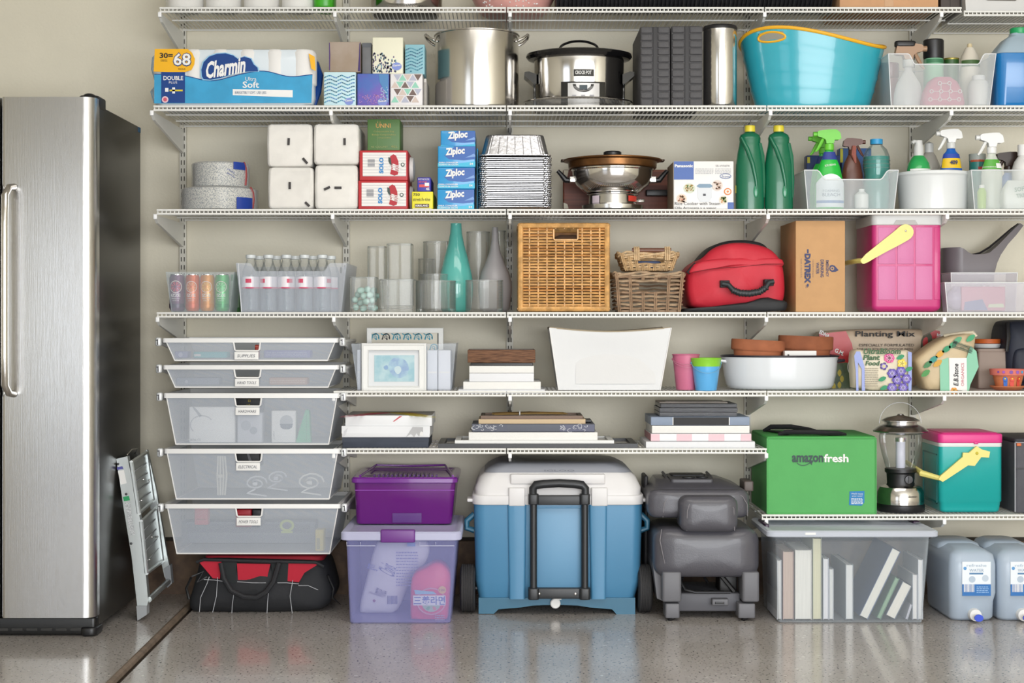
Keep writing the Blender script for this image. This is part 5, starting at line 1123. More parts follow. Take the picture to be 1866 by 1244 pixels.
# wrapped rims: many turns of cane
def wrapped(name, p, q, r, pitch=.006):
    p, q = Vector(p), Vector(q); L_ = (q - p).length; n = int(L_ / pitch); dr = (q - p) / n; pts = []; rad = []
    for i in range(n):
        pts += [p + dr * i + dr * .06, p + dr * i + dr * .5, p + dr * i + dr * .94]; rad += [r * .93, r, r * .93]
    return obj(name, MB().tube(pts, rad, 8), cols3[0], t)
for zc_r in (.011, h - .011):
    for yy in (-D2 + .006, D2 - .006): wrapped('wrapped_rim', (-hw + .004, yy, zc_r), (hw - .004, yy, zc_r), .0105)
    for sx in (-1, 1): wrapped('wrapped_rim', (sx * (hw - .007), -D2 + .006, zc_r), (sx * (hw - .007), D2 - .006, zc_r), .0105)
for sx in (-1, 1):
    for yy in (-D2 + .006, D2 - .006): wrapped('wrapped_post', (sx * (hw - .009), yy, .004), (sx * (hw - .009), yy, h - .004), .0105, .0075)
obj('handle_rim', MB().tube([(x_, -D2 + .002, z_) for x_, z_ in ((hx0, hz1 + .002), (hx0, hz0 + .004), (hx0 + .004, hz0), (hx1 - .004, hz0), (hx1, hz0 + .004), (hx1, hz1 + .002))], .0034, 6), cols3[1], t)
t2 = tag(obj('folded_cloth', MB().rbox(-.06, .06, -.05, .05, 0, .17, .03, .03), mat('brown_cloth', '#6b5140', .8, bump=.4), loc=(t.location.x + .02, t.location.y + .05, t.location.z + .009 + 0)), 'brown folded cloth glimpsed through the handle opening of the wicker basket', 'cloth')
t2.scale = (1, 1, 1.6)
# ---- small baskets
def small_basket(lbl, x0, x1, b0, b1, top, zbase, Y, d, m1, m2, nrow, nst, hole, handle, col_r=.0036):
    k = S(Y); xc = (X(x0, Y) + X(x1, Y)) / 2; W1 = (x1 - x0) / 2 / k; W0 = (b1 - b0) / 2 / k; h = Z(top, Y) - zbase
    t = thing('wicker_basket', lbl, 'basket', xc, Y + d / 2, zbase); f = FC(t, Y); D_ = d / 2
    hx0, hx1, hz0, hz1 = f.pt(hole[0], 0)[0], f.pt(hole[1], 0)[0], f.pt(0, hole[3])[1], f.pt(0, hole[2])[1]
    rnd = random.Random(int(x0 + top)); m_ = [MB(), MB()]
    for i in range(nrow):
        u = (i + .5) / nrow; zc_ = h * (.04 + .92 * u); W = W0 + (W1 - W0) * u; dd = D_ * (.9 + .1 * u)
        pts = rr(-W, W, -dd, dd, .025, zc_, 3); L_ = []
        ring = []
        m2_ = len(pts)
        for j in range(m2_):
            a, c_ = Vector(pts[j]), Vector(pts[(j + 1) % m2_]); n = max(1, int((c_ - a).length / .014))
            for q in range(n): ring.append(a + (c_ - a) * q / n)
        seq = []
        for j, p in enumerate(ring):
            o_ = Vector((p.x, p.y, 0)).normalized() * (.0035 * sin(j * 2.2 + i * pi)); p2 = p + o_ + Vector((0, 0, .0016 * sin(j * 1.3 + i)))
            if p.y < -dd * .8 and hx0 < p.x < hx1 and hz0 < zc_ < hz1:
                if len(seq) > 1: m_[i % 2].tube(seq, col_r, 5)
                seq = []
            else: seq.append(p2)
        seq.append(ring[0])
        if len(seq) > 1: m_[i % 2].tube(seq, col_r, 5)
    obj('weave', m_[0], m1, t, kind='stuff'); obj('weave', m_[1], m2, t, kind='stuff')
    for j in range(nst):
        u = -1 + 2 * j / (nst - 1); xx0, xx1 = W0 * u * .93, W1 * u * .93
        if hx0 - .004 < (xx0 + xx1) / 2 < hx1 + .004: segs = [(0, max(.001, hz0 / h)), (hz1 / h, 1)]
        else: segs = [(0, 1)]
        b = MB()
        for a, c_ in segs:
            for e in (-.003, .003): b.tube([(xx0 + (xx1 - xx0) * q + e, -D_ * (.9 + .1 * q) - .0035, h * q) for q in (a, (a + c_) / 2, c_)], .0028, 5)
        obj('stake', b, m1, t)
    b = MB()
    for e in range(3):
        pts = rr(-W1 - .002, W1 + .002, -D_ - .002, D_ + .002, .028, h - .004 + .004 * e - .004, 6); n = len(pts)
        rp = []
        for j in range(n):
            a, c_ = Vector(pts[j]), Vector(pts[(j + 1) % n]); q_ = max(1, int((c_ - a).length / .02)); rp += [a + (c_ - a) * q / q_ for q in range(q_)]
        b.tube([p + Vector((0, .003 * sin(i * .9 + e * 2.1), .0045 * sin(i * .9 + e * 2.1 + 1.5))) for i, p in enumerate(rp)], .0042, 6, close=True)
    obj('twisted_rim', b, m2, t)
    obj('basket_floor', MB().prismz([(p[0], p[1]) for p in rr(-W0 + .004, W0 - .004, -D_ * .88, D_ * .88, .02, 0, 4)], .0005, .006), m1, t)
    t['h'] = h
    return t, f, h, D_
gw1 = mat('grey_willow', '#a28468', .6, var=.3, vs=30); gw2 = mat('pale_willow', '#b79c7e', .6, var=.3, vs=30)
sb_, f, hb, D_ = small_basket('grey-brown open willow basket under the smaller basket with a wooden handle', 1119, 1248, 1127, 1244, 498, z4, -.41, .2, gw1, gw2, 9, 6, (1171, 1213, 512, 532), False, .0042)
sg1 = mat('seagrass', '#c7a477', .6, var=.3, vs=60); sg2 = mat('seagrass_pale', '#d6b78d', .6, var=.25, vs=60)
t, f, hb2, D_ = small_basket('small seagrass basket with a brown wooden handle, stacked on the willow basket', 1128, 1237, 1139, 1226, 461, z4 + hb + .01, -.405, .16, sg1, sg2, 7, 9, (1168, 1208, 470, 481), True, .0042)
xa, za = f.pt(1152, 456); xb, zb_ = f.pt(1223, 456)
obj('wooden_handle', MB().tube([(xa, -D_ + .002, za), (xb, -D_ + .002, za)], .0085, 12), mat('brown_wood', '#6a4433', .4), t, label='brown wooden handle bar')
for px in (1160, 1216):
    xc = f.pt(px, 0)[0]; b = MB()
    for q in range(3): b.tube([(xc - .007 + q * .007, -D_ - .008, f.pt(0, 474)[1]), (xc - .007 + q * .007, -D_ - .010, za), (xc - .007 + q * .007, -D_ + .002, za + .0115), (xc - .007 + q * .007, -D_ + .012, za)], .0032, 6)
    obj('handle_loop', b, sg2, t)
tag(obj('folded_cloth', MB().rbox(-.05, .05, -.04, .04, 0, .028, .02, .008), mat('blue_cloth', '#5d6d93', .8), loc=(t.location.x, t.location.y, t.location.z + .008)), 'blue folded cloth inside the small seagrass basket', 'cloth')
# ---- red bag
Y = -.41; k = S(Y); xc = X(1345, Y)
t = thing('duffel_bag', 'red and black soft duffel bag with a ribbed black handle on the fourth shelf', 'bag', xc, Y + .17, z4); f = FC(t, Y)
redm = mat('red_nylon', '#c8283a', .6, bump=.35, bs=25, var=.06, vs=8); blk = mat('black_nylon', '#1f2023', .65, bump=.3, bs=25)
out = [(1264, 566), (1256, 540), (1254, 505), (1257, 490), (1268, 478), (1283, 470), (1300, 452), (1322, 443), (1350, 440), (1380, 443), (1404, 450), (1418, 461), (1430, 478), (1434, 505), (1435, 535), (1430, 552), (1420, 566)]
def blob(outline, y0, y1, bulge, n=6, cx=1345, cz=520, shrink=.08):
    R_ = []
    ps = [f.pt(*p) for p in outline]; cxx, czz = f.pt(cx, cz)
    for i in range(n + 1):
        u = i / n; s = 1 - shrink * (1 - sin(pi * u)) ** 2 if True else 1
        R_.append([(cxx + (p[0] - cxx) * s, y0 + (y1 - y0) * u, max(.001, czz + (p[1] - czz) * s)) for p in ps])
    return R_
def smooth_poly(pts, it=2):
    for _ in range(it):
        o = []
        for i in range(len(pts)):
            a, b_ = pts[i], pts[(i + 1) % len(pts)]; o += [(a[0] * .75 + b_[0] * .25, a[1] * .75 + b_[1] * .25), (a[0] * .25 + b_[0] * .75, a[1] * .25 + b_[1] * .75)]
        pts = o
    return pts
def pad(outline, y_front, y_back, rnd_=.03, dome=.02, noise_=0, freq=9, it=2):
    # a stuffed shape: front face domed, edges rounded; outline in photo pixels on the face plane
    ps = smooth_poly(outline, it); ps = [f.pt(*p) for p in ps]
    cx_ = sum(p[0] for p in ps) / len(ps); cz_ = sum(p[1] for p in ps) / len(ps); b = MB(); R_ = []
    prof = [(0.02, -dome), (.25, -dome * .96), (.5, -dome * .8), (.72, -dome * .5), (.88, -dome * .1), (.96, rnd_ * .25), (1, rnd_ * .8), (1, (y_back - y_front) - rnd_ * .5), (.95, y_back - y_front), (.02, y_back - y_front)]
    for s, dy in prof:
        ring = []
        for p in ps:
            x_, z_ = cx_ + (p[0] - cx_) * s, cz_ + (p[1] - cz_) * s; dn = 0
            if noise_ and s < .99 and dy < rnd_: dn = noise_ * noise.noise(Vector((x_ * freq, z_ * freq * .6, 1.7)))
            ring.append((x_, y_front + dy + dn, max(0, z_)))
        R_.append(ring)
    b.loft(R_[::-1]) if False else b.loft(R_, True, True)
    return b
d = FC(t, Y)
obj('main_body', pad(out[::-1], f.y + .02, f.y + .30, .04, .02, .02, 14), redm, t, ang=70)
obj('top_panel', pad([(1276, 476), (1290, 458), (1306, 444), (1330, 436), (1362, 434), (1392, 438), (1407, 448), (1409, 462), (1395, 470), (1345, 466), (1300, 474)][::-1], f.y + .06, f.y + .27, .04, .012, .004), blk, t, ang=70, label='black top panel')
obj('upper_flap', pad([(1258, 492), (1268, 478), (1300, 472), (1330, 470), (1400, 470), (1426, 470), (1431, 484), (1420, 482), (1395, 481), (1300, 487), (1272, 493), (1256, 498)][::-1], f.y + .004, f.y + .1, .012, .006, .004, it=1), redm, t, ang=70)
obj('base_panel', pad([(1248, 570), (1246, 561), (1275, 563), (1300, 558), (1340, 553), (1366, 550), (1395, 540), (1418, 546), (1434, 548), (1437, 556), (1430, 569)][::-1], f.y - .006, f.y + .25, .02, .008, .004, it=1), blk, t, ang=70, label='black base panel')
b = MB(); hz = [(1314, 517), (1325, 519), (1333, 529), (1345, 534), (1362, 535), (1380, 532), (1392, 525), (1398, 515), (1407, 513)]
pts = [(f.pt(px, py)[0], f.y - .03 - .008 * sin(pi * i / 8), f.pt(px, py)[1]) for i, (px, py) in enumerate(hz)]
obj('handle', b.tube(pts, [.009, .009, .010, .011, .0115, .011, .010, .009, .009], 10), mat('black_rubber_grip', '#20272a', .5), t, ang=60)
b = MB()
for i in range(13):
    u = 2 + 4 * i / 12; a = int(u); fr_ = u - a; p = Vector(pts[a]).lerp(Vector(pts[min(8, a + 1)]), fr_); q = (Vector(pts[min(8, a + 1)]) - Vector(pts[a])).normalized()
    b.tube([p - q * .002, p + q * .002], .0127, 10)
obj('grip_rib', b, mat('black_rubber_grip', '#20272a', .5), t)
for a_, c_ in (((1311, 511), (1328, 524)), ((1391, 509), (1408, 521))):
    xa, za = f.pt(a_[0], c_[1]); xb, zb_ = f.pt(c_[0], a_[1]); obj('handle_tab', MB().rbox(xa, xb, f.y - .026, f.y + .02, za, zb_, .003, .002), blk, t)
obj('seam', MB().tube([(f.pt(px, py)[0], f.y - .002, f.pt(px, py)[1]) for px, py in ((1262, 496), (1300, 489), (1350, 486), (1395, 481), (1428, 481))], .0013, 6), mat('dark_red_seam', '#7d1420', .7), t)
obj('side_strap', MB().tube([(f.pt(px, py)[0], f.y + .03, f.pt(px, py)[1]) for px, py in ((1255, 497), (1262, 488), (1270, 480))], .007, 8), blk, t)
# ---- cardboard box with print
t, f, w_, h, d = carton('cardboard_box', 'tall tan cardboard box of emergency drinking water with navy print', 'box', 1450, 1540, 402, -.42, 4, .3, mat('tan_cardboard_light', '#c69a6c', .8, bump=.08, bs=25, var=.05), r=.002, b=.0015)
nv = ink('#2f3560')
f.txt('DATREX', 1466, 1477, 462, 516, nv, 1, rot=-90, bold=.06); f.txt('Inc.', 1468, 1474, 519, 525, nv, 1, rot=-90)
f.rect('print_bar', 1470.5, 1473.5, 454, 461, nv, 1); f.rect('print_bar', 1470.5, 1473.5, 517, 522, nv, 1)
f.txt('EMERGENCY', 1485, 1490, 472, 503, nv, 1, rot=-90, bold=.03) if 0 else None
f.txt('EMERGENCY', 1505, 1510, 474, 504, nv, 1, rot=-90, bold=.02); f.txt('DRINKING', 1495, 1501, 473, 505, nv, 1, rot=-90, bold=.02); f.txt('WATER', 1487, 1492.5, 478, 499, nv, 1, rot=-90, bold=.02)
f.txt('5 Year Shelf Life - U.S.C.G. Approved', 1480, 1482.5, 473, 505, ink('#6b5a66'), 1, rot=-90); f.txt('made in the U.S.A.', 1459, 1461.5, 471, 506, ink('#7d6a66'), 1, rot=-90)
f.dec('drop_emblem', [(1511, 489), (1512, 484), (1516, 482.5), (1521, 484), (1528, 492), (1523, 495), (1516, 495.5), (1512, 493)], nv, 1); f.circ('drop_centre', 1516.5, 489, 3.4, mat('tan_ink', '#c69a6c', .8), 2); f.circ('drop_core', 1516.5, 489, 1.6, nv, 3)
obj('flap_line', MB().box(-w_ / 2 + .002, w_ / 2 - .002, -.001, .001, h, h + .0008), mat('tape_line', '#a37a50', .6), t)
# ---- pink cooler
def pink_tile(): pass
Y = -.42; k = S(Y)
xL, xR = X(1597, Y), X(1716, Y); dep = .22
# box is turned so that its left side shows: build with the side running back
xl2 = X(1597, Y)
t = thing('picnic_cooler', 'pink picnic cooler with a white lid and a pale yellow swing handle', 'cooler', (X(1590, Y) + xR) / 2, Y + .13, z4); f = FC(t, Y)
W = (xR - X(1590, Y)) / 2; H_ = f.pt(0, 409)[1]; D_ = .13
pk = mat('pink_plastic', '#c22f76', .38, coat=.15, bump=.04, bs=60)
b = MB(); R_ = []
for i in range(6):
    a = pi / 2 * i / 5; e = .022 * (1 - sin(a)); R_.append(rr(-W + e, W - e, -D_ + e, D_ - e, .018, .022 * (1 - cos(a)), 5))
R_ += [rr(-W, W, -D_, D_, .018, H_ - .002, 5), rr(-W + .003, W - .003, -D_ + .003, D_ - .003, .018, H_, 5)]
obj('cooler_body', b.loft(R_), pk, t, ang=50)
pt_ = mat('pink_tile_panel', '#d077a6', .5, bump=.15, bs=150)
for xa, xb in ((1600, 1632), (1635, 1665), (1668, 1699)):
    for ya, yb_ in ((414, 481), (484.5, 546)):
        obj('pressed_panel', MB().rbox(f.pt(xa, 0)[0], f.pt(xb, 0)[0], -D_ - .0022, -D_ + .004, f.pt(0, yb_)[1], f.pt(0, ya)[1], .002, .0015, 2), pt_, t)
obj('pressed_panel', MB().rbox(f.pt(1702, 0)[0], f.pt(1713, 0)[0], -D_ - .0012, -D_ + .004, f.pt(0, 546)[1], f.pt(0, 414)[1], .002, .0015, 2), pk, t)
lw_ = mat('white_lid_plastic', '#d9dad9', .4)
x_a, z_a = f.pt(1590, 410); x_b, z_b = f.pt(1718, 391)
obj('lid', MB().rbox(x_a - .002, x_b, -D_ - .004, D_ + .004, z_a, z_b, .02, .004, 5), lw_, t, label='white lid')
obj('lid_recess', MB().prism([f.pt(1627, 409), f.pt(1672, 409), f.pt(1667, 401), f.pt(1633, 401)], -D_ - .0065, -D_ - .004), mat('lid_recess_grey', '#bcbab8', .5), t)
ye = mat('pale_yellow_plastic', '#e6da7e', .4)
hp = smooth_poly([(1640, 411), (1650, 408), (1660, 413), (1664, 422), (1661, 432), (1650, 440), (1600, 466), (1575, 481), (1568, 480), (1568, 470), (1600, 444), (1628, 422)], 1)
b = MB(); b.prism([f.pt(*p) for p in hp][::-1], -D_ - .012, -D_ - .005)
obj('handle', b, ye, t, label='pale yellow handle arm', ang=30)
b = MB(); b.tube([(f.pt(1571, 476)[0], -D_ - .009, f.pt(0, 475)[1]), (f.pt(1571, 476)[0] - .012, -D_ + .02, f.pt(0, 475)[1]), (f.pt(1571, 476)[0] - .012, D_, f.pt(0, 475)[1])], .009, 8)
obj('handle_grip', b, ye, t)
obj('pivot', MB().sphere((f.pt(1649, 421)[0], -D_ - .012, f.pt(1649, 421)[1]), .004, .003, .004, 10, 8), CHROME, t)
text(t, '', 0, 0, 1, 1, 0, INK)
# ---- grey watering can and frosted bin
Yc = -.13; k = S(Yc); t = thing('watering_can', 'grey plastic watering can with a long slanting spout', 'watering can', X(1765, Yc), Yc, z4 + .0); f = FC(t, Yc)
gy = mat('grey_plastic', '#7c767a', .4)
def prof_can():
    top = [(1716, 452), (1730, 455), (1745, 461), (1762, 465), (1778, 465), (1792, 462), (1808, 450), (1826, 434), (1845, 417), (1857, 407), (1863, 411), (1850, 428), (1832, 445), (1816, 465), (1808, 480), (1802, 500), (1800, 540), (1797, 566), (1722, 566), (1716, 540)]
    return [f.pt(*p) for p in top]
outl = prof_can(); b = MB(); R_ = []
for i in range(9):
    v = -1 + 2 * i / 8; s = sqrt(max(0.03, 1 - v * v))
    ring = []
    for x_, z_ in outl:
        xs = x_ - f.pt(1762, 0)[0]
        sp = max(0, min(1, (xs - .06) / .12)); wd = .075 * (1 - sp) + .014 * sp
        xr = f.pt(1762, 0)[0] + xs * (1 if xs > .0 else (.4 + .6 * s))
        ring.append((xr, v * wd, z_))
    R_.append(ring)
obj('can_body', b.loft(R_), gy, t, ang=60)
b = MB(); ps = [(f.pt(px, py)[0], 0, f.pt(px, py)[1] + .002) for px, py in ((1768, 465), (1785, 462), (1802, 452), (1820, 437), (1842, 418), (1855, 408))]
obj('spout_slot', b.tube(ps, [.004, .007, .008, .007, .006, .003], 8, flat=.5), mat('slot_dark_grey', '#2f2b2e', .6), t)
t, f, w_, h, d = clear_bin('low frosted bin in front of the grey watering can on the fourth shelf', 1733, 1854, 1736, 1850, 497, -.34, 4, .12, a=.4, col='#d7d3da', group='frosted bins on the fourth shelf')
t, f, w_, h, d = clear_bin('low frosted bin of plastic bags at the right edge of the fourth shelf', 1722, 1960, 1727, 1950, 515, -.42, 4, .06, a=.4, col='#dcd8e0', group='frosted bins on the fourth shelf')
bg = [('#d9d4da', 1800, 28, 'crumpled white plastic bag in the front frosted bin'), ('#b7b0c6', 1745, 18, 'crumpled lilac plastic bag at the left of the front frosted bin')]
for c_, cx, rx, lb in bg:
    b = MB().sphere((0, 0, .045), rx / 480, .02, .042, 24, 14); b.warp(lambda x_, y_, z_: tuple(Vector((x_, y_, z_)) * (1 + .12 * noise.noise(Vector((x_ * 60, y_ * 60, z_ * 60))))))
    tag(obj('plastic_bag', b, mat('film_bag', c_, .25, alpha=.85, bump=.4, bs=30), loc=(X(cx, -.39), -.384, z4 + .004), ang=30), lb, 'plastic bag', 'plastic bags in the frosted bin')
t, f, w_, h, d = carton('flat_package', 'small red and blue package lying in the low frosted bin', 'package', 1752, 1832, 522, -.408, z4 + .004, .02, card('#c98f9e'))
f.dec('blue_patch', [(1756, 565), (1800, 565), (1790, 545), (1758, 550)], ink('#6f7fa8'), 1); f.dec('pale_patch', [(1800, 560), (1830, 560), (1828, 553), (1802, 554)], ink('#cfe0b8'), 1)
# ================================================================ FIFTH LEVEL
z5 = DZ[5]
# bin of picture frames
t, f, w_, h, d = clear_bin('frosted bin holding white picture frames at the left of the fifth shelf', 640, 831, 652, 823, 626, -.36, 5, .26, a=.25, col='#dfe7f2', lip=False, group='frosted bins of frames')
wf_ = mat('white_frame_paint', '#e7e7e4', .4)
def upright_frame(name, lbl, x0, x1, y0, y1, Y, dep, bw, m, picf, cat='picture frame', lean=0, group='white picture frames'):
    x, y, z, w_, h = slot(x0, x1, y0, Y, Z(y1, Y), dep)
    t = thing(name, lbl, cat, x, y, z, group=group); f = FC(t, Y); W, D_ = w_ / 2, dep / 2; b_ = bw / S(Y)
    b = MB(); outer = rect(-W, W, 0, h); inner = rect(-W + b_, W - b_, b_, h - b_)
    R_ = [[(p[0], -D_ + .003, p[1]) for p in outer], [(p[0] + (.002 if p[0] < 0 else -.002), -D_, p[1] + (.002 if p[1] < h / 2 else -.002)) for p in outer], [(p[0], -D_ + .002, p[1]) for p in inner], [(p[0], -D_ + .009, p[1]) for p in inner], [(p[0], D_, p[1]) for p in inner], [(p[0], D_, p[1]) for p in outer]]
    b.loft(R_, close=True)
    obj('frame_border', b, m, t, ang=20)
    obj('backing', MB().box(-W + b_ * .8, W - b_ * .8, -D_ + .0095, D_ - .001, b_ * .8, h - b_ * .8), picf, t)
    f.y = -D_ + .0095
    return t, f, W, h, b_
t, f, W, h, b_ = upright_frame('picture_frame', 'white frame with a teal and black repeating elephant pattern, standing behind the others', 668, 808, 597, 716, -.24, .02, 9, wf_, mat('mount_cream', '#d8d2c4', .6))
def eleph(f, x, y, s, m, nm='elephant_print'):
    # body arch with ear ring, trunk and legs
    P = []
    arc = lambda cx, cy, r0, r1, a0, a1, n=8: [[(cx + r0 * cos(a0 + (a1 - a0) * i / n), cy - r0 * sin(a0 + (a1 - a0) * i / n)), (cx + r1 * cos(a0 + (a1 - a0) * i / n), cy - r1 * sin(a0 + (a1 - a0) * i / n)), (cx + r1 * cos(a0 + (a1 - a0) * (i + 1) / n), cy - r1 * sin(a0 + (a1 - a0) * (i + 1) / n)), (cx + r0 * cos(a0 + (a1 - a0) * (i + 1) / n), cy - r0 * sin(a0 + (a1 - a0) * (i + 1) / n))] for i in range(n)]
    P += arc(x, y, s * .72, s, -.2, pi + .1); P += arc(x - s * .1, y, s * .25, s * .42, 0, 2 * pi)
    P += [[(x + s * .6, y), (x + s, y), (x + s, y + s * .6), (x + s * .75, y + s * .6)], [(x, y + s * .3), (x + s * .35, y + s * .3), (x + s * .35, y + s * .75), (x, y + s * .75)], [(x - s, y), (x - s * .7, y), (x - s * .9, y + s * .7), (x - s * 1.25, y + s * .6)]]
    f.many(nm, P, m, 1)
k_ = 0
for r_ in range(2):
    for c_ in range(6):
        ex, ey = 684 + c_ * 19.5 + (9 if r_ else 0), 614 + r_ * 19
        if ex > 798: continue
        eleph(f, ex, ey, 7, ink('#1d1d26') if (c_ * 2 + r_) % 5 == 2 else ink('#2f93ae'))
f.many('ring_print', [[(680 + 19.5 * c_ + 5 * cos(a), 606 + 3 * sin(a)), (680 + 19.5 * c_ + 5 * cos(a + .5), 606 + 3 * sin(a + .5)), (680 + 19.5 * c_ + 7 * cos(a + .5), 606 + 4.5 * sin(a + .5)), (680 + 19.5 * c_ + 7 * cos(a), 606 + 4.5 * sin(a))] for c_ in range(6) for a in (.3, .8, 1.3, 1.8, 2.3)], ink('#2f93ae'), 1)
f.rect('black_edge', 797, 799, 607, 636, INK, 1)
t, f, W, h, b_ = upright_frame('picture_frame', 'white moulded frame with a small blue watercolour, at the front of the bin', 659, 777, 625, 716, -.352 - .012, .02, 13, wf_, mat('mount_white', '#dcdee0', .6))
t.location.y = -.362; f = FC(t, -.365)
obj('inner_bead', MB().tube([(p[0], -.0105, p[1]) for p in rect(-W + b_ * .95, W - b_ * .95, b_ * .95, h - b_ * .95)], .0022, 6, close=True), wf_, t)
obj('outer_bead', MB().tube([(p[0], -.0095, p[1]) for p in rect(-W + .006, W - .006, .006, h - .006)], .003, 6, close=True), wf_, t)
f.y = -.0008 + .0002
f.rect('watercolour_picture', 682, 755, 647, 695, mat('watercolour', '#b5d0d6', .5, col2='#98bfcb', vs=22), 1)
f.dec('face_wash', smooth_poly([(706, 668), (712, 654), (726, 650), (740, 656), (746, 670), (742, 684), (728, 690), (714, 684)], 2), mat('wash_blue', '#8fa9cb', .5, col2='#a9c9d6', vs=30), 2)
f.dec('pale_cheek', smooth_poly([(716, 670), (728, 665), (733, 675), (724, 684)], 2), ink('#c3d6dc'), 3); f.dec('dark_curl', smooth_poly([(698, 668), (706, 664), (708, 672), (702, 674)], 1), ink('#8aa9cc'), 3)
def bar(name, lbl, cat, x0, x1, y0, y1, Y, d, m, group=None, edge=None):
    t, f, w_, h, d = carton(name, lbl, cat, x0, x1, y0, Y, Z(y1, Y), d, m, group, r=.002, b=.001)
    if edge: obj('edge_strip', MB().box(-w_ / 2 + .003, w_ / 2 - .003, -d / 2 - .0006, -d / 2, h * .46, h * .5), edge, t)
    return t, f
t, f = bar('picture_frame', 'pale blue-white frame at the left inside the bin, seen edge on', 'picture frame', 651, 657, 637, 715.5, -.34, .03, mat('pale_frame', '#dfe2ea', .5), 'white picture frames', PAPER)
t, f = bar('picture_frame', 'white frame standing edge on, right of the watercolour frame', 'picture frame', 778.5, 797, 638, 715.5, -.345, .18, mat('pale_frame', '#dfe2ea', .5), 'white picture frames', PAPER)
t, f = bar('picture_frame', 'white frame standing edge on at the right wall of the bin', 'picture frame', 798.5, 821, 638, 715.5, -.345, .18, mat('pale_frame2', '#e6e7ee', .5), 'white picture frames', PAPER)
# stack of canvases
rw = mat('rough_brown_wood', '#805a40', .7, col2='#543624', vs=40, stretch=(.6, 1, 12), bump=.5, bs=50)
def stackitems(items, Y0, grp, z=None):
    for (nm, lb, cat, x0, x1, y0, y1, Y, d, m) in items: yield bar(nm, lb, cat, x0, x1, y0, y1, Y, d, m, grp)
cw = mat('canvas_white', '#e9e8e4', .7, bump=.2, bs=250); cw2 = mat('board_white', '#e2e3e6', .6)
L5 = [('canvas_panel', 'widest white canvas, bottom of the stack on the fifth shelf', 'canvas', 835, 993, 709.5, 717.5, -.42, .3, cw2),
      ('canvas_panel', 'white canvas, second from the bottom of the stack on the fifth shelf', 'canvas', 844, 985.5, 695.5, 709, -.415, .29, cw),
      ('canvas_panel', 'white canvas, third from the bottom of the stack on the fifth shelf', 'canvas', 855, 973, 680, 695, -.41, .26, cw2),
      ('canvas_panel', 'cream-white canvas just under the black frame, fifth shelf', 'canvas', 855, 973, 666.5, 679.5, -.408, .26, cw),
      ('thin_frame', 'thin black frame between the white canvases and the wooden panel', 'picture frame', 857.5, 971, 661, 666, -.4, .24, mat('black_frame', '#1b1a1b', .4)),
      ('rough_board', 'dark rough wooden panel on top of the white canvases', 'wooden panel', 852, 975.5, 637.5, 660.5, -.405, .26, rw)]
for t, f in stackitems(L5, -.42, 'stack of canvases'): obj('back_edge', MB().box(-t['w'] / 2 + .004, t['w'] / 2 - .004, .02, .024, t['h'], t['h'] + .0006), PAPER, t)
# white fabric bin
Y = -.40; k = S(Y)
x, y, z, w_, h = slot(995, 1222, 600, Y, 5, .26)
t = thing('fabric_bin', 'large white fabric storage bin with flared sides on the fifth shelf', 'fabric bin', x, y, z); f = FC(t, Y)
x0b, x1b = f.pt(1018, 0)[0], f.pt(1203, 0)[0]; cwv = mat('white_fabric', '#dfe0e1', .7, bump=.35, bs=12)
W1a, W1b = f.pt(1001, 0)[0], f.pt(1222, 0)[0]
def fab(u, v, off=0):     # u 0..1 round the bin, v height
    xa = x0b + (W1a - x0b) * v + off; xb = x1b + (W1b - x1b) * v - off; ya = -.13 + off - .02 * v; yb_ = .13 - off + .015 * v
    per = [(xa, ya), (xb, ya), (xb, yb_), (xa, yb_)]; s = u * 4; i = int(s) % 4; q = s - int(s); a, c_ = per[i], per[(i + 1) % 4]
    px, py = a[0] + (c_[0] - a[0]) * q, a[1] + (c_[1] - a[1]) * q
    sag = .014 * sin(pi * q) * (1 if i in (0, 2) else .4)
    inw = .007 * sin(pi * q) * sin(pi * min(1, v * 1.1))
    if i == 0: py += inw * 1.4
    if i == 2: py -= inw
    if i == 1: px -= inw
    if i == 3: px += inw
    return (px, py, .0 + (h + .006) * v - (sag * v ** 3))
b = MB(); R_ = []; n = 64
for v in [0, .1, .3, .5, .7, .85, .95, 1]: R_.append([fab(j / n, v) for j in range(n)])
for v in [1, .8, .4, .03]: R_.append([fab(j / n, v, .006) for j in range(n)])
obj('fabric_shell', b.loft(R_), cwv, t, ang=40)
obj('rim_piping', MB().tube([fab(j / n, 1.0, .003) for j in range(n)], .0035, 6, close=True), mat('tan_piping', '#a39680', .7), t, label='tan piping along the rim')
for u in (0, .25): obj('corner_piping', MB().tube([Vector(fab(u + .0001, v)) + Vector((0, -.001, 0)) for v in (0, .25, .5, .75, 1)], .0022, 6), PAPER, t)
obj('stiffener_panel', MB().prism([f.pt(1049, 699), f.pt(1194, 699), f.pt(1191, 632), f.pt(1120, 636), f.pt(1049, 645)], -.1335, -.128), mat('white_fabric_flat', '#dbdbdb', .75, bump=.15, bs=40), t)
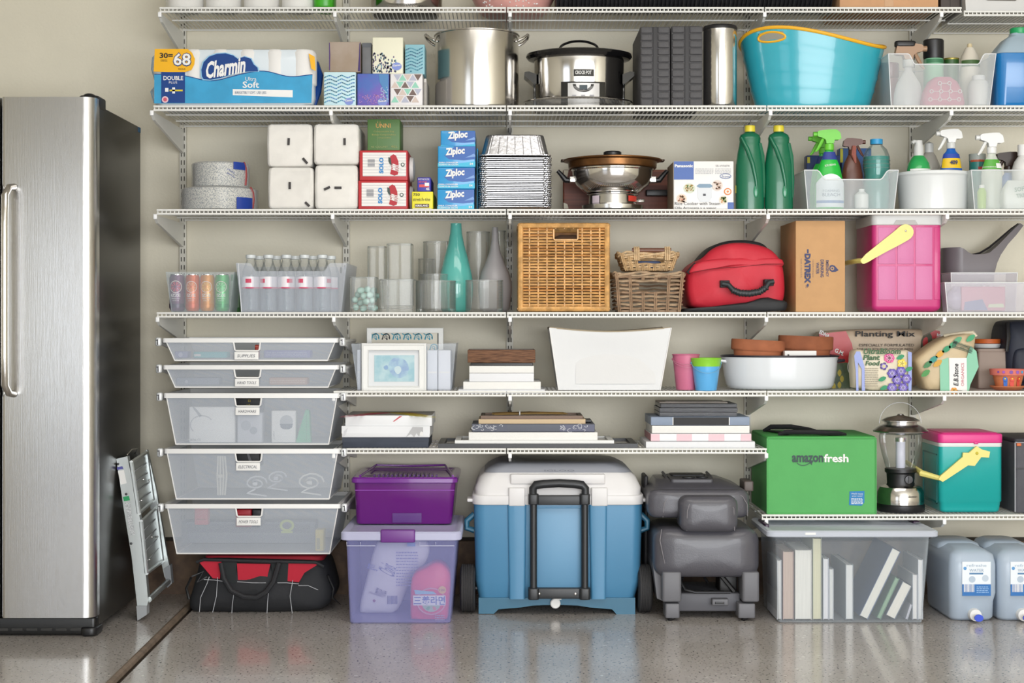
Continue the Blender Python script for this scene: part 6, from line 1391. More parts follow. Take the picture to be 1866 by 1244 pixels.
# buckets
def bucket(lbl, cx, Yc, topy, boty, rt, rb, m, m2, lipband, wire_m, seedx):
    k = S(Yc); zz = lambda py: Z(py, Yc) - z5; H_ = zz(topy)
    t = thing('pail', lbl, 'pail', X(cx, Yc), Yc, z5, group='small metal pails')
    rb, rt = rb / k, rt / k; r = lambda z_: rb + (rt - rb) * z_ / H_
    zl = H_ - lipband / k
    obj('pail_body', MB().lathe([(.002, 0), (rb * .97, 0), (rb, .002), (r(zl), zl), (rt, H_), (rt - .002, H_), (rb - .002, .003), (.002, .003)], 40), m, t)
    if m2: obj('top_band', MB().lathe([(r(zl) + .0008, zl), (rt + .0012, H_ - .001), (rt + .0022, H_ + .001), (rt + .0002, H_ + .0025), (rt - .003, H_ + .001), (rt - .003, H_ - .002)], 40), m2, t, label='lime green upper band')
    obj('rim', MB().tube([(rt * cos(a), rt * sin(a), H_) for a in [2 * pi * i / 40 for i in range(40)]], .0022, 6, close=True), m2 or m, t)
    for sx, dr in seedx:
        a0 = (sx * rt, 0, H_ - .012)
        b = MB().tube([(sx * rt * cos(q), -abs(rt * sin(q)) * 1.0 - .004, H_ - .014 - dr * sin(q) - .0 + 0) for q in [pi * i / 18 for i in range(19)]], .0012, 6)
        obj('wire_handle', b, wire_m, t)
    for sx in (-1, 1): obj('ear', MB().sphere((sx * rt * .99, -.002, H_ - .016), .004, .005, .005, 10, 8), wire_m, t)
    return t
bm = mat('pink_tin', '#cf7291', .4, var=.05); bucket('pink tin pail behind the blue one, with a looped wire handle', 1250, -.36, 646, 712, 24.5, 18, bm, None, 8, mat('pink_wire', '#d68aa4', .4, .3), [(1, .03), (1, .02)])
bucket('light blue tin pail with a lime green band in front of the pink one', 1286.5, -.405, 653, 717, 27, 19.5, mat('sky_blue_tin', '#5fb0e8', .3, coat=.2), mat('lime_tin', '#8ccf3a', .35), 14, mat('blue_wire', '#7fb6dc', .4, .3), [(1, .036)])
# big white enamel tub with flower pots
Yc = -.245; k = S(Yc); zz = lambda py: Z(py, Yc) - z5
t = thing('enamel_tub', 'wide white enamel tub holding terracotta saucers on the fifth shelf', 'tub', X(1421, Yc), Yc, z5); sy = .66
Rt = 106 / k; enm = mat('white_enamel_gloss', '#dfe3e7', .14, coat=.3)
H_ = Z(648, Yc - Rt * .0) - z5
obj('tub_body', MB().lathe([(Rt * .84, 0), (Rt * .88, .002), (Rt * .92, .014), (Rt * .96, .05), (Rt, H_), (Rt - .004, H_), (Rt * .95, .05), (Rt * .85, .008)], 72, sy=sy), enm, t, ang=60)
obj('dark_rim', MB().tube([(Rt * 1.005 * cos(a), Rt * sy * 1.005 * sin(a), H_) for a in [2 * pi * i / 72 for i in range(72)]], .0036, 8, close=True), mat('navy_rim', '#2b2a33', .3), t, label='dark navy rim')
for s in (-1, 1):
    xx = s * Rt * .985; zq = H_ - .016
    b = MB().tube([(xx - s * .01, -.035, zq - .004), (xx + s * .018, -.03, zq + .0), (xx + s * .02, 0, zq), (xx + s * .018, .03, zq), (xx - s * .01, .035, zq - .004)], .0055, 8)
    obj('handle', b, enm if s < 0 else mat('navy_rim', '#2b2a33', .3), t)
tc_m = mat('terracotta', '#b06a47', .8, var=.18, vs=15, bump=.15, bs=60)
def saucer(lbl, x0, x1, y0, y1, Yc, m=tc_m, tilt=0, rimf=.55, zbase=None):
    k = S(Yc); R = (x1 - x0) / 2 / k; h = (y1 - y0) / k; zb = Z(y1, Yc)
    t = thing('flower_pot', lbl, 'flower pot', X((x0 + x1) / 2, Yc), Yc, zb, group='terracotta pots in the enamel tub')
    obj('pot_body', MB().lathe([(.002, 0), (R * .86, 0), (R * .9, h * (1 - rimf)), (R * .97, h * (1 - rimf) + .001)], 48, sy=.62), m, t)
    obj('pot_rim', MB().lathe([(R * .96, h * (1 - rimf)), (R, h * (1 - rimf) + .004), (R, h - .003), (R * .98, h), (R * .93, h), (R * .9, h * (1 - rimf)), (R * .8, .008), (.002, .008)], 48, sy=.62), m, t)
    t.rotation_euler = (0, radians(tilt), 0); return t
saucer('shallow terracotta pot with a thick rim at the left in the enamel tub', 1331, 1429, 619, 655, -.27, tilt=3)
saucer('shallow terracotta pot at the right in the enamel tub', 1417, 1517, 612, 657, -.19, tilt=2)
t, f = bar('white_tile', 'small white curved dish between the terracotta pots', 'dish', 1430, 1488, 639, 656, -.33, .04, PAPER); obj('hole', MB().box(f.pt(1435, 0)[0], f.pt(1438, 0)[0], -.0215, -.02, t['h'] * .5, t['h'] * .62), INK, t)
# soil / fertiliser bags
def sack(name, lbl, outline, Y, d, m, dome=.02, nz_=.004, base=z5, it=1, cat='bag', group='garden bags'):
    global f
    xs = [p[0] for p in outline]; t = thing(name, lbl, cat, X((min(xs) + max(xs)) / 2, Y), Y + d / 2, base, group=group); f = FC(t, Y)
    obj('bag_body', pad(outline[::-1], f.y + dome, f.y + d, .025, dome, nz_, 12, it=it), m, t, ang=70)
    f.y -= .001
    return t, f
beige = mat('beige_film', '#c9b49a', .45, bump=.3, bs=18, var=.06)
t, f = sack('planting_mix_bag', 'beige and red bag of planting mix lying at the back of the fifth shelf', [(1520, 712), (1500, 690), (1494, 640), (1490, 606), (1520, 602), (1600, 599), (1680, 599), (1700, 602), (1712, 614), (1706, 650), (1700, 712)], -.17, .12, beige, .007, .0012)
rd = mat('red_film', '#b8262b', .35, bump=.3, bs=20); dg = mat('dark_green_film', '#3a4a38', .4, col2='#5a6b4e', vs=25)
f.y -= .0018
f.dec('red_left', [(1492, 608), (1541, 603), (1552, 626), (1556, 650), (1540, 668), (1500, 662)], rd, 1)
f.dec('red_right', [(1697, 600), (1712, 603), (1714, 616), (1692, 617), (1686, 600)], rd, 1); f.txt('USE', 1708, 1715, 606, 617, PAPER, 3, rot=80, bold=.03)
f.dec('emblem_dark', smooth_poly([(1680, 612), (1693, 604), (1699, 615), (1694, 636), (1684, 652), (1676, 640)], 1), ink('#4c4a38'), 2); f.dec('emblem_red', smooth_poly([(1680, 618), (1690, 612), (1690, 628), (1682, 636)], 1), rd, 3)
f.dec('green_panel', [(1500, 712), (1506, 664), (1540, 660), (1560, 664), (1562, 712)], dg, 2)
for q in range(7):
    a = q * .9; f.dec('yellow_leaf', smooth_poly([(1520 + 12 * cos(a) - 3, 690 + 14 * sin(a)), (1522 + 12 * cos(a), 682 + 14 * sin(a)), (1526 + 12 * cos(a), 690 + 14 * sin(a)), (1522 + 12 * cos(a), 698 + 14 * sin(a))], 1), ink('#c8b548'), 3)
f.txt('Planting Mix', 1558, 1667, 603, 616, INK, 3, bold=.015); f.txt('ESPECIALLY FORMULATED', 1565, 1665, 626, 631, INK, 3); f.txt('FOR ALL YOUR OUTDOOR BEDS', 1561, 1663, 634, 638, INK, 3)
f.txt('EDNA', 1492, 1512, 605, 612, PAPER, 3, rot=-28, bold=.04); f.txt('G.M.', 1520, 1538, 637, 645, PAPER, 3, rot=-25, bold=.03)
f.many('round_seal', [[(1554 + 10.5 * cos(a), 668 + 16 * sin(a)), (1554 + 9 * cos(a), 668 + 14 * sin(a)), (1554 + 9 * cos(a + .27), 668 + 14 * sin(a + .27)), (1554 + 10.5 * cos(a + .27), 668 + 16 * sin(a + .27))] for a in [pi / 2 + i * .27 for i in range(12)]], PAPER, 4)
cream = mat('cream_film', '#ddd2b9', .4, bump=.25, bs=22, var=.04)
t, f = sack('plant_food_bag', 'cream bag of plant food with flowers printed on it and lavender edges', [(1560, 716), (1557, 680), (1556, 645), (1562, 636), (1575, 638), (1640, 638), (1660, 637), (1663, 650), (1662, 690), (1661, 716)], -.405, .1, cream, .008, .0012)
f.y -= .0018
lav = mat('lavender_film', '#8f9cd4', .4); f.dec('lavender_edge', [(1560, 715), (1559, 675), (1556, 648), (1560, 640), (1567, 640), (1575, 668), (1576, 715), (1570, 715), (1570, 672), (1563, 660), (1564, 715)], lav, 1); f.dec('lavender_edge', [(1655, 715), (1654, 640), (1661, 642), (1661, 690), (1660, 715)], lav, 1)
gt_ = ink('#2f5a34')
f.txt('UltraBloom', 1573, 1641, 634.5, 645, gt_, 2, bold=.03, shear=.2); f.txt('Plant', 1573, 1603, 646, 656, gt_, 2, bold=.035, shear=.2); f.txt('Food', 1577, 1602, 657, 666, gt_, 2, bold=.035, shear=.2)
f.lines(1575, 1600, 670, 706, ink('#a59c8a'), 9); f.txt('4 LB. (1.81 KG)', 1577, 1592, 711, 713.5, ink('#8a8270'), 2)
def flower(f, x, y, r, cs, n=6, l=2, seed=1):
    rnd = random.Random(seed)
    for q, c_ in enumerate(cs):
        P = []
        rr_ = r * (1 - .28 * q)
        for i in range(n):
            a = 2 * pi * i / n + .5 * q; c1 = (x + rr_ * .55 * cos(a), y + rr_ * .55 * sin(a)); P.append([(c1[0] + rr_ * .45 * cos(b_), c1[1] + rr_ * .42 * sin(b_)) for b_ in [2 * pi * j / 7 for j in range(7)]])
        f.many('petal_print', P, ink(c_), l + q)
for a in ((1607, 690), (1610, 706), (1640, 650), (1655, 672), (1640, 712)): f.dec('leaf_print', smooth_poly([(a[0] - 9, a[1] + 4), (a[0], a[1] - 5), (a[0] + 9, a[1] - 3), (a[0] + 2, a[1] + 5)], 1), ink('#2f8f63'), 2)
flower(f, 1620, 652, 10, ['#e0579a', '#ef8fb8', '#f4b7cf'], 7); flower(f, 1643, 662, 9, ['#e8c83a', '#f0dc74'], 5); flower(f, 1610, 667, 7.5, ['#4a3a7c', '#8f7fc4', '#f0e6b0'], 5)
for i, (a, b_) in enumerate(((1625, 680), (1641, 676), (1634, 692), (1651, 690), (1625, 706), (1645, 706))): flower(f, a, b_, 9.5, ['#5d4aa8', '#8a7ac8', '#c3b8e8'], 6, l=3, seed=i)
t, f = sack('plant_food_bag', 'kraft and green organic fertiliser bag with a folded top', [(1690, 714), (1682, 690), (1672, 664), (1670, 655), (1700, 630), (1730, 612), (1772, 606), (1781, 607), (1782, 616), (1778, 640), (1784, 668), (1770, 700), (1764, 718), (1700, 716)], -.385, .13, mat('kraft_film', '#cdb894', .5, bump=.35, bs=16, var=.06), .010, .0015)
f.y -= .0006
mint = mat('mint_film', '#7fbf9f', .4)
f.dec('mint_panel', [(1713, 716), (1712, 657), (1728, 651), (1730, 716)], mint, 1); f.dec('cream_panel', [(1730, 716), (1729, 652), (1761, 652), (1762, 717)], PAPER, 1); f.dec('mint_panel', [(1762, 717), (1761, 652), (1781, 655), (1783, 668), (1768, 700), (1764, 717)], mint, 1)
f.dec('mint_panel', [(1761, 652), (1768, 630), (1779, 640), (1781, 655)], mint, 1)
f.txt('E.B.Stone', 1737, 1746, 662, 702, INK, 2, rot=90, bold=.02, shear=.2); f.txt('ORGANICS', 1751, 1756, 661, 703, ink('#c0455a'), 2, rot=90)
f.txt('SURE START', 1747, 1760, 612, 652, ink('#2c4a3a'), 2, rot=72, bold=.03)
for q, (a, b_, c_) in enumerate(((1690, 664, '#3f7d4e'), (1700, 655, '#2f8f83'), (1712, 645, '#d8a13a'), (1724, 636, '#2f8f63'), (1736, 628, '#3f9d6e'), (1686, 680, '#4a8f4a'), (1708, 662, '#cfa03f'), (1744, 620, '#56a077'), (1768, 616, '#3f9d6e'))):
    f.dec('leaf_print', smooth_poly([(a - 10, b_ + 7), (a - 2, b_ - 6), (a + 10, b_ - 7), (a + 4, b_ + 5)], 1), ink(c_), 2)
flower(f, 1738, 712, 7, ['#e0923a', '#f0b85a'], 6); f.dec('leaf_print', [(1725, 716), (1735, 710), (1760, 712), (1762, 717)], ink('#5a9d5a'), 1)
b = MB().tube([(f.pt(1730, 612)[0], .0, f.pt(0, 612)[1]), (f.pt(1756, 610)[0], -.02, f.pt(0, 608)[1]), (f.pt(1776, 608)[0], -.045, f.pt(0, 606)[1]), (f.pt(1782, 615)[0], -.05, f.pt(0, 613)[1])], [.006, .008, .008, .005], 8)
obj('folded_lip', b, cream, t)
# taupe pot box with orange pot
t, f, w_, h, d = carton('taupe_planter', 'taupe rectangular planter holding a white and an orange pot', 'planter', 1783, 1842, 635, -.27, 5, .16, mat('taupe_plastic', '#9c8b80', .6), r=.008, b=.003)
obj('rim', MB().rbox(-w_ / 2 - .002, w_ / 2 + .002, -d / 2 - .002, d / 2 + .002, h - .012, h, .01, .002), mat('taupe_plastic', '#9c8b80', .6), t)
zt = ztop(t); k = S(-.2)
tag(obj('white_pot', MB().lathe([(.04, 0), (.045, .001), (.054, (635 - 627) / k), (.05, (635 - 627) / k)], 40), PAPER, loc=(t.location.x - .003, t.location.y, zt)), 'rim of a white pot standing in the taupe planter', 'flower pot')
tag(obj('orange_pot', MB().lathe([(.04, 0), (.05, .0005), (.052, .016), (.048, .016), (.002, .012)], 40), mat('orange_pot', '#d0672c', .5), loc=(t.location.x - .003, t.location.y, zt + 8.5 / k)), 'orange pot rim on top of the white pot', 'flower pot')
# painted pot on saucer
Yc = -.375; k = S(Yc); zz = lambda py: Z(py, Yc) - z5
t = tag(obj('pot_saucer', MB().lathe([(.002, 0), (22 / k, 0), (31 / k, .012), (31.5 / k, .015), (29 / k, .015), (21 / k, .005), (.002, .005)], 40), mat('terracotta_bright', '#c5784f', .75), loc=(X(1836, Yc), Yc, z5)), 'small terracotta saucer under the painted flower pot', 'saucer')
t = thing('flower_pot', 'small terracotta pot painted with purple dots and bright flowers', 'flower pot', X(1837, Yc), Yc, z5 + .006); H_ = Z(672, Yc) - t.location.z
r = lambda z_: (21 + 9 * z_ / H_) / k
tcb = mat('painted_orange_clay', '#cf7a50', .7)
obj('pot_body', MB().lathe([(.002, 0), (r(0), 0), (r(H_ * .68), H_ * .68), (r(H_ * .68) - .003, H_ * .68)], 40), tcb, t); obj('pot_rim', MB().lathe([(r(H_ * .7), H_ * .67), (31.5 / k, H_ * .69), (33 / k, H_), (30 / k, H_), (26 / k, H_ * .7), (.002, H_ * .6)], 40), mat('pink_orange_rim', '#d8766a', .7), t)
def spot(a, z_, r_, c_, R):
    b = MB(); fn = wrapf(R); pts = [fn(R * a + r_ * cos(q), 0, z_ + r_ * sin(q)) for q in [2 * pi * i / 12 for i in range(12)]]; b.add(pts, [tuple(range(12))]); obj('painted_dot', b, ink(c_), t, ang=0)
for a, c_, s_ in ((-.85, '#7a4a9c', .004), (-.55, '#a05ab8', .005), (-.15, '#7a4a9c', .006), (.2, '#8f5ab0', .006), (.5, '#4f9fd0', .005), (.75, '#4f9fd0', .004)): spot(a, H_ * .86, s_, c_, 32.6 / k)
for a, c_ in ((-.5, '#3f6fc4'), (-.05, '#d8473a'), (.45, '#cf4436')):
    R = r(H_ * .35) + .001; fn = wrapf(R); b = MB(); ps = [fn(R * a + u, 0, v) for u, v in ((-.006, .006), (.006, .006), (.007, H_ * .45), (0, H_ * .52), (-.007, H_ * .45))]; b.add(ps, [tuple(range(5))]); obj('painted_stem', b, ink(c_), t, ang=0)
    spot(a, H_ * .5, .008, c_, r(H_ * .5) + .002); spot(a, H_ * .52, .003, '#e8c83a', r(H_ * .52) + .003)
# navy backpack
Y = -.3; f = None
t = thing('backpack', 'dark navy backpack at the right edge of the fifth shelf', 'backpack', X(1880, Y), Y + .1, z5); f = FC(t, Y)
nb = mat('navy_nylon', '#1c2233', .6, bump=.3, bs=20, var=.2)
obj('bag_body', pad([(1838, 712), (1837, 680), (1835, 620), (1840, 590), (1850, 583), (1900, 582), (1930, 600), (1935, 712)][::-1], f.y + .02, f.y + .2, .03, .02, .006), nb, t, ang=70)
obj('front_pocket', pad([(1846, 700), (1846, 640), (1860, 632), (1920, 632), (1928, 700)][::-1], f.y - .005, f.y + .05, .015, .008, .003), nb, t, ang=70)
obj('strap', MB().tube([(f.pt(1841, 588)[0], f.y + .03, f.pt(0, 588)[1]), (f.pt(1839, 600)[0], f.y + .01, f.pt(0, 615)[1]), (f.pt(1836, 650)[0], f.y + .01, f.pt(0, 640)[1])], [.008, .009, .006], 8), BLACK, t)
# ================================================================ SIXTH LEVEL
z6 = DZ[6]
t, f = bar('navy_box', 'dark navy box, bottom of the stack at the left of the sixth shelf', 'box', 624, 781, 797, 815.5, -.42, .24, mat('navy_linen', '#333a49', .6, var=.1, vs=30))
obj('box_lid', MB().box(-t['w'] / 2 - .0008, t['w'] / 2 + .0008, -.1208, .1208, t['h'] * .55, t['h'] + .0006), mat('navy_linen', '#333a49', .6, var=.1, vs=30), t)
gw = mat('white_glossy_card', '#e6e7e9', .4)
t, f = bar('photo_box', 'white box with a grey flower print, middle of the left stack on the sixth shelf', 'box', 623, 783, 776.5, 796.5, -.425, .25, gw)
obj('box_lid', MB().box(-t['w'] / 2 - .0008, t['w'] / 2 + .0008, -.1258, .1258, t['h'] * .35, t['h'] + .0006), gw, t); f.y -= .0008
f.dec('grey_print', [(740, 796), (752, 777.5), (771, 778), (771, 790), (766, 786), (764, 795), (759, 789), (755, 796), (749, 790)], ink('#b9b9bb'), 1); f.dec('heart_print', smooth_poly([(764, 792), (767, 785), (772, 788), (770, 795)], 1), PAPER, 2); f.dec('pale_print', [(626, 795), (627, 785), (634, 779), (630, 792)], ink('#d5d5d8'), 1)
t, f = bar('photo_box', 'white box with a coloured scribble on its lid, top of the left stack', 'box', 629, 787, 757, 776, -.42, .25, gw)
obj('lid_top', MB().box(-t['w'] / 2 + .001, t['w'] / 2 - .001, -.124, .124, t['h'], t['h'] + .001), mat('grey_photo', '#a09c98', .4, var=.15, vs=6), t)
b = MB(); rnd = random.Random(2)
for c_, off in (('#b8912f', .0), ('#c9bf38', .03), ('#a33f52', -.05)):
    b = MB(); 
    for q in range(3): b.tube([(-.11 + .25 * u / 8 + off, -.08 + .16 * sin(u * .4 + q * .3 + off * 20) - .03, t['h'] + .0012) for u in range(9)], [.002 + .006 * sin(pi * u / 8) for u in range(9)], 6, flat=.1)
    obj('scribble_print', b, ink(c_), t)
f.dec('red_line', [(716, 767.5), (718, 768), (733, 758), (728, 758)], ink('#c8545a'), 1)
blkf = mat('black_frame', '#232326', .4)
def flat_frame(nm, lbl, x0, x1, y0, y1, Y, d, bw, m, back=None, grp='stack of picture frames', cat='picture frame'):
    x, y, z, w_, h = slot(x0, x1, y0, Y, Z(y1, Y), d); t = thing(nm, lbl, cat, x, y, z, group=grp); W, D_ = w_ / 2, d / 2; h = max(h, .006)
    b = MB(); o_ = [(-W, -D_), (W, -D_), (W, D_), (-W, D_)]; i_ = [(-W + bw, -D_ + bw), (W - bw, -D_ + bw), (W - bw, D_ - bw), (-W + bw, D_ - bw)]
    R_ = [[(a, b_, .0) for a, b_ in o_], [(a, b_, h) for a, b_ in o_], [(a, b_, h) for a, b_ in i_], [(a, b_, .0) for a, b_ in i_]]
    b.loft(R_, close=True); obj('frame_border', b, m, t, ang=0)
    obj('backing', MB().box(-W + bw, W - bw, -D_ + bw, D_ - bw, .001, h * .5), back or mat('grey_glass', '#8b8783', .2), t)
    t['h'] = h; t['w'] = w_; return t, FC(t, Y)
flat_frame('picture_frame', 'wide flat black picture frame, bottom of the middle stack', 798, 1162, 808, 816, -.425, .27, .022, blkf)
flat_frame('picture_frame', 'white picture frame lying on the wide black frame', 829, 1119, 802, 808, -.415, .22, .02, mat('white_frame_paint', '#e7e7e4', .4), mat('grey_glass', '#8b8783', .2))
tA, f = bar('canvas_panel', 'thick cream-white canvas on the white picture frame', 'canvas', 854, 1089, 787.5, 801.5, -.405, .2, cw, 'stack of picture frames')
t, f = bar('patterned_panel', 'grey patterned panel with white sketches at both ends', 'panel', 860, 1084, 772.5, 786.5, -.40, .2, mat('slate_panel', '#5c606b', .6), 'stack of picture frames')
f.dec('pattern_end', [(861, 773), (924, 773), (924, 786), (861, 786)], ink('#565a68'), 1); f.dec('pattern_end', [(1020, 773.5), (1083, 773.5), (1083, 786), (1020, 786)], ink('#5c5f74'), 1)
rnd = random.Random(9); P = []
for xa, xb in ((863, 920), (1023, 1081)):
    for q in range(13):
        cx_, cy_ = xa + (xb - xa) * rnd.random(), 775 + 9 * rnd.random(); r_ = 1.5 + 2.5 * rnd.random()
        a_ = rnd.random() * 6
        for i in range(6): a0 = a_ + i * .7; P.append([(cx_ + r_ * cos(a0), cy_ + r_ * .8 * sin(a0)), (cx_ + r_ * cos(a0 + .7), cy_ + r_ * .8 * sin(a0 + .7)), (cx_ + (r_ + .7) * cos(a0 + .7), cy_ + (r_ + .7) * .8 * sin(a0 + .7)), (cx_ + (r_ + .7) * cos(a0), cy_ + (r_ + .7) * .8 * sin(a0))])
f.many('sketch_print', P, ink('#d9dade'), 2)
t, f = bar('canvas_panel', 'beige canvas under the brown frames, middle stack', 'canvas', 872, 1067, 763.5, 772, -.395, .19, mat('beige_canvas', '#cbb493', .7), 'stack of picture frames')
flat_frame('picture_frame', 'small brown-bronze picture frame on top of the middle stack', 876, 1062, 757, 763, -.39, .18, .014, mat('bronze_frame', '#5b4636', .4, .3))
t, f = bar('picture_frame', 'black frame corner sticking out at the right of the middle stack', 'picture frame', 1060, 1078, 765, 769, -.33, .1, blkf, 'stack of picture frames')
b = MB(); rnd = random.Random(4); x = X(980, -.36); y = -.34
t = thing('twig_bundle', 'bundle of dry golden-brown reeds tied with a band, on the middle stack', 'reeds', X(965, -.34), -.34, Z(757, -.34)); k = S(-.34)
for q in range(16):
    o_ = (rnd.random() - .5) * .03; o2 = (rnd.random() - .5) * .05; zz_ = .004 + .006 * rnd.random(); b = MB().tube([(-70 / k + rnd.random() * .02, o_, zz_), (0, o_ * .3, zz_ + .003), (70 / k - rnd.random() * .03, o2, zz_ + .004 * rnd.random())], [.0022, .0028, .0016], 5)
    obj('reed', b, mat('dry_reed', '#6f5426', .6, var=.4, vs=30) if q % 2 else mat('pale_reed', '#8f7440', .6), t)
obj('tie_band', MB().tube([(-18 / k, .017 * cos(a), .008 + .009 * sin(a)) for a in [2 * pi * i / 14 for i in range(14)]], .0022, 6, close=True), PAPER, t)
# right stack
t, f = bar('canvas_panel', 'wide white canvas, bottom of the right stack on the sixth shelf', 'canvas', 1177, 1376, 804.5, 816, -.425, .24, cw2, 'right stack of canvases')
t, f = bar('striped_box', 'pink and white checked box in the right stack', 'box', 1186, 1369, 790, 803.5, -.415, .24, gw, 'right stack of canvases')
[f.rect('pink_check', a, b_, 790.5, 803.3, ink('#e6c3cb'), 1) for a, b_ in ((1186, 1202), (1233, 1261), (1291, 1320), (1350, 1369))]; obj('pink_side', MB().box(-t['w'] / 2 - .0006, -t['w'] / 2, -.119, .119, .001, t['h'] - .001), mat('dusty_pink_side', '#b47f86', .6), t)
t, f = bar('canvas_panel', 'white canvas between the checked box and the blue-grey frame', 'canvas', 1188, 1366, 775.5, 789, -.41, .23, cw, 'right stack of canvases')
t, f = bar('picture_frame', 'blue-grey frame with a long black centre, right stack', 'picture frame', 1186, 1366, 759.5, 774.5, -.41, .23, mat('blue_grey_paint', '#8391a6', .5), 'right stack of canvases')
f.rect('black_centre', 1227, 1328, 760, 774, INK, 1); f.many('white_line', [[(1225.6, 760), (1227, 760), (1227, 774), (1225.6, 774)], [(1328, 760), (1329.4, 760), (1329.4, 774), (1328, 774)]], PAPER, 2)
bt = mat('black_weathered', '#3c3d42', .45, bump=.5, bs=60, var=.3, vs=40, stretch=(.3, 1, 6))
for q, (a, b_, y0, y1) in enumerate(((1202, 1343, 751, 758.5), (1202, 1344, 743, 750.5), (1204, 1343, 735.5, 742.5))):
    t, f = bar('worn_panel', ['lowest', 'middle', 'topmost'][q] + ' of the three worn dark grey frames wrapped in film', 'picture frame', a, b_, y0, y1, -.39, .2, bt, 'right stack of canvases')
    obj('film_wrap', MB().rbox(-t['w'] / 2 - .001, t['w'] / 2 + .001, -.1015, .1, 0, t['h'] - .0005, .003, .002), frost('#c9ccd2', .12, .08, 'clear_film'), t)
t, f = bar('grey_board', 'pale grey thin frame lying on top of the dark frames', 'picture frame', 1202, 1326, 732.5, 735, -.34, .16, mat('warm_grey_board', '#a39a92', .6), 'right stack of canvases'); obj('inlay', MB().box(-.1, .1, -.06, .06, t['h'], t['h'] + .001), mat('grey_inlay', '#8d8680', .5), t)
# ================================================================ LOWEST SHELF (right)
z7 = DZ[7]
Y = -.42; k = S(Y)
x, y, z, w_, h = slot(1398, 1596, 798, Y, 7, .34)
t = thing('cooler_bag', 'bright green insulated shopping bag with black handles on the lowest shelf', 'bag', x, y, z); f = FC(t, Y); W, D_ = w_ / 2, .17
gn = mat('green_nonwoven', '#56a95e', .7, bump=.7, bs=9, var=.03); gn2 = mat('green_nonwoven_dark', '#449f4c', .75)
b = MB(); n = 10; vs = []; 
def bagf(u, v): return (-W + 2 * W * u, -D_, h * v)
for j in range(n + 1):
    for i in range(n + 1): vs.append(bagf(i / n, j / n))
fs = [(j * (n + 1) + i, j * (n + 1) + i + 1, (j + 1) * (n + 1) + i + 1, (j + 1) * (n + 1) + i) for j in range(n) for i in range(n)]
b.add(vs, fs); b.add([(-W, -D_, 0), (W, -D_, 0), (W, D_, 0), (-W, D_, 0), (-W, -D_, h), (W, -D_, h), (W, D_, h), (-W, D_, h)], [(3, 2, 1, 0), (1, 2, 6, 5), (2, 3, 7, 6), (3, 0, 4, 7)])
obj('bag_body', b, gn, t, ang=50)
obj('lid', MB().rbox(-W - .001, W + .001, -D_ - .002, D_ + .001, h - .004, h + .006, .02, .003), gn2, t)
b = MB()
for p, q in (((-W, 0), (-W, h)), ((W, 0), (W, h)), ((-W, 0), (W, 0)), ((-W, h), (W, h))): b.tube([(p[0], -D_ - .001, p[1]), ((p[0] + q[0]) / 2, -D_ - .001, (p[1] + q[1]) / 2), (q[0], -D_ - .001, q[1])], .0028, 6)
obj('piping', b, gn, t)
f.y -= .0006
f.txt('amazon', 1443, 1500, 829, 842, ink('#263a3c'), 1, bold=.03); f.txt('fresh', 1501, 1546, 827, 842, PAPER, 1, bold=.03)
ap = [(1452 + 24 * i / 10, 842.5 + 4.5 * sin(pi * (i / 10) ** .9)) for i in range(11)]
f.many('smile_print', [[a, c_, (c_[0], c_[1] + 1.4), (a[0], a[1] + 1.4)] for a, c_ in zip(ap, ap[1:])], ink('#263a3c'), 1); f.dec('arrow_print', [(1475, 842), (1480.5, 841), (1479, 847)], ink('#263a3c'), 1)
f.dec('blue_badge', [(1548, 895), (1575, 894), (1575, 915), (1570, 921), (1547, 920)], ink('#1d78b5'), 1); f.txt("We'll reuse", 1551, 1572, 897.5, 900.5, PAPER, 2); f.txt('your tote!', 1552, 1571, 902, 905, PAPER, 2); f.lines(1551, 1572, 907.5, 919, PAPER, 5, 2)
bk_ = mat('black_webbing', '#1c1a20', .75, bump=.3)
for yy, hh_, x0, x1 in ((-D_ + .05, .004, 1424, 1545), (D_ - .1, .01, 1413, 1510)):
    b = MB(); pts = [(f.pt(x0, 0)[0], yy, h + .008), (f.pt(x0 + 12, 0)[0], yy - .01, h + .014 + hh_), (f.pt((x0 + x1) / 2, 0)[0], yy - .035, h + .016 + hh_), (f.pt(x1 - 14, 0)[0], yy - .012, h + .014), (f.pt(x1, 0)[0], yy, h + .008)]
    obj('carry_strap', b.tube(pts, [.012, .015, .015, .015, .012], 8, flat=.6), bk_, t)
b = MB().tube([(f.pt(1420, 0)[0], D_ - .1, h + .009), (f.pt(1432, 0)[0], -.02, h + .012), (f.pt(1440, 0)[0], -D_ + .06, h + .009)], .01, 8, flat=.35).tube([(f.pt(1490, 0)[0], D_ - .1, h + .014), (f.pt(1512, 0)[0], 0, h + .013), (f.pt(1536, 0)[0], -D_ + .06, h + .01)], .01, 8, flat=.35)
obj('carry_strap', b, bk_, t)
# lantern
Yc = -.33; k = S(Yc); zz = lambda py: Z(py, Yc) - z7
t = thing('camping_lantern', 'steel and black camping lantern with a clear globe and wire handle', 'lantern', X(1641, Yc), Yc, z7)
z_0 = zz(928)
zz = lambda py: Z(py, Yc) - z7 + (0.0)
obj('base_foot', MB().lathe([(.002, 0), (42 / k, 0), (43 / k, .004), (43 / k, zz(918)), (41.5 / k, zz(916))], 48), BLACK, t)
obj('base_shell', MB().lathe([(41.5 / k, zz(917)), (42 / k, zz(912)), (41.5 / k, zz(895)), (37 / k, zz(886)), (29 / k, zz(883)), (25 / k, zz(883))], 48), mat('lantern_steel', '#cfcdca', .16, 1), t)
obj('control_neck', MB().lathe([(26 / k, zz(885)), (24 / k, zz(880)), (25 / k, zz(862)), (28 / k, zz(859)), (28 / k, zz(853)), (.002, zz(853))], 48), BLACK, t)
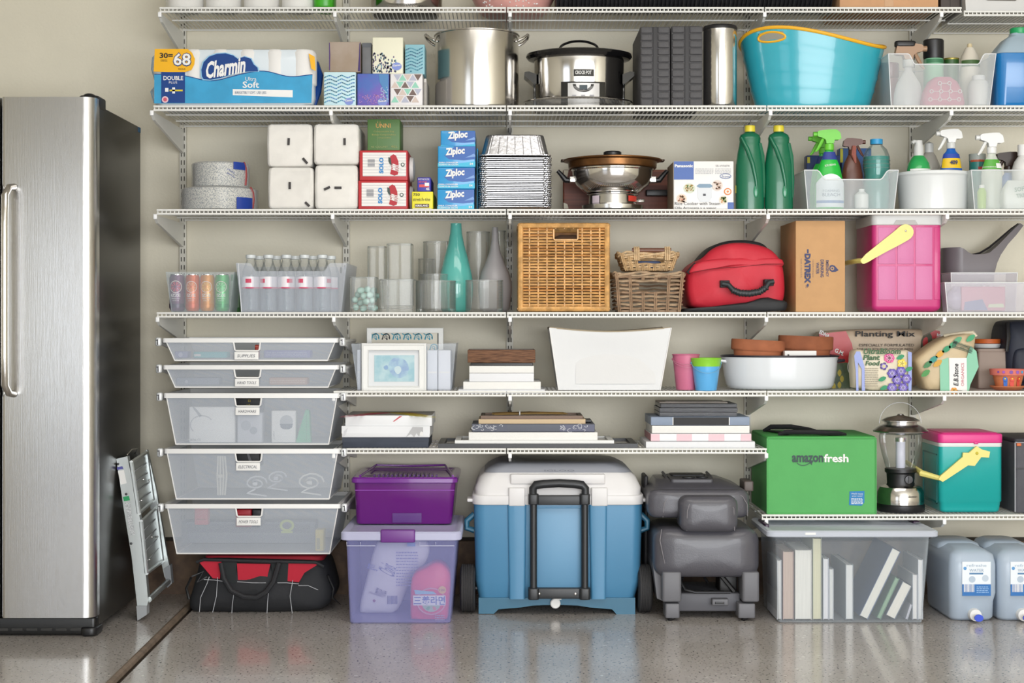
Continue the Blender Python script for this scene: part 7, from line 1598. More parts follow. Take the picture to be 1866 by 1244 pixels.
b = MB().lathe([(7.5 / k, 0), (7 / k, .008), (.002, .009)], 20); b.tr(Matrix.Translation((8 / k, -24.5 / k, zz(871))) @ Matrix.Rotation(pi / 2, 4, 'X')); kn = obj('dial', b, mat('dial_black', '#2a2a2d', .35), t)
b = MB().box(6.5 / k, 9.5 / k, -24.5 / k - .013, -24.5 / k - .006, zz(877), zz(865)); obj('dial_grip', b, BLACK, t)
obj('globe', MB().lathe([(26 / k, zz(853)), (28 / k, zz(846)), (34 / k, zz(825)), (38 / k, zz(805)), (38.5 / k, zz(795)), (37.5 / k, zz(790))], 48, cap0=False, cap1=False), glass(a=.16), t)
obj('lamp_tube', MB().lathe([(.002, zz(852)), (8 / k, zz(852)), (8.5 / k, zz(850)), (8.5 / k, zz(803)), (.002, zz(803))], 24), mat('frosted_lamp', '#dfe1f2', .5), t); obj('tube_cap', MB().lathe([(9.5 / k, zz(804)), (9.5 / k, zz(797)), (.002, zz(796))], 24), CHROME, t)
obj('shade', MB().lathe([(37 / k, zz(790)), (49 / k, zz(786)), (49.5 / k, zz(784)), (40 / k, zz(777)), (31 / k, zz(773)), (30 / k, zz(773))], 48), mat('shade_steel', '#b5b3b4', .22, 1), t)
obj('vent_cap', MB().lathe([(29 / k, zz(774)), (29 / k, zz(768)), (34 / k, zz(767)), (34 / k, zz(765)), (24 / k, zz(760)), (8 / k, zz(757)), (6 / k, zz(756)), (5 / k, zz(754)), (.002, zz(754))], 48), mat('shade_steel', '#b5b3b4', .22, 1), t)
obj('wire_handle', MB().tube([(38 / k * cos(a), .004, zz(771) + (771 - 733) / k * sin(a)) for a in [pi * i / 24 for i in range(25)]], .0009, 6), mat('wire_grey', '#a9a9ab', .4, .6), t)
text(t, 'Coleman', 9 / k, zz(900), 24 / k, 4.5 / k, -42 / k, INK, fn=wrapf(42 / k))
# teal cooler
Y = -.40; k = S(Y)
x, y, z, w_, h = slot(1712, 1827, 814, Y, 7, .2)
x0, x1 = X(1712, Y), X(1827, Y); W = (x1 - x0) / 2; D_ = .12
t = thing('picnic_cooler', 'small teal picnic cooler with a pink lid and pale yellow handle', 'cooler', (x0 + x1) / 2, Y + D_, z); f = FC(t, Y)
tl = mat('teal_plastic', '#12a3a0', .35, coat=.15, bump=.04, bs=60); R_ = []
for i in range(6):
    a = pi / 2 * i / 5; e = .012 * (1 - sin(a)) + .006; R_.append(rr(-W + e, W - e, -D_ + e, D_ - e, .016, .012 * (1 - cos(a)), 5))
R_ += [rr(-W + .003, W - .003, -D_ + .003, D_ - .003, .016, f.pt(0, 915)[1], 5), rr(-W, W, -D_, D_, .016, f.pt(0, 913)[1], 5), rr(-W, W, -D_, D_, .016, h, 5)]
obj('cooler_body', MB().loft(R_), tl, t, ang=50)
obj('white_band', MB().rbox(-W - .001, W + .001, -D_ - .001, D_ + .001, h, f.pt(0, 807)[1], .017, .001, 5), lw_, t, label='white band below the lid')
zl0, zl1 = f.pt(0, 807)[1], f.pt(0, 790)[1]
pkl = mat('pink_lid', '#dc3688', .4)
obj('lid', MB().rbox(-W - .003, W + .003, -D_ - .003, D_ + .003, zl0, zl1, .02, .003, 5, bt=.006), pkl, t, label='pink lid')
obj('lid_top_panel', MB().rbox(-W + .012, W - .012, -D_ + .012, D_ - .012, zl1 - .001, zl1 + .003, .012, .002, 4), pkl, t)
obj('latch_tab', MB().rbox(f.pt(1774, 0)[0], f.pt(1782, 0)[0], -D_ - .007, -D_, zl0 - .003, zl0 + .006, .003, .002), pkl, t)
hpz = [(1753, 824), (1764, 824), (1778, 812), (1787, 818), (1802, 822), (1800, 833), (1786, 832), (1774, 848), (1762, 847), (1724, 872), (1716, 877), (1708, 872), (1712, 866), (1752, 832)]
obj('handle', MB().prism([f.pt(*p) for p in hpz][::-1], -D_ - .014, -D_ - .002), ye, t, label='pale yellow handle arm', ang=30)
obj('handle_grip', MB().tube([(f.pt(1716, 0)[0], -D_ - .008, f.pt(0, 872)[1]), (f.pt(1690, 0)[0] - .01, -D_ + .03, f.pt(0, 864)[1]), (f.pt(1690, 0)[0] - .016, D_ - .02, f.pt(0, 852)[1])], [.008, .012, .008], 8), ye, t)
obj('handle_pivot', MB().sphere((f.pt(1778, 0)[0], -D_ - .014, f.pt(0, 825)[1]), .0055, .004, .0055), mat('yellow_pivot', '#c9b838', .4), t)
b = MB().box(-W - .0015, -W + .001, -D_ + .03, D_ - .03, h * .12, h * .14).box(-W - .0015, -W + .001, -D_ + .03, D_ - .03, h * .86, h * .88).box(-W - .0015, -W + .001, -D_ + .03, -D_ + .034, h * .12, h * .88).box(-W - .0015, -W + .001, D_ - .034, D_ - .03, h * .12, h * .88)
obj('side_panel_line', b, mat('teal_dark', '#0e7f80', .4), t)
# grey box at the right edge
t, f, w_, h, d = carton('storage_case', 'dark grey fabric storage case at the right edge of the lowest shelf', 'case', 1850, 1960, 806, -.40, 7, .3, mat('dark_grey_fabric', '#54545a', .7, bump=.3, var=.1), r=.012, b=.004)
obj('lid_panel', MB().rbox(-w_ / 2 - .002, w_ / 2, -d / 2 - .002, d / 2, h, h + .014, .01, .004), mat('dark_lid_fabric', '#33343a', .7), t)
obj('edge_trim', MB().tube([(-w_ / 2, -d / 2, .004), (-w_ / 2, -d / 2, h)], .003, 6).tube([(-w_ / 2, -d / 2, h), (w_ / 2, -d / 2, h)], .003, 6), mat('grey_trim', '#9a9aa0', .5), t)
obj('orange_tab', MB().rbox(-w_ / 2 + .004, -w_ / 2 + .02, -d / 2 - .006, -d / 2, h - .012, h - .002, .002, .001), mat('orange_tab', '#d06a35', .5), t)
obj('belt', MB().box(-w_ / 2 + .004, w_ / 2 - .01, -d / 2 - .002, -d / 2, h * .62, h * .64), BLACK, t)
# ================================================================ DRAWERS
basket_m = mat('white_wire_mesh', '#ccd3de', .45, alpha=.50, dots=.0036)
rim_m = mat('white_powder_coat', '#ebeae8', .35)
DR = [(616, 624, 657, 'SUPPLIES', 'topmost'), (665, 673, 706, 'HAND TOOLS', 'second'), (716, 725, 810, 'HARDWARE', 'middle'), (817.5, 826, 910, 'ELECTRICAL', 'fourth'), (918, 926, 1009.5, 'POWER TOOLS', 'lowest')]
YD = -.44; kD = S(YD)
def X_(px): return X(px, YD)
for q, (y0, y1, yb, word, pos) in enumerate(DR):
    off = q * 1.0
    xl, xr = X_(300 + off), X_(613 + off); xc = (xl + xr) / 2; W1 = (xr - xl) / 2; zr = Z(y0, YD); zb = Z(yb, YD); h = zr - zb; W0 = W1 - 17 / kD; D_ = .2; y_c = YD + D_
    t = thing('mesh_drawer', 'white mesh drawer labelled %s, %s of the five drawers' % (word.title(), pos), 'drawer', xc, y_c, zb, group='white mesh pull-out drawers'); f = FC(t, YD)
    rh = (y1 - y0) / kD; hx0, hx1 = f.pt(426 + off, 0)[0], f.pt(474 + off, 0)[0]; hz0 = f.pt(0, y1 + 15)[1]; hz1 = h - rh
    Wz = lambda z_: W0 + (W1 - W0) * z_ / h; fy = lambda z_: -D_ + .012 * (1 - z_ / h)
    def P(x_, z_): return (x_, fy(z_), z_)
    b = MB(); e = .0
    b.add([P(-Wz(0), 0), P(Wz(0), 0), P(Wz(hz0), hz0), P(-Wz(hz0), hz0)], [(0, 1, 2, 3)])
    b.add([P(-Wz(hz0), hz0), P(hx0, hz0), P(hx0, hz1), P(-Wz(hz1), hz1)], [(0, 1, 2, 3)]); b.add([P(hx1, hz0), P(Wz(hz0), hz0), P(Wz(hz1), hz1), P(hx1, hz1)], [(0, 1, 2, 3)])
    obj('front_mesh', b, basket_m, t, ang=0)
    for s in (-1, 1): obj('side_mesh', MB().add([(s * W0, -D_ + .012, 0), (s * W0, D_ - .012, 0), (s * W1, D_, h), (s * W1, -D_, h)], [(0, 1, 2, 3)]), basket_m, t, ang=0)
    obj('back_mesh', MB().add([(-W0, D_ - .012, 0), (W0, D_ - .012, 0), (W1, D_, h), (-W1, D_, h)], [(0, 1, 2, 3)]), basket_m, t, ang=0)
    obj('bottom_mesh', MB().add([(-W0, -D_ + .012, 0), (W0, -D_ + .012, 0), (W0, D_ - .012, 0), (-W0, D_ - .012, 0)], [(0, 1, 2, 3)]), basket_m, t, ang=0)
    b = MB(); b.tube([(-W0, -D_ + .011, .001), (W0, -D_ + .011, .001)], .0028, 6)
    for s in (-1, 1): b.tube([(s * W0, -D_ + .011, .001), (s * W1, -D_, h)], .0022, 6).tube([(s * W0, -D_ + .011, .001), (s * W0, D_ - .011, .001)], .0022, 6)
    obj('corner_wire', b, rim_m, t)
    b = MB(); o_, i_ = rr(-W1 - .008, W1 + .008, -D_ - .004, D_, .012, 0, 4), rr(-W1 + .004, W1 - .004, -D_ + .008, D_ - .012, .008, 0, 4)
    R_ = [[(a, c_, h - rh) for a, c_, _ in o_], [(a, c_, h - .002) for a, c_, _ in o_], [(a * .998, c_ * .998, h) for a, c_, _ in o_], [(a, c_, h) for a, c_, _ in i_], [(a, c_, h - rh * .9) for a, c_, _ in i_]]
    obj('rim', b.loft(R_, close=True), rim_m, t, ang=40)
    obj('handle_frame', MB().tube([(hx0 - .001, -D_ - .001, hz1 + .002), (hx0 + .003, -D_ + .002, hz0 + .004), (hx0 + .008, -D_ + .001, hz0), (hx1 - .008, -D_ + .001, hz0), (hx1 - .003, -D_ + .002, hz0 + .004), (hx1 + .001, -D_ - .001, hz1 + .002)], .0032, 8), rim_m, t)
    cx0, cx1, cz1, cz0 = f.pt(427 + off, 0)[0], f.pt(471 + off, 0)[0], hz0 - .004, max(hz0 - .004 - 14 / kD, .004)
    lc_ = obj('label_card', MB().rbox(cx0, cx1, -D_ - .003, -D_ + .004, cz0, cz1, .002, .001), PAPER, t, label='white card reading ' + word.title())
    text(lc_, word, (cx0 + cx1) / 2, (cz0 + cz1) / 2, min(34, 5 + 3.4 * len(word)) / kD, 5.2 / kD, -D_ - .003, ink('#4a4a55'), shear=.2)
    # end hooks and runners
    for s, nm in ((-1, 'left'), (1, 'right')):
        xw = UPX[0] if s < 0 else UPX[1]
        xf = xc + s * (W1 + .012); yr = -.018
        r = thing('drawer_runner', 'white %s side runner carrying the %s mesh drawer' % (nm, pos), 'drawer runner', xf, 0, zr - .012, group='drawer runners')
        zt_ = .008
        b = MB(); xo = s * .010
        b.prismx([(YD + .01, -.008), (YD + .01, .006), (-.03, .006), (-.03, -.055), (-.08, -.05)], xo - .0035, xo + .0035)
        obj('runner_plate', b, rim_m, r, ang=0)
        obj('runner_rail', MB().tube([(xo, YD - .002, -.001), (xo, -.03, -.001)], .007, 8), rim_m, r)
        obj('hook', MB().tube([(xw - xf, -.03, -.02), (xo, -.05, -.02)], .006, 6), rim_m, r)
        b = MB().rbox(-.010 + xo * .9, .010 + xo * .9, YD - .012, YD + .012, -.0155, .0145, .007, .005); obj('end_cap', b, mat('bright_cap', '#e9ecee', .15, .3), r)
        b = MB()
        b.box(xo - .0015, xo + .0015, YD - .0135, YD - .0118, -.011, .008).box(xo - .006, xo - .001, YD - .0135, YD - .0118, .004, .007); obj('screw_slot', b, mat('slot_dark_grey', '#2f2b2e', .6), r)
def inside(name, lbl, cat, x0, x1, y0, y1, dq, m, Y=-.38, d=.06, shape=None, decor=None):
    zb = Z(DR[dq][2], YD) + .004; x, y, z, w_, h = slot(x0, x1, y0, Y, zb, d); h = min(h, Z(y0, Y) - zb)
    t = thing(name, lbl, cat, x, y, zb if y1 is None else Z(y1, Y), group='things inside the mesh drawers'); hh = Z(y0, Y) - t.location.z
    obj('main_body', MB().rbox(-w_ / 2, w_ / 2, -d / 2, d / 2, 0, hh, .006, .003), m, t)
    f = FC(t, Y)
    return t, f
t, f = inside('supply_pack', 'turquoise pack showing through the topmost drawer', 'pack', 352, 414, 641, 652, 0, card('#5cc3c8')); f.rect('white_tip', 354, 366, 645, 649, PAPER, 1)
t, f = inside('supply_box', 'violet-blue box showing through the right of the topmost drawer', 'box', 480, 566, 638, 652, 0, card('#7678bd')); f.lines(484, 560, 642, 650, ink('#b9bbe0'), 3)
t, f = inside('supply_roll', 'purple roll at the left of the topmost drawer', 'roll', 318, 342, 640, 652, 0, card('#8688b8')); f.circ('core', 329, 646, 4, ink('#c5c7de'), 1)
t, f = inside('red_block', 'small red block behind the handle opening of the topmost drawer', 'block', 464, 472, 628, 652, 0, card('#b83c2c'), Y=-.41, d=.02); f.rect('edge', 465, 471, 630, 632, ink('#d2604a'), 1)
t, f = inside('screwdriver_set', 'pale orange tool handle in the second drawer', 'tool', 490, 560, 688, 701, 1, card('#c99c80')); f.lines(492, 556, 692, 699, ink('#e5c8b4'), 2)
t, f = inside('tool_case', 'grey tool case at the left of the second drawer', 'case', 320, 400, 688, 701, 1, card('#8a90a0')); f.circ('latch', 340, 695, 3, ink('#c0c4cc'), 1)
t, f = inside('dark_tool', 'dark tool lying behind the second drawer handle', 'tool', 428, 470, 686, 701, 1, card('#4c3a33')); f.rect('light_edge', 452, 470, 687, 691, ink('#bcaaa0'), 1)
t, f = inside('white_carton', 'white carton with a light fixture drawing in the middle drawer', 'box', 344, 428, 741, 806, 2, card('#f2f2f1'), Y=-.41)
f.txt('BENLITE', 347, 366, 799, 803, ink('#77777f'), 1); f.many('drawing', [[(360 + 22 * cos(a) + 8, 774 + 18 * sin(a)), (360 + 22 * cos(a + .3) + 8, 774 + 18 * sin(a + .3)), (360 + 20 * cos(a + .3) + 8, 774 + 16 * sin(a + .3)), (360 + 20 * cos(a) + 8, 774 + 16 * sin(a))] for a in [2.4 + .3 * i for i in range(11)]], ink('#b5b7bd'), 1); f.dec('drawing_line', [(350, 741), (354, 741), (368, 757), (364, 760)], ink('#a9abb2'), 1)
t, f = inside('clear_pack', 'clear bag of hardware in the middle of the middle drawer', 'bag', 432, 478, 752, 806, 2, mat('pale_grey_pack', '#c9ccd4', .4), Y=-.41); f.circ('ring', 448, 775, 9, ink('#a9adb8'), 1); f.circ('ring', 462, 784, 7, ink('#9ba0ad'), 1)
t, f = inside('white_carton', 'white carton with a round device pictured, right part of the middle drawer', 'box', 494, 539, 748, 806, 2, card('#f2f2f1'), Y=-.41); f.circ('round_device', 522, 768, 12, ink('#b4b8be'), 1); f.dec('dark_half', [(510, 772), (534, 772), (532, 779), (526, 782), (518, 782), (512, 779)], ink('#5f6878'), 2); f.txt('power', 498.5, 501, 785, 800, ink('#6f7078'), 1, rot=90)
t = thing('green_pouch', 'green triangular pouch at the right of the middle drawer', 'pouch', X(552, -.41), -.39, Z(806, -.41)); f = FC(t, -.41); obj('pouch_body', MB().prism([f.pt(539, 806), f.pt(566, 806), f.pt(563, 748), f.pt(557, 746), f.pt(548, 775)], -.02, .02), card('#55b98a'), t); f.rect('seam', 558, 559, 755, 804, ink('#3f9a72'), 1)
t, f = inside('dark_box', 'dark box behind the middle drawer handle', 'box', 428, 476, 722, 750, 2, card('#26262a'), Y=-.33, d=.08); f.txt('52', 452, 457, 728, 732, ink('#c9b23a'), 1); f.txt('LP', 450, 456, 736, 739, ink('#c9b23a'), 1)
for q, (cx, cy, r_, c_, lb) in enumerate(((403, 866, 30, '#e4e3da', 'ribbed white cable bundle in the fourth drawer'), (466, 880, 16, '#e0e2e6', 'tangle of white cable in the middle of the fourth drawer'), (504, 870, 14, '#d5d8de', 'white cable with plugs in the fourth drawer'), (565, 878, 20, '#e6e6e2', 'coiled white cable at the right of the fourth drawer'))):
    kq = S(-.39); t = thing('cable', lb, 'cable', X(cx, -.39), -.385, Z(cy, -.39), group='cables in the fourth drawer'); b = MB(); rnd = random.Random(q + 40)
    cm = mat('white_cable', c_, .4)
    if q == 0:
        for i in range(4): b.tube([(-.012 + i * .008, .0, -.07), (-.014 + i * .008 + .003 * i, -.004, 0), (-.012 + i * .008, 0, .068)], .0035, 6)
    else:
        pts = [(r_ / kq * (1 - .04 * i) * cos(i * .55) * 1.25, .012 * sin(i * .8), r_ / kq * (1 - .035 * i) * sin(i * .55) * .8) for i in range(26)]; b.tube(pts, .0034, 6)
        b.tube([(0, -.01, -.02), (-.03, -.012, -.035), (.04, -.012, -.045)], .003, 6)
    obj('cable_loop', b, cm, t); obj('plug', MB().rbox(-.01, .006, -.014, .0, -.008, .004, .002, .002), cm, t)
t, f = inside('dark_adapter', 'dark charger behind the fourth drawer handle', 'adapter', 428, 474, 824, 850, 3, card('#2b2b2d'), Y=-.33, d=.08); f.dec('grey_cable', [(450, 826), (454, 826), (462, 848), (456, 848)], ink('#77767a'), 1)
t, f = inside('red_tool_case', 'red and black tool case behind the lowest drawer handle', 'tool case', 429, 458, 928, 960, 4, card('#b51d2c'), Y=-.36, d=.08); f.rect('seam', 434, 455, 934, 935.5, ink('#d24a55'), 1)
t, f = inside('black_tool', 'black power tool right of the red case in the lowest drawer', 'power tool', 459, 476, 928, 960, 4, card('#27272c'), Y=-.36, d=.08); f.rect('seam', 461, 474, 938, 939, ink('#55555c'), 1)
t, f = inside('red_part', 'red battery pack at the left of the lowest drawer', 'battery', 354, 379, 924, 956, 4, card('#c24a55'), Y=-.41, d=.04); f.rect('seam', 358, 375, 945, 946.5, ink('#8a2a35'), 1)
t, f = inside('grey_tool_bag', 'wide dark grey tool bag filling the back of the lowest drawer', 'tool bag', 330, 575, 950, None, 4, mat('slate_bag', '#7c8290', .6), Y=-.2, d=.08); f.rect('flap', 340, 565, 955, 970, mat('slate_flap', '#6c7280', .6), 1)
t = thing('tape_roll', 'yellow-green roll of tape in the lowest drawer', 'tape', X(522, -.4), -.39, Z(958, -.4)); b = MB().tube([(11 / kD * cos(a), 0, 9 / kD * sin(a)) for a in [2 * pi * i / 20 for i in range(20)]], .005, 8, close=True); obj('tape_ring', b, mat('lime_tape', '#b5c85a', .4), t); obj('tape_tail', MB().box(-.02, .02, -.004, .004, -.026, -.02), mat('lime_tape', '#b5c85a', .4), t)
t, f = inside('yellow_tool', 'yellow tool at the right corner of the lowest drawer', 'power tool', 574, 590, 965, 1004, 4, card('#c9b84a'), Y=-.4, d=.06); f.rect('grip', 577, 583, 980, 1000, ink('#8f8440'), 1)
# ================================================================ REFRIGERATOR
xr = -1.345; yf = -.80; ft = Z(190, -.79)
t = thing('refrigerator', 'tall stainless steel side-by-side refrigerator with dark grey sides at the left', 'refrigerator', xr - .47, -.5, 0)
lx = lambda x: x - (xr - .47); ly = lambda y: y + .5
fs_ = mat('fridge_steel', '#bdbcbb', .24, 1, bump=.10, bs=5, stretch=(120, 120, 1.5)); sd = mat('fridge_side', '#33322f', .3, .35, bump=.1, bs=300)
obj('cabinet', MB().rbox(lx(xr - .94), lx(xr), ly(-.77), ly(-.20), .03, ft, .004, .003), sd, t)
dz0, dz1 = Z(1126, -.84), Z(176, -.84)
def door(xa, xb):
    b = MB(); r = .04; o = [(xa + .004, ly(-.775)), (xa + .002, ly(-.80))]
    for i in range(7): a = pi + pi / 2 * i / 6 * 1; o.append((xa + .012 + .012 * cos(a), ly(-.838) + .012 + .012 * sin(a)))
    for i in range(11): a = -pi / 2 + pi / 2 * i / 10; o.append((xb - r + r * cos(a), ly(-.838) + r + r * sin(a)))
    o.append((xb, ly(-.775)))
    return b.prismz(o, dz0, dz1)
d1 = obj('door', door(lx(X(2, -.84)), lx(xr + .004)), fs_, t, ang=40); d2 = obj('door', door(lx(xr - .94), lx(X(2, -.84) - .008)), fs_, t, ang=40)
def hnd(px, d_):
    x = lx(X(px, -.89)); za, zb = Z(338, -.89), Z(719, -.89)
    obj('door_handle', MB().tube([(x + .012, ly(-.838), za), (x + .006, ly(-.87), za - .004), (x, ly(-.89), za - .03), (x, ly(-.893), za - .12), (x, ly(-.893), zb + .12), (x, ly(-.89), zb + .03), (x + .006, ly(-.87), zb + .004), (x + .012, ly(-.838), zb)], .0115, 12), mat('handle_steel', '#d2cfca', .2, 1), d_, label='curved steel bar handle')
hnd(9, d1); hnd(-22, d2)
obj('hinge_cover', MB().rbox(lx(xr - .06), lx(xr + .004), ly(-.80), ly(-.68), ft - .01, dz1 + .012, .02, .006), BLACK, t); obj('hinge_cap', MB().sphere((lx(xr - .025), ly(-.79), dz1 + .006), .022, .022, .012), BLACK, t)
g = obj('toe_grille', MB().rbox(lx(xr - .93), lx(xr - .002), ly(-.80), ly(-.70), .004, dz0 - .006, .012, .004), mat('grille_black', '#0e0e0f', .35), t)
b = MB()
for q in range(18): b.box(lx(xr - .90 + .048 * q), lx(xr - .90 + .048 * q + .036), ly(-.802), ly(-.7995), .018, .026)
obj('grille_slot', b, mat('grille_grey', '#2d2c2b', .5), t, kind='stuff')
obj('grille_foot', MB().rbox(lx(xr - .05), lx(xr + .003), ly(-.815), ly(-.72), .001, .03, .02, .006), BLACK, t)
obj('tape_tab', MB().box(lx(xr), lx(xr) + .001, ly(-.235), ly(-.202), ft - .02, ft - .002), mat('blue_tape', '#3f6f96', .6), t, label='scrap of blue tape')
# ================================================================ STEP LADDER
t = thing('step_ladder', 'folded aluminium step ladder leaning against the side of the refrigerator', 'ladder', -1.27, -.38, 0)
al = mat('ladder_aluminium', '#c4c9c8', .32, .75, bump=.06, bs=120); gp_ = mat('grey_foot', '#9a9da0', .5)
def L(px, py, Y): return Vector((X(px, Y) + 1.27, Y + .38, Z(py, Y)))
def slab(nm, a, b_, c_, d_, th, m):
    # corners in order; thickened along the face normal
    a, b_, c_, d_ = map(Vector, (a, b_, c_, d_)); n_ = (b_ - a).cross(d_ - a).normalized() * th; ps = [a, b_, c_, d_, a + n_, b_ + n_, c_ + n_, d_ + n_]
    return obj(nm, MB().add(ps, [(3, 2, 1, 0), (4, 5, 6, 7), (0, 1, 5, 4), (1, 2, 6, 5), (2, 3, 7, 6), (3, 0, 4, 7)]), m, t, ang=0)
Yn, Yr = -.545, -.2
b = MB(); pp = [(212, 836), (232, 831), (246, 900), (258, 960), (270, 1095), (268, 1104), (250, 1104), (240, 1015), (226, 930)]
b.prism([(L(px, py, Yn).x, L(px, py, Yn).z) for px, py in pp][::-1], Yn + .38, Yn + .38 + .03); obj('front_rail', b, al, t, ang=0)
b = MB().prism([(L(px, py, Yn).x, L(px, py, Yn).z) for px, py in [(249, 1104), (268, 1104), (268, 1120), (251, 1131)]][::-1], Yn + .375, Yn + .38 + .034); o_ = obj('rail_foot', b, gp_, t, ang=0)
zmin = min(v[2] for v in b.v); o_.location.z = .001 - zmin
b = MB(); pp = [(258, 826), (268, 819), (284, 890), (304, 1010), (313, 1050), (300, 1052), (284, 980), (270, 900)]
b.prism([(L(px, py, Yr).x, L(px, py, Yr).z) for px, py in pp][::-1], Yr + .38, Yr + .38 + .02); obj('rear_rail', b, al, t, ang=0)
b = MB().prism([(L(px, py, Yr).x, L(px, py, Yr).z) for px, py in [(299, 1035), (311, 1028), (314, 1062), (306, 1070)]][::-1], Yr + .37, Yr + .38 + .024); obj('rail_foot', b, gp_, t, ang=0)
for nm, q in (('step_platform', [(236, 842, Yn), (250, 935, Yn), (276, 912, Yr), (264, 824, Yr)]), ('step', [(254, 950, Yn), (264, 1044, Yn), (293, 1022, Yr), (281, 925, Yr)])):
    P_ = [L(*p) for p in q]; slab(nm, P_[0], P_[1], P_[2], P_[3], .004, al)
    b = MB()
    for i in range(4): b.tube([P_[i] + Vector((.006, 0, 0)), P_[(i + 1) % 4] + Vector((.006, 0, 0))], .007, 6)
    obj('step_rim', b, al, t)
    b = MB(); u = (P_[3] - P_[0]); v = (P_[1] - P_[0])
    for i in range(1, 5): b.tube([P_[0] + u * .12 + v * (i / 5) + Vector((.006, 0, 0)), P_[0] + u * .88 + v * (i / 5) + Vector((.006, 0, 0))], .0022, 5)
    obj('tread_ridge', b, gp_, t, kind='stuff')
    b = MB()
    for a_, c_ in ((.5, .45), (.85, .55), (.2, .8)): b.sphere(tuple(P_[0] + u * a_ + v * c_ + Vector((.009, 0, 0))), .004, .004, .004, 8, 6)
    obj('rivet', b, CHROME, t, kind='stuff')
obj('bottom_brace', MB().tube([L(271, 1092, Yn + .02), L(308, 1058, Yr)], .0105, 10), al, t); obj('mid_brace', MB().tube([L(256, 975, Yn + .02), L(283, 958, Yr)], .007, 8), gp_, t)
obj('hinge_wire', MB().tube([L(232, 828, Yn), L(240, 819, -.45), L(250, 818, -.4), L(246, 826, -.42)], .0022, 6), CHROME, t)
f = FC(t, Yn); f.x = -1.27; f.z = 0; f.y = Yn + .38
f.dec('blue_sticker', [(213, 851), (223, 849), (225, 854), (214, 856)], ink('#5a5aa0'), 1); f.dec('green_sticker', [(224, 905), (235, 903), (237, 911), (226, 913)], ink('#2f9a62'), 1)
f.dec('white_sticker', [(215, 858), (226, 856), (231, 880), (220, 883)], PAPER, 1); f.dec('warning_text', [(228, 916), (237, 914), (246, 974), (238, 976)], mat('warning_label', '#a9adb0', .6, col2='#d5d7d8', vs=400, vmin=.45, vmax=.5), 1)
b = MB()
for px, py in ((215, 845), (230, 900), (239, 990)): p = L(px, py, Yn); b.sphere((p.x, p.y - .001, p.z), .0045, .003, .0045, 8, 6)
obj('rail_bolt', b, mat('bolt_dark', '#4a4a4c', .4, .6), t, kind='stuff')
# ================================================================ TOOL BAG
Y = -.42; k = S(Y)
t = thing('tool_bag', 'black and red canvas tool bag with white stitching under the mesh drawers', 'bag', X(472, Y), Y + .14, 0); f = FC(t, Y)
bk = mat('black_canvas', '#222327', .75, bump=.5, bs=18, var=.15, vs=6)
obj('bag_body', pad([(340, 1120), (337, 1100), (344, 1080), (352, 1050), (358, 1025), (372, 1017), (470, 1020), (575, 1022), (590, 1028), (598, 1055), (606, 1085), (598, 1105), (580, 1118), (470, 1122), (380, 1119)][::-1], f.y + .03, f.y + .28, .05, .03, .012), bk, t, ang=70)
obj('top_flap', MB().rbox(f.pt(366, 0)[0], f.pt(585, 0)[0], f.y + .05, f.y + .24, f.pt(0, 1024)[1] - .01, f.pt(0, 1017)[1], .03, .006), mat('red_canvas', '#a5182c', .75, bump=.3, var=.2), t, label='red canvas top')
def lay(px, py, dy=0): return (f.pt(px, py)[0], f.y + .0 + dy, max(.003, f.pt(px, py)[1]))
f.y -= .0; rc = mat('red_canvas_panel', '#b3152f', .75, bump=.3, bs=18)
for pts in ([(361, 1021), (404, 1023), (401, 1054), (388, 1053)], [(432, 1026), (493, 1027), (486, 1056), (434, 1056)], [(526, 1025), (581, 1027), (555, 1043), (545, 1060), (522, 1058)]): f.dec('red_panel', pts, rc, 3)
obj('top_piping', MB().tube([lay(358, 1024), lay(372, 1019, -.004), lay(470, 1022, -.006), lay(575, 1024, -.004), lay(590, 1032)], .0055, 8), bk, t)
w2 = mat('white_stitch', '#b9bbc0', .6)
for pts in ([(382, 1050), (378, 1062), (366, 1088), (364, 1114)], [(397, 1051), (395, 1085), (388, 1115)], [(427, 1078), (424, 1100), (423, 1119)], [(490, 1074), (488, 1098), (487, 1121)], [(534, 1056), (529, 1085), (533, 1120)], [(433, 1059), (460, 1061), (485, 1061)], [(506, 1061), (522, 1061), (545, 1063)], [(544, 1066), (562, 1066), (580, 1074)], [(372, 1055), (392, 1056), (412, 1059)]):
    obj('stitching', MB().tube([lay(px, py, -.006) for px, py in pts], .0011, 5), w2, t)
for pts in ([(404, 1024), (410, 1052), (424, 1074), (448, 1085), (470, 1086), (487, 1076), (500, 1058), (510, 1024)],):
    obj('carry_handle', MB().tube([lay(px, py, -.016 - .01 * sin(pi * i / 7)) for i, (px, py) in enumerate(pts)], .009, 8, flat=1), bk, t)
for x0_, x1_ in ((404, 432), (494, 526)): f.dec('web_panel', [(x0_, 1022), (x1_, 1023), (x1_ - 2, 1062), (x0_ + 4, 1060)], mat('black_web', '#1b2022', .8), 4)
obj('side_strap', MB().tube([lay(345, 1055, .03), lay(335, 1075, .04), lay(340, 1095, .04)], .005, 6), BLACK, t)
obj('side_strap', MB().tube([lay(596, 1050, .03), lay(606, 1075, .04), lay(603, 1092, .04), lay(618, 1106, .05)], [.005, .005, .004, .0015], 6), BLACK, t)
obj('zip_end', MB().tube([lay(350, 1050), lay(372, 1040, -.01), lay(360, 1060, -.004), lay(378, 1050, -.008)], .003, 6), mat('zip_grey', '#5a5c60', .4, .4), t)
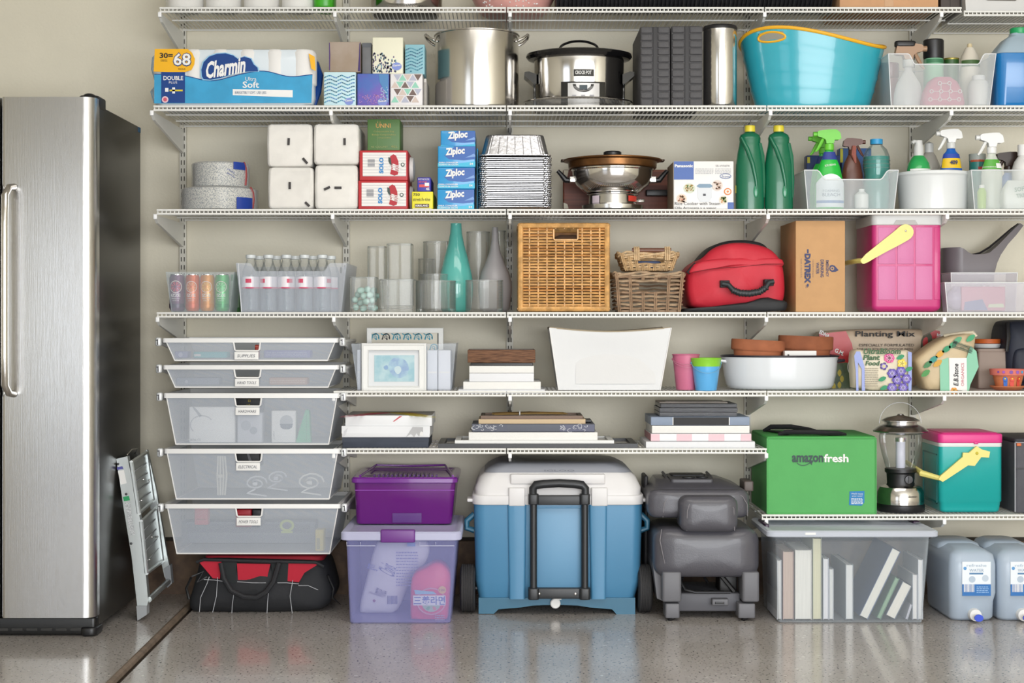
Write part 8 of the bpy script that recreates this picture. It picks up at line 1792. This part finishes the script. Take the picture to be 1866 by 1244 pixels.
# ================================================================ CLEAR BIN + PURPLE BIN
def tote(name, lbl, L0, L1, B0, B1, Q0, Q1, ylip0, ylip1, ybot, Y, d, bodym, lidm, clasp=None, base=0, lid_lbl=None):
    k = S(Y); xc = (X(B0, Y) + X(B1, Y)) / 2; zb = base; zl0, zl1 = Z(ylip1, Y) - zb, Z(ylip0, Y) - zb
    t = thing(name, lbl, 'storage bin', xc, Y + d / 2, zb); f = FC(t, Y); D_ = d / 2
    b0, b1, q0, q1 = f.pt(B0, 0)[0], f.pt(B1, 0)[0], f.pt(Q0, 0)[0], f.pt(Q1, 0)[0]; s = .012
    R_ = [rr(q0 + .003, q1 - .003, -D_ + s, D_ - s, .02, 0, 5), rr(q0, q1, -D_ + s - .002, D_ - s, .02, .004, 5), rr(b0, b1, -D_, D_, .02, zl0 + .002, 5), rr(b0 + .0025, b1 - .0025, -D_ + .0025, D_ - .0025, .018, zl0 + .002, 5), rr(q0 + .0025, q1 - .0025, -D_ + s, D_ - s, .018, .004, 5)]
    obj('bin_body', MB().loft(R_), bodym, t)
    l0, l1 = f.pt(L0, 0)[0], f.pt(L1, 0)[0]
    b = MB(); R_ = [rr(l0 + .004, l1 - .004, -D_ - .01, D_ + .006, .022, zl0, 5), rr(l0, l1, -D_ - .014, D_ + .01, .024, zl0 + .003, 5), rr(l0, l1, -D_ - .014, D_ + .01, .024, zl1 - .005, 5), rr(l0 + .006, l1 - .006, -D_ - .008, D_ + .004, .02, zl1, 5), rr(l0 + .018, l1 - .018, -D_ + .006, D_ - .01, .02, zl1, 5), rr(l0 + .024, l1 - .024, -D_ + .012, D_ - .016, .018, zl1 - .004, 5)]
    obj('lid', b.loft(R_), lidm, t, label=lid_lbl)
    if clasp: obj('clasp', MB().rbox(f.pt(clasp[0], 0)[0], f.pt(clasp[1], 0)[0], -D_ - .02, -D_ + .004, f.pt(0, clasp[3])[1], f.pt(0, clasp[2])[1] + .002, .006, .004), mat('purple_clasp', '#6a3284', .4), t, label='purple clasp')
    return t, f, zl1, D_, (b0, b1, q0, q1, zl0)
lil = frost('#b0b3ee', .36, .3, 'lilac_tinted_plastic')
t, f, zl, D_, q = tote('storage_bin', 'large clear lilac-tinted bin with a purple clasp standing on the floor', 621, 841, 630, 832, 636, 821, 968, 984, 1138, -.605, .44, lil, frost('#cfd0ee', .72, .3), (694, 757, 965, 987))
for x0_, x1_ in ((632, 657), (657, 684), (765, 794), (794, 828)): 
    b = MB(); p = [(f.pt(x0_, 987)[0], -D_ - .002, f.pt(0, 987)[1]), (f.pt(x0_, 0)[0], -D_ - .002, f.pt(0, 994)[1]), (f.pt(x1_, 0)[0], -D_ - .002, f.pt(0, 994)[1])]; b.tube(p, .0012, 5); obj('rib', b, frost('#e4e4f6', .7), t)
zb_top = zl + t.location.z
bz = .006
wt = thing('packet', 'white crinkled food packet leaning inside the lilac-tinted bin', 'packet', X(705, -.5), -.47, bz); f = f2 = FC(wt, -.45)
pk_ = mat('white_packet', '#e3e2ea', .5, bump=.4, bs=16)
obj('packet_body', pad([(655, 1128), (653, 1105), (668, 1050), (680, 1000), (690, 985), (770, 984), (783, 1000), (776, 1030), (745, 1062), (722, 1125), (680, 1134)][::-1], f2.y + .02, f2.y + .1, .02, .02, .006), pk_, wt, ang=70)
f2.y -= .002
f2.txt('Clavis', 697, 715, 1020, 1052, ink('#4f5fa0'), 1, rot=78, shear=.3); f2.txt('Winmaster', 682, 696, 1062, 1094, ink('#5a5a7a'), 1, rot=72); f2.bars(706, 725, 1085, 1100, ink('#6a6f9a'), 1, n=9); f2.lines(722, 762, 1005, 1070, ink('#9a9dc4'), 12, 1); f2.txt('gim', 672, 682, 1020, 1045, ink('#6a78b0'), 1, rot=75); f2.circ('logo_dot', 682, 1094, 2.5, ink('#8a3f6f'), 1); f2.rect('blue_tab', 742, 757, 988, 995, ink('#7fa8e0'), 2)
rt_ = thing('packet', 'red packet of instant noodles standing in the lilac-tinted bin', 'packet', X(784, -.5), -.5, bz); f = f3 = FC(rt_, -.56)
obj('packet_body', pad([(750, 1138), (747, 1132), (747, 1095), (748, 1058), (756, 1044), (775, 1036), (790, 1026), (806, 1028), (818, 1042), (821, 1060), (818, 1100), (815, 1134), (812, 1138)][::-1], f3.y + .015, f3.y + .1, .012, .010, .004, it=1), mat('coral_packet', '#e8475a', .4, bump=.4, bs=20), rt_, ang=70)
f3.y -= .002
f3.circ('seal_gold', 786, 1095, 27, ink('#d9929a'), 1, ry=25); f3.circ('seal_red', 786, 1095, 24.5, ink('#d8394f'), 2, ry=22.5); f3.circ('seal_green', 786, 1099, 17, ink('#a9c0a0'), 3, ry=15)
for q_ in range(6): a = q_ * pi / 3; f3.dec('cabbage_print', smooth_poly([(786 + 4 * cos(a), 1099 + 4 * sin(a)), (786 + 14 * cos(a - .3), 1099 + 12 * sin(a - .3)), (786 + 16 * cos(a), 1099 + 14 * sin(a)), (786 + 14 * cos(a + .3), 1099 + 12 * sin(a + .3))], 1), ink('#d8877a' if q_ % 2 else '#6faa7a'), 4)
f3.rect('white_strip', 753, 812, 1084, 1102, PAPER, 5); f3.txt('\u4e09\u990a\ub77c\uba74', 754, 811, 1085, 1101, ink('#2a55b0'), 6, bold=.012); f3.dec('blue_flash', [(755, 1074), (790, 1077), (796, 1082), (757, 1082)], ink('#8fbfd8'), 5); f3.circ('yellow_badge', 806, 1074, 7, ink('#e8b95a'), 5); f3.txt('100', 801, 811, 1072, 1076, ink('#8a3f2f'), 6); f3.lines(793, 810, 1120, 1131, ink('#b8b0c0'), 3, 5)
pur = mat('purple_tinted_plastic', '#671478', .25, coat=.3, alpha=.92, fres=True)
t, f, zl, D_, q = tote('storage_bin', 'purple translucent lidded bin stacked on the lilac-tinted bin', 640, 834, 645, 830, 648, 823, 869, 880, 955, -.43, .36, pur, mat('purple_lid', '#742490', .2, coat=.4, alpha=.9, fres=True), None, base=zb_top + .001)
obj('lid_handle_frame', MB().tube([(q[0] + .02, -D_ + .02, zl + .002), (q[0] + .05, D_ - .03, zl + .012), (0, D_ - .02, zl + .008), (q[1] - .05, D_ - .03, zl + .012), (q[1] - .01, -D_ + .02, zl + .002)], .004, 8), mat('purple_lid', '#742490', .2, coat=.4, alpha=.9, fres=True), t)
b = MB()
for i in range(15): u = -1 + i / 7; b.box(u * .11 - .0028, u * .11 + .0028, -D_ + .04, -D_ + .04 + .10 * sqrt(max(.05, 1 - u * u)), zl - .002, zl + .004)
obj('lid_grip_rib', b, mat('dark_purple', '#4d1470', .3), t, kind='stuff')
obj('front_step', MB().box(f.pt(715, 0)[0], f.pt(768, 0)[0], -D_ + .004, -D_ + .009, f.pt(0, 952)[1], f.pt(0, 935)[1]), mat('dark_purple', '#4d1470', .3), t)
obj('front_line', MB().tube([(q[0] + .004, -D_ + .001, f.pt(0, 893)[1]), (q[1] - .004, -D_ + .001, f.pt(0, 893)[1])], .0012, 5), mat('purple_line', '#a05ac0', .3), t)
# ================================================================ ROLLING COOLER
Y = -.44; k = S(Y)
t = thing('rolling_cooler', 'large blue and white wheeled cooler with a black pull handle', 'cooler', X(1017, Y), Y + .2, 0); f = FC(t, Y)
px = lambda a: f.pt(a, 0)[0]; pz = lambda a: f.pt(0, a)[1]
D_ = .2; bl = mat('cooler_blue', '#4a84aa', .38, coat=.1, bump=.03, bs=60); bl2 = mat('cooler_deep_blue', '#2c647f', .42); wht = mat('cooler_white', '#dcdada', .4); gr = mat('cooler_grey_lid', '#8f929b', .45)
obj('cooler_body', MB().loft([rr(px(872), px(1158), -D_ + .02, D_ - .02, .03, pz(1092), 6), rr(px(866), px(1168), -D_ + .006, D_ - .006, .035, pz(1060), 6), rr(px(863), px(1172), -D_, D_, .04, pz(920), 6)]), bl, t, ang=50)
for a, b_, c_, e_ in ((928, 957, 925, 959), (1077, 1104, 1073, 1106)):
    obj('front_rib', MB().loft([rr(px(a), px(b_), -D_ - .006, -D_ + .05, .008, pz(1091), 3), rr(px(c_), px(e_), -D_ - .012, -D_ + .05, .008, pz(919), 3)]), bl, t)
obj('front_recess', MB().rbox(px(973), px(1060), -D_ - .001, -D_ + .02, pz(1072), pz(925), .006, .002), mat('cooler_blue_light', '#6294b8', .4), t)
ar = [(872, 1090), (1158, 1090), (1158, 1118), (1124, 1118), (1116, 1109)] + [(1116 - 208 * i / 10, 1109 - 6 * sin(pi * i / 10)) for i in range(1, 10)] + [(908, 1109), (900, 1117), (872, 1117)]
arz = [(px(a), max(.0, pz(b_))) for a, b_ in ar]; sh = min(z_ for _, z_ in arz); obj('base_skirt', MB().prism([(a, b_ - sh if b_ < .03 else b_) for a, b_ in arz][::-1], -D_ + .012, D_ - .02), bl2, t, ang=0)
obj('white_rim', MB().rbox(px(860), px(1174), -D_ - .006, D_ + .004, pz(920), pz(902), .045, .004, 8), wht, t)
for s, a in ((-1, 857), (1, 1178)): obj('rim_tab', MB().rbox(px(a) - .012, px(a) + .012, -D_ + .03, -D_ + .1, pz(916), pz(910), .004, .002), wht, t)
R_ = []
for yy, ex, ey in ((903, 0, 0), (890, -.002, .004), (870, .016, .02), (858, .045, .035), (850, .075, .05)): R_.append(rr(px(866) + ex, px(1169) - ex, -D_ + .0 + ey, D_ - ey * .6, .05, pz(yy), 8))
obj('lid', MB().loft(R_), wht, t, label='white lid', ang=50)
obj('lid_top', MB().loft([rr(px(866) + e, px(1169) - e, -D_ + y_, D_ - .03, .05, z_, 8) for e, y_, z_ in ((.03, .028, pz(862)), (.042, .034, pz(856)), (.072, .045, pz(848)), (.085, .07, pz(846)))]), gr, t, label='grey lid top', ang=50)
for a, b_ in ((927, 957), (1077, 1107)): obj('hinge_block', MB().rbox(px(a), px(b_), -D_ - .014, -D_ + .03, pz(921), pz(888), .005, .003), wht, t)
obj('lid_ledge', MB().rbox(px(930), px(1103), -D_ + .003, -D_ + .05, pz(882), pz(864), .006, .004), wht, t)
bp_ = mat('handle_black', '#222427', .42)
for a in (972, 1065): 
    obj('handle_tube', MB().tube([(px(a), -D_ - .026, pz(1084)), (px(a), -D_ - .026, pz(900))], .0125, 14), bp_, t)
    obj('tube_collar', MB().rbox(px(a) - .019, px(a) + .019, -D_ - .045, -D_ - .004, pz(1089), pz(1068), .01, .003), bp_, t); obj('tube_collar', MB().rbox(px(a) - .018, px(a) + .018, -D_ - .043, -D_ - .004, pz(917), pz(898), .01, .003), bp_, t)
obj('grip', MB().tube([(px(971), -D_ - .026, pz(902)), (px(971), -D_ - .027, pz(888)), (px(976), -D_ - .028, pz(882)), (px(990), -D_ - .029, pz(880)), (px(1018), -D_ - .030, pz(878.5)), (px(1046), -D_ - .029, pz(880)), (px(1060), -D_ - .028, pz(882)), (px(1066), -D_ - .027, pz(888)), (px(1066), -D_ - .026, pz(902))], [.014, .014, .0155, .015, .0145, .015, .0155, .014, .014], 12), bp_, t)
obj('upper_crossbar', MB().rbox(px(978), px(1060), -D_ - .03, -D_ - .006, pz(918), pz(901), .004, .003), bp_, t); obj('lower_crossbar', MB().rbox(px(978), px(1060), -D_ - .03, -D_ - .004, pz(1088), pz(1069), .004, .003), bp_, t)
b = MB()
for a in (982, 1048): b.sphere((px(a), -D_ - .030, pz(1079)), .0055, .003, .0055, 12, 8)
obj('screw', b, CHROME, t, kind='stuff')
b = MB().lathe([(.002, 0), (.017, 0), (.018, .004), (.018, .014), (.015, .018), (.002, .018)], 24); b.tr(Matrix.Translation((px(1012), -D_ + .012, pz(1099))) @ Matrix.Rotation(pi / 2, 4, 'X')); b.box(px(1010), px(1023), -D_ - .005, -D_ + .0, pz(1092), pz(1089))
obj('drain_plug', b, PAPER, t, label='white drain plug')
for s, a0, a1 in ((-1, 838, 866), (1, 1163, 1189)):
    r_ = .084; yc = -D_ + .0 + .055; zc2 = r_ + .001; b = MB(); xa, xb = px(a0), px(a1); prof = [(xa + .002, r_ * .5), (xa, r_ * .85), (xa + .006, r_)]
    n = 6
    for i in range(n): x_ = xa + .008 + (xb - xa - .016) * i / n; wd = (xb - xa - .016) / n; prof += [(x_, r_), (x_ + wd * .55, r_), (x_ + wd * .6, r_ - .0025), (x_ + wd * .95, r_ - .0025)]
    prof += [(xb - .006, r_), (xb, r_ * .85), (xb - .002, r_ * .5)]
    obj('wheel', b.loft([[(x_, yc + q_ * cos(2 * pi * j / 40), zc2 + q_ * sin(2 * pi * j / 40)) for j in range(40)] for x_, q_ in prof]), mat('tyre_rubber', '#333233', .8, bump=.4, bs=90), t)
    obj('axle', MB().tube([(xb if s < 0 else xa, yc, zc2), ((xb + .03) if s < 0 else (xa - .03), yc, zc2)], .012, 12), BLACK, t)
    obj('side_handle', MB().tube([(px(864 if s < 0 else 1170), -D_ + .06, pz(940)), (px(850 if s < 0 else 1182), -D_ + .06, pz(952)), (px(850 if s < 0 else 1182), -D_ + .06, pz(966)), (px(864 if s < 0 else 1170), -D_ + .06, pz(970))], .011, 10), bl2, t)
text(t, 'IGLOO', px(1020), pz(858), 55 / k, 3 / k, -D_ + .02, ink('#6b6e78'))
# ================================================================ CAR SEAT (folded)
Y = -.56; k = S(Y)
t = thing('car_seat', 'folded dark grey leather vehicle seat with headrest standing on the floor', 'vehicle seat', X(1285, Y), Y + .2, 0); f = FC(t, Y)
px = lambda a: f.pt(a, 0)[0]; pz = lambda a: f.pt(0, a)[1]
le = mat('grey_leather', '#504f56', .36, bump=.12, bs=220, coat=.15); pl = mat('grey_hard_plastic', '#69696e', .5); stc = mat('light_stitch', '#8b878b', .6)
def cushion(nm, x0, x1, y0, y1, dy0, dy1, r=.03, dome=.02, skew=0, m=le):
    b = MB(); R_ = []; w2, h2 = (px(x1) - px(x0)) / 2, (pz(y0) - pz(y1)) / 2; cx, cz = (px(x0) + px(x1)) / 2, (pz(y0) + pz(y1)) / 2
    for s, dy in ((.2, -dome), (.6, -dome * .85), (.85, -dome * .4), (.95, r * .1), (.99, r * .45), (1, r)): R_.append([(cx + p[0] * (1 - (1 - s) ), f.y + dy0 + dy, cz + p[1] * s) for p in [(q[0], q[1]) for q in rr(-w2, w2, -h2, h2, r, 0, 6)]])
    R_.append([(cx + p[0] * .99, f.y + dy1, cz + p[1] * .98) for p in rr(-w2, w2, -h2, h2, r, 0, 6)])
    return obj(nm, b.loft(R_), m, t, ang=60)
cushion('seat_cushion', 1192, 1387, 964, 1055, .02, .30, .045, .02)
cushion('headrest', 1238, 1345, 904, 969, -.01, .10, .03, .014)
# backrest: front roll and top
cushion('backrest_roll', 1183, 1372, 896, 948, .06, .36, .03, .012)
b = MB().loft([rr(px(1186), px(1370), f.y + .07, f.y + .40, .05, pz(912), 6), rr(px(1188), px(1368), f.y + .075, f.y + .40, .05, pz(900), 6), rr(px(1200), px(1356), f.y + .10, f.y + .39, .05, pz(893), 6), rr(px(1206), px(1330), f.y + .2, f.y + .385, .04, pz(884), 6)]); obj('backrest_top', b, le, t, ang=60)
obj('console_tray', MB().rbox(px(1232), px(1312), f.y + .16, f.y + .37, pz(893), pz(881.5), .01, .003), mat('console_plastic', '#4c4b50', .45), t)
for a, b_, yy, r_ in ((1258, 1276, .2, .019), (1288, 1300, .21, .017)): obj('cup_holder', MB().lathe([(r_, 0), (r_ + .004, .001), (r_ + .004, .004), (r_ - .001, .004)], 20, (px(a) + px(b_)) / 2, f.y + yy).tr(Matrix.Translation((0, 0, pz(881)))), mat('cup_dark', '#26262a', .5), t)
obj('tray_recess', MB().rbox(px(1240), px(1304), f.y + .28, f.y + .365, pz(882), pz(879.5), .006, .001), mat('cup_dark', '#26262a', .5), t)
for a in (1228, 1314): obj('console_rail', MB().tube([(px(a), f.y + .15, pz(893)), (px(a), f.y + .26, pz(882)), (px(a) * 1, f.y + .38, pz(880))], .005, 8), pl, t)
def seam(*pts): obj('seam_stitch', MB().tube([(px(a), f.y + dy - .005, pz(b_)) for a, b_, dy in pts], .0013, 5), stc, t)
seam((1207, 966, .03), (1203, 985, .012), (1208, 1010, .008), (1214, 1036, .02)); seam((1378, 970, .045), (1380, 1000, .03), (1377, 1045, .035))
seam((1251, 966, -.003), (1251, 930, -.017), (1256, 915, -.012), (1268, 910, -.004), (1300, 908, -.002), (1328, 912, -.006), (1336, 925, -.012), (1338, 966, -.004))
seam((1211, 946, .062), (1213, 920, .052), (1222, 906, .058), (1240, 901, .066)); seam((1345, 901, .066), (1358, 908, .058), (1366, 922, .056), (1367, 944, .064))
obj('left_shell', MB().prism([(px(a), max(.04, pz(b_))) for a, b_ in [(1196, 1010), (1212, 1040), (1212, 1100), (1200, 1095), (1192, 1030)]][::-1], f.y + .05, f.y + .3), pl, t)
obj('back_shell', MB().rbox(px(1186), px(1194), f.y + .26, f.y + .38, pz(1090), pz(880), .01, .006), mat('dark_shell', '#2e2d30', .5), t)
for a0, a1, l0, l1, c in ((1207, 1242, 1213, 1239, 1223), (1353, 1384, 1346, 1377, 1357)):
    obj('leg_cover', MB().rbox(px(a0), px(a1), f.y + .0, f.y + .12, pz(1097), pz(1042), .01, .006), pl, t)
    obj('leg_foot', MB().rbox(px(l0), px(l1), f.y + .005, f.y + .1, pz(1127), pz(1100), .006, .004), pl, t)
    b = MB(); b.tube([(px(c), f.y + .03, pz(1127)), (px(c) - .003, f.y + .02, pz(1133)), (px(c) + .004, f.y + .015, .012)], .006, 8); b.sphere((px(c) + .005, f.y + .02, .0105), .010, .010, .010, 10, 8); obj('hook', b, BLACK, t)
obj('lower_panel', MB().rbox(px(1236), px(1354), f.y + .06, f.y + .3, pz(1120), pz(1086), .006, .006), mat('grey_lower_panel', '#5a5a60', .55), t)
obj('lever', MB().rbox(px(1300), px(1330), f.y + .03, f.y + .06, pz(1106), pz(1094), .004, .003), pl, t); obj('lever_slot', MB().rbox(px(1305), px(1322), f.y + .028, f.y + .032, pz(1103), pz(1099), .002, .001), BLACK, t)
obj('release_bar', MB().tube([(px(1242), f.y + .03, pz(1062)), (px(1250), f.y + .02, pz(1076)), (px(1268), f.y + .015, pz(1080)), (px(1332), f.y + .015, pz(1080))], .0055, 8), mat('black_rod', '#1b1b1e', .25, .5), t)
obj('frame_loop', MB().tube([(px(1248), f.y + .12, pz(1072)), (px(1254), f.y + .12, pz(1054)), (px(1286), f.y + .12, pz(1052)), (px(1298), f.y + .12, pz(1072))], .005, 8), mat('black_rod', '#1b1b1e', .25, .5), t)
obj('mechanism', MB().rbox(px(1318), px(1352), f.y + .10, f.y + .2, pz(1090), pz(1052), .006, .006).tube([(px(1320), f.y + .09, pz(1055)), (px(1345), f.y + .08, pz(1085))], .008, 6), mat('mechanism_black', '#1d1b1b', .5), t)
obj('side_lever', MB().rbox(px(1370), px(1388), f.y + .17, f.y + .28, pz(905), pz(886), .006, .004), mat('taupe_lever', '#5d5450', .5), t)
# ================================================================ BIN OF BOOKS
t, f, zl, D_, q = tote('storage_bin', 'long clear lidded bin full of books on the floor', 1397, 1710, 1414, 1696, 1420, 1684, 966, 978, 1137, -.60, .34, frost('#dfe9f2', .13, .2), frost('#d3d9e6', .7, .3))
obj('side_clasp', MB().rbox(q[0] - .02, q[0] - .006, -.07, .08, q[4] - .01, q[4] + .03, .004, .003), mat('dark_purple_clasp', '#3a2440', .4), t); obj('side_clasp', MB().rbox(q[1] - .004, q[1] + .02, .04, .12, q[4] + .016, q[4] + .026, .004, .003), mat('dark_purple_clasp', '#3a2440', .4), t)
obj('lid_mark', MB().box(f.pt(1466, 0)[0], f.pt(1485, 0)[0], -D_ - .0155, -D_ - .0135, f.pt(0, 973)[1], f.pt(0, 969)[1]), PAPER, t)
def book(lbl, x0, x1, y0, cov, ang=0, Yb=-.565, dep=.2, page='#f2f0ea', y1=1132, thick=None):
    k = S(Yb); th = (x1 - x0) / k; xc = (X(x0, Yb) + X(x1, Yb)) / 2; zb = .008
    hgt = Z(y0, Yb) - zb; 
    if ang: hgt = hgt / cos(radians(ang)) - th * .3
    t = thing('book', lbl, 'book', xc, Yb + dep / 2, zb + (th / 2 * sin(radians(abs(ang))) if ang else 0), group='books in the clear bin'); t.rotation_euler = (0, radians(ang), 0)
    cm = mat('book_cover', cov, .5); b = MB().box(-th / 2, -th / 2 + .002, -dep / 2, dep / 2, 0, hgt).box(th / 2 - .002, th / 2, -dep / 2, dep / 2, 0, hgt)
    obj('cover', b, cm, t, ang=0); obj('pages', MB().box(-th / 2 + .002, th / 2 - .002, -dep / 2 + .003, dep / 2 - .002, .002, hgt - .003), mat('book_pages', page, .8, stretch=(60, 1, 1), vs=8, var=.08), t, ang=0)
    return t
book('thin white book at the far left of the clear bin', 1416, 1424, 1020, '#c9cdd4', page='#e3e4e2')
book('dusty pink-tan book, second from the left in the clear bin', 1427, 1446, 1004, '#b79a94', page='#c9b3a6')
book('thick cream-paged book, third from the left in the clear bin', 1449, 1479, 1001, '#d6d5d0', page='#e9e8e2')
book('tall book with yellowish pages in the clear bin', 1481, 1497, 980, '#a8ab9a', page='#dcd9b9')
book('slim white book right of the yellowish one', 1500, 1510, 1017, '#bfc4cf', page='#e6e6ea')
book('short slim white book beside the slim white one', 1511, 1519, 1036, '#c4c8cf', page='#dfe1df')
book('white-paged book with a grey cover in the middle of the clear bin', 1541, 1555, 1028, '#8f979f', page='#e4e6e6', dep=.24)
book('big dark blue book leaning to the right in the clear bin', 1565, 1582, 1000, '#4a5d84', 26, dep=.26, page='#e9e8df')
book('green book leaning behind the thick leaning one', 1597, 1605, 1052, '#4f7a62', 25, page='#8fb090')
book('thick cream-paged book leaning at the right of the clear bin', 1613, 1632, 1062, '#44526f', 27, page='#ece9df')
book('thin leaning booklet near the right end of the clear bin', 1650, 1654, 1100, '#b9bcc8', 18, page='#e0dfe6')
book('white book, second from the right in the clear bin', 1663, 1672, 1046, '#b9bfc8', page='#e8e6e4')
book('white book at the far right of the clear bin', 1673, 1682, 1019, '#c3c8d0', page='#e9e9e9')
# ================================================================ WATER JUGS
jm = mat('milky_jug_plastic', '#bccbdc', .3, alpha=.82, fres=True, bump=.1, bs=6)
def jug(lbl, x0, x1):
    Y = -.57; k = S(Y); xc = (X(x0, Y) + X(x1, Y)) / 2; W = (x1 - x0) / 2 / k
    t = thing('water_jug', lbl, 'jug', xc, Y + .17, .001, group='water jugs with spigots'); f = FC(t, Y); D_ = .17; z = lambda a: f.pt(0, a)[1]
    R_ = [rr(-W + .012, W - .012, -D_ + .03, D_ - .01, .03, 0, 6), rr(-W + .005, W - .005, -D_ + .016, D_ - .004, .035, .012, 6), rr(-W + .004, W - .004, -D_ + .012, D_, .035, z(1098), 6), rr(-W, W, -D_, D_, .035, z(1082), 6), rr(-W, W, -D_, D_, .035, z(1030), 6), rr(-W + .006, W - .006, -D_ + .008, D_, .035, z(1012), 6), rr(-W + .03, W - .03, -D_ + .035, D_ - .006, .03, z(1004), 6), rr(-W + .04, W - .04, -.0, D_ - .01, .03, z(1002), 6)]
    obj('jug_body', MB().loft(R_), jm, t, ang=60)
    obj('rear_hump', MB().loft([rr(-W + .004, W - .004, -.02, D_, .04, z(1012), 6), rr(-W + .01, W - .01, -.01, D_ - .004, .04, z(1004), 6), rr(-W + .03, W - .03, .015, D_ - .02, .03, z(999), 6)]), jm, t, ang=60)
    c = (x0 + x1) / 2 + 3; f.y -= .0015
    f.rect('label', c - 26, c + 26, 1023, 1085, mat('label_white', '#e6ecf2', .4), 1); f.rect('label_blue', c - 26, c + 26, 1064, 1085, ink('#2b6fb4'), 2); f.bars(c - 23, c - 3, 1064, 1078, PAPER, 3, n=10)
    f.txt('WATER', c - 13, c + 13, 1036, 1041, ink('#8fa5bc'), 2); f.rect('blue_bar', c - 13, c + 12, 1043, 1046, ink('#5f86ad'), 2); f.circ('ring_print', c - 8, 1055, 6, ink('#b5c4d4'), 2); f.circ('ring_print', c + 16, 1053, 6, ink('#c1cedb'), 2); f.circ('ring_print', c - 21, 1035, 3, ink('#5f9ad0'), 2); f.txt('refreshe', c - 18, c + 18, 1027, 1032, ink('#a5b8ca'), 2); f.lines(c, c + 22, 1068, 1081, ink('#8fb4dc'), 4, 3)
    zs = .024; b = MB().lathe([(.002, -.03), (.021, -.03), (.022, -.026), (.02, 0), (.002, .0)], 24); b.tr(Matrix.Translation((f.pt(c - 2, 0)[0], -D_ - .008, zs)) @ Matrix.Rotation(-pi / 2, 4, 'X') @ Matrix.Rotation(pi, 4, 'X')); obj('spigot', b, PAPER, t)
    b = MB().prism([(f.pt(c - 2, 0)[0] + .0145 * cos(a), zs + .0145 * sin(a)) for a in [-.35 - (pi - .7) * i / 12 for i in range(13)]][::-1], -D_ - .0415, -D_ - .0385); obj('spigot_button', MB().prism([(f.pt(c - 2, 0)[0] + .015 * cos(a), zs - .003 + .012 * sin(a)) for a in [2 * pi * i / 20 for i in range(20)]], -D_ - .043, -D_ - .037), mat('spigot_blue', '#2348c8', .35), t, label='blue spigot button')
    return t
jug('milky water jug with a blue spigot, next to the bin of books', 1733, 1819)
jug('milky water jug with a blue spigot at the right edge of the picture', 1821, 1907)
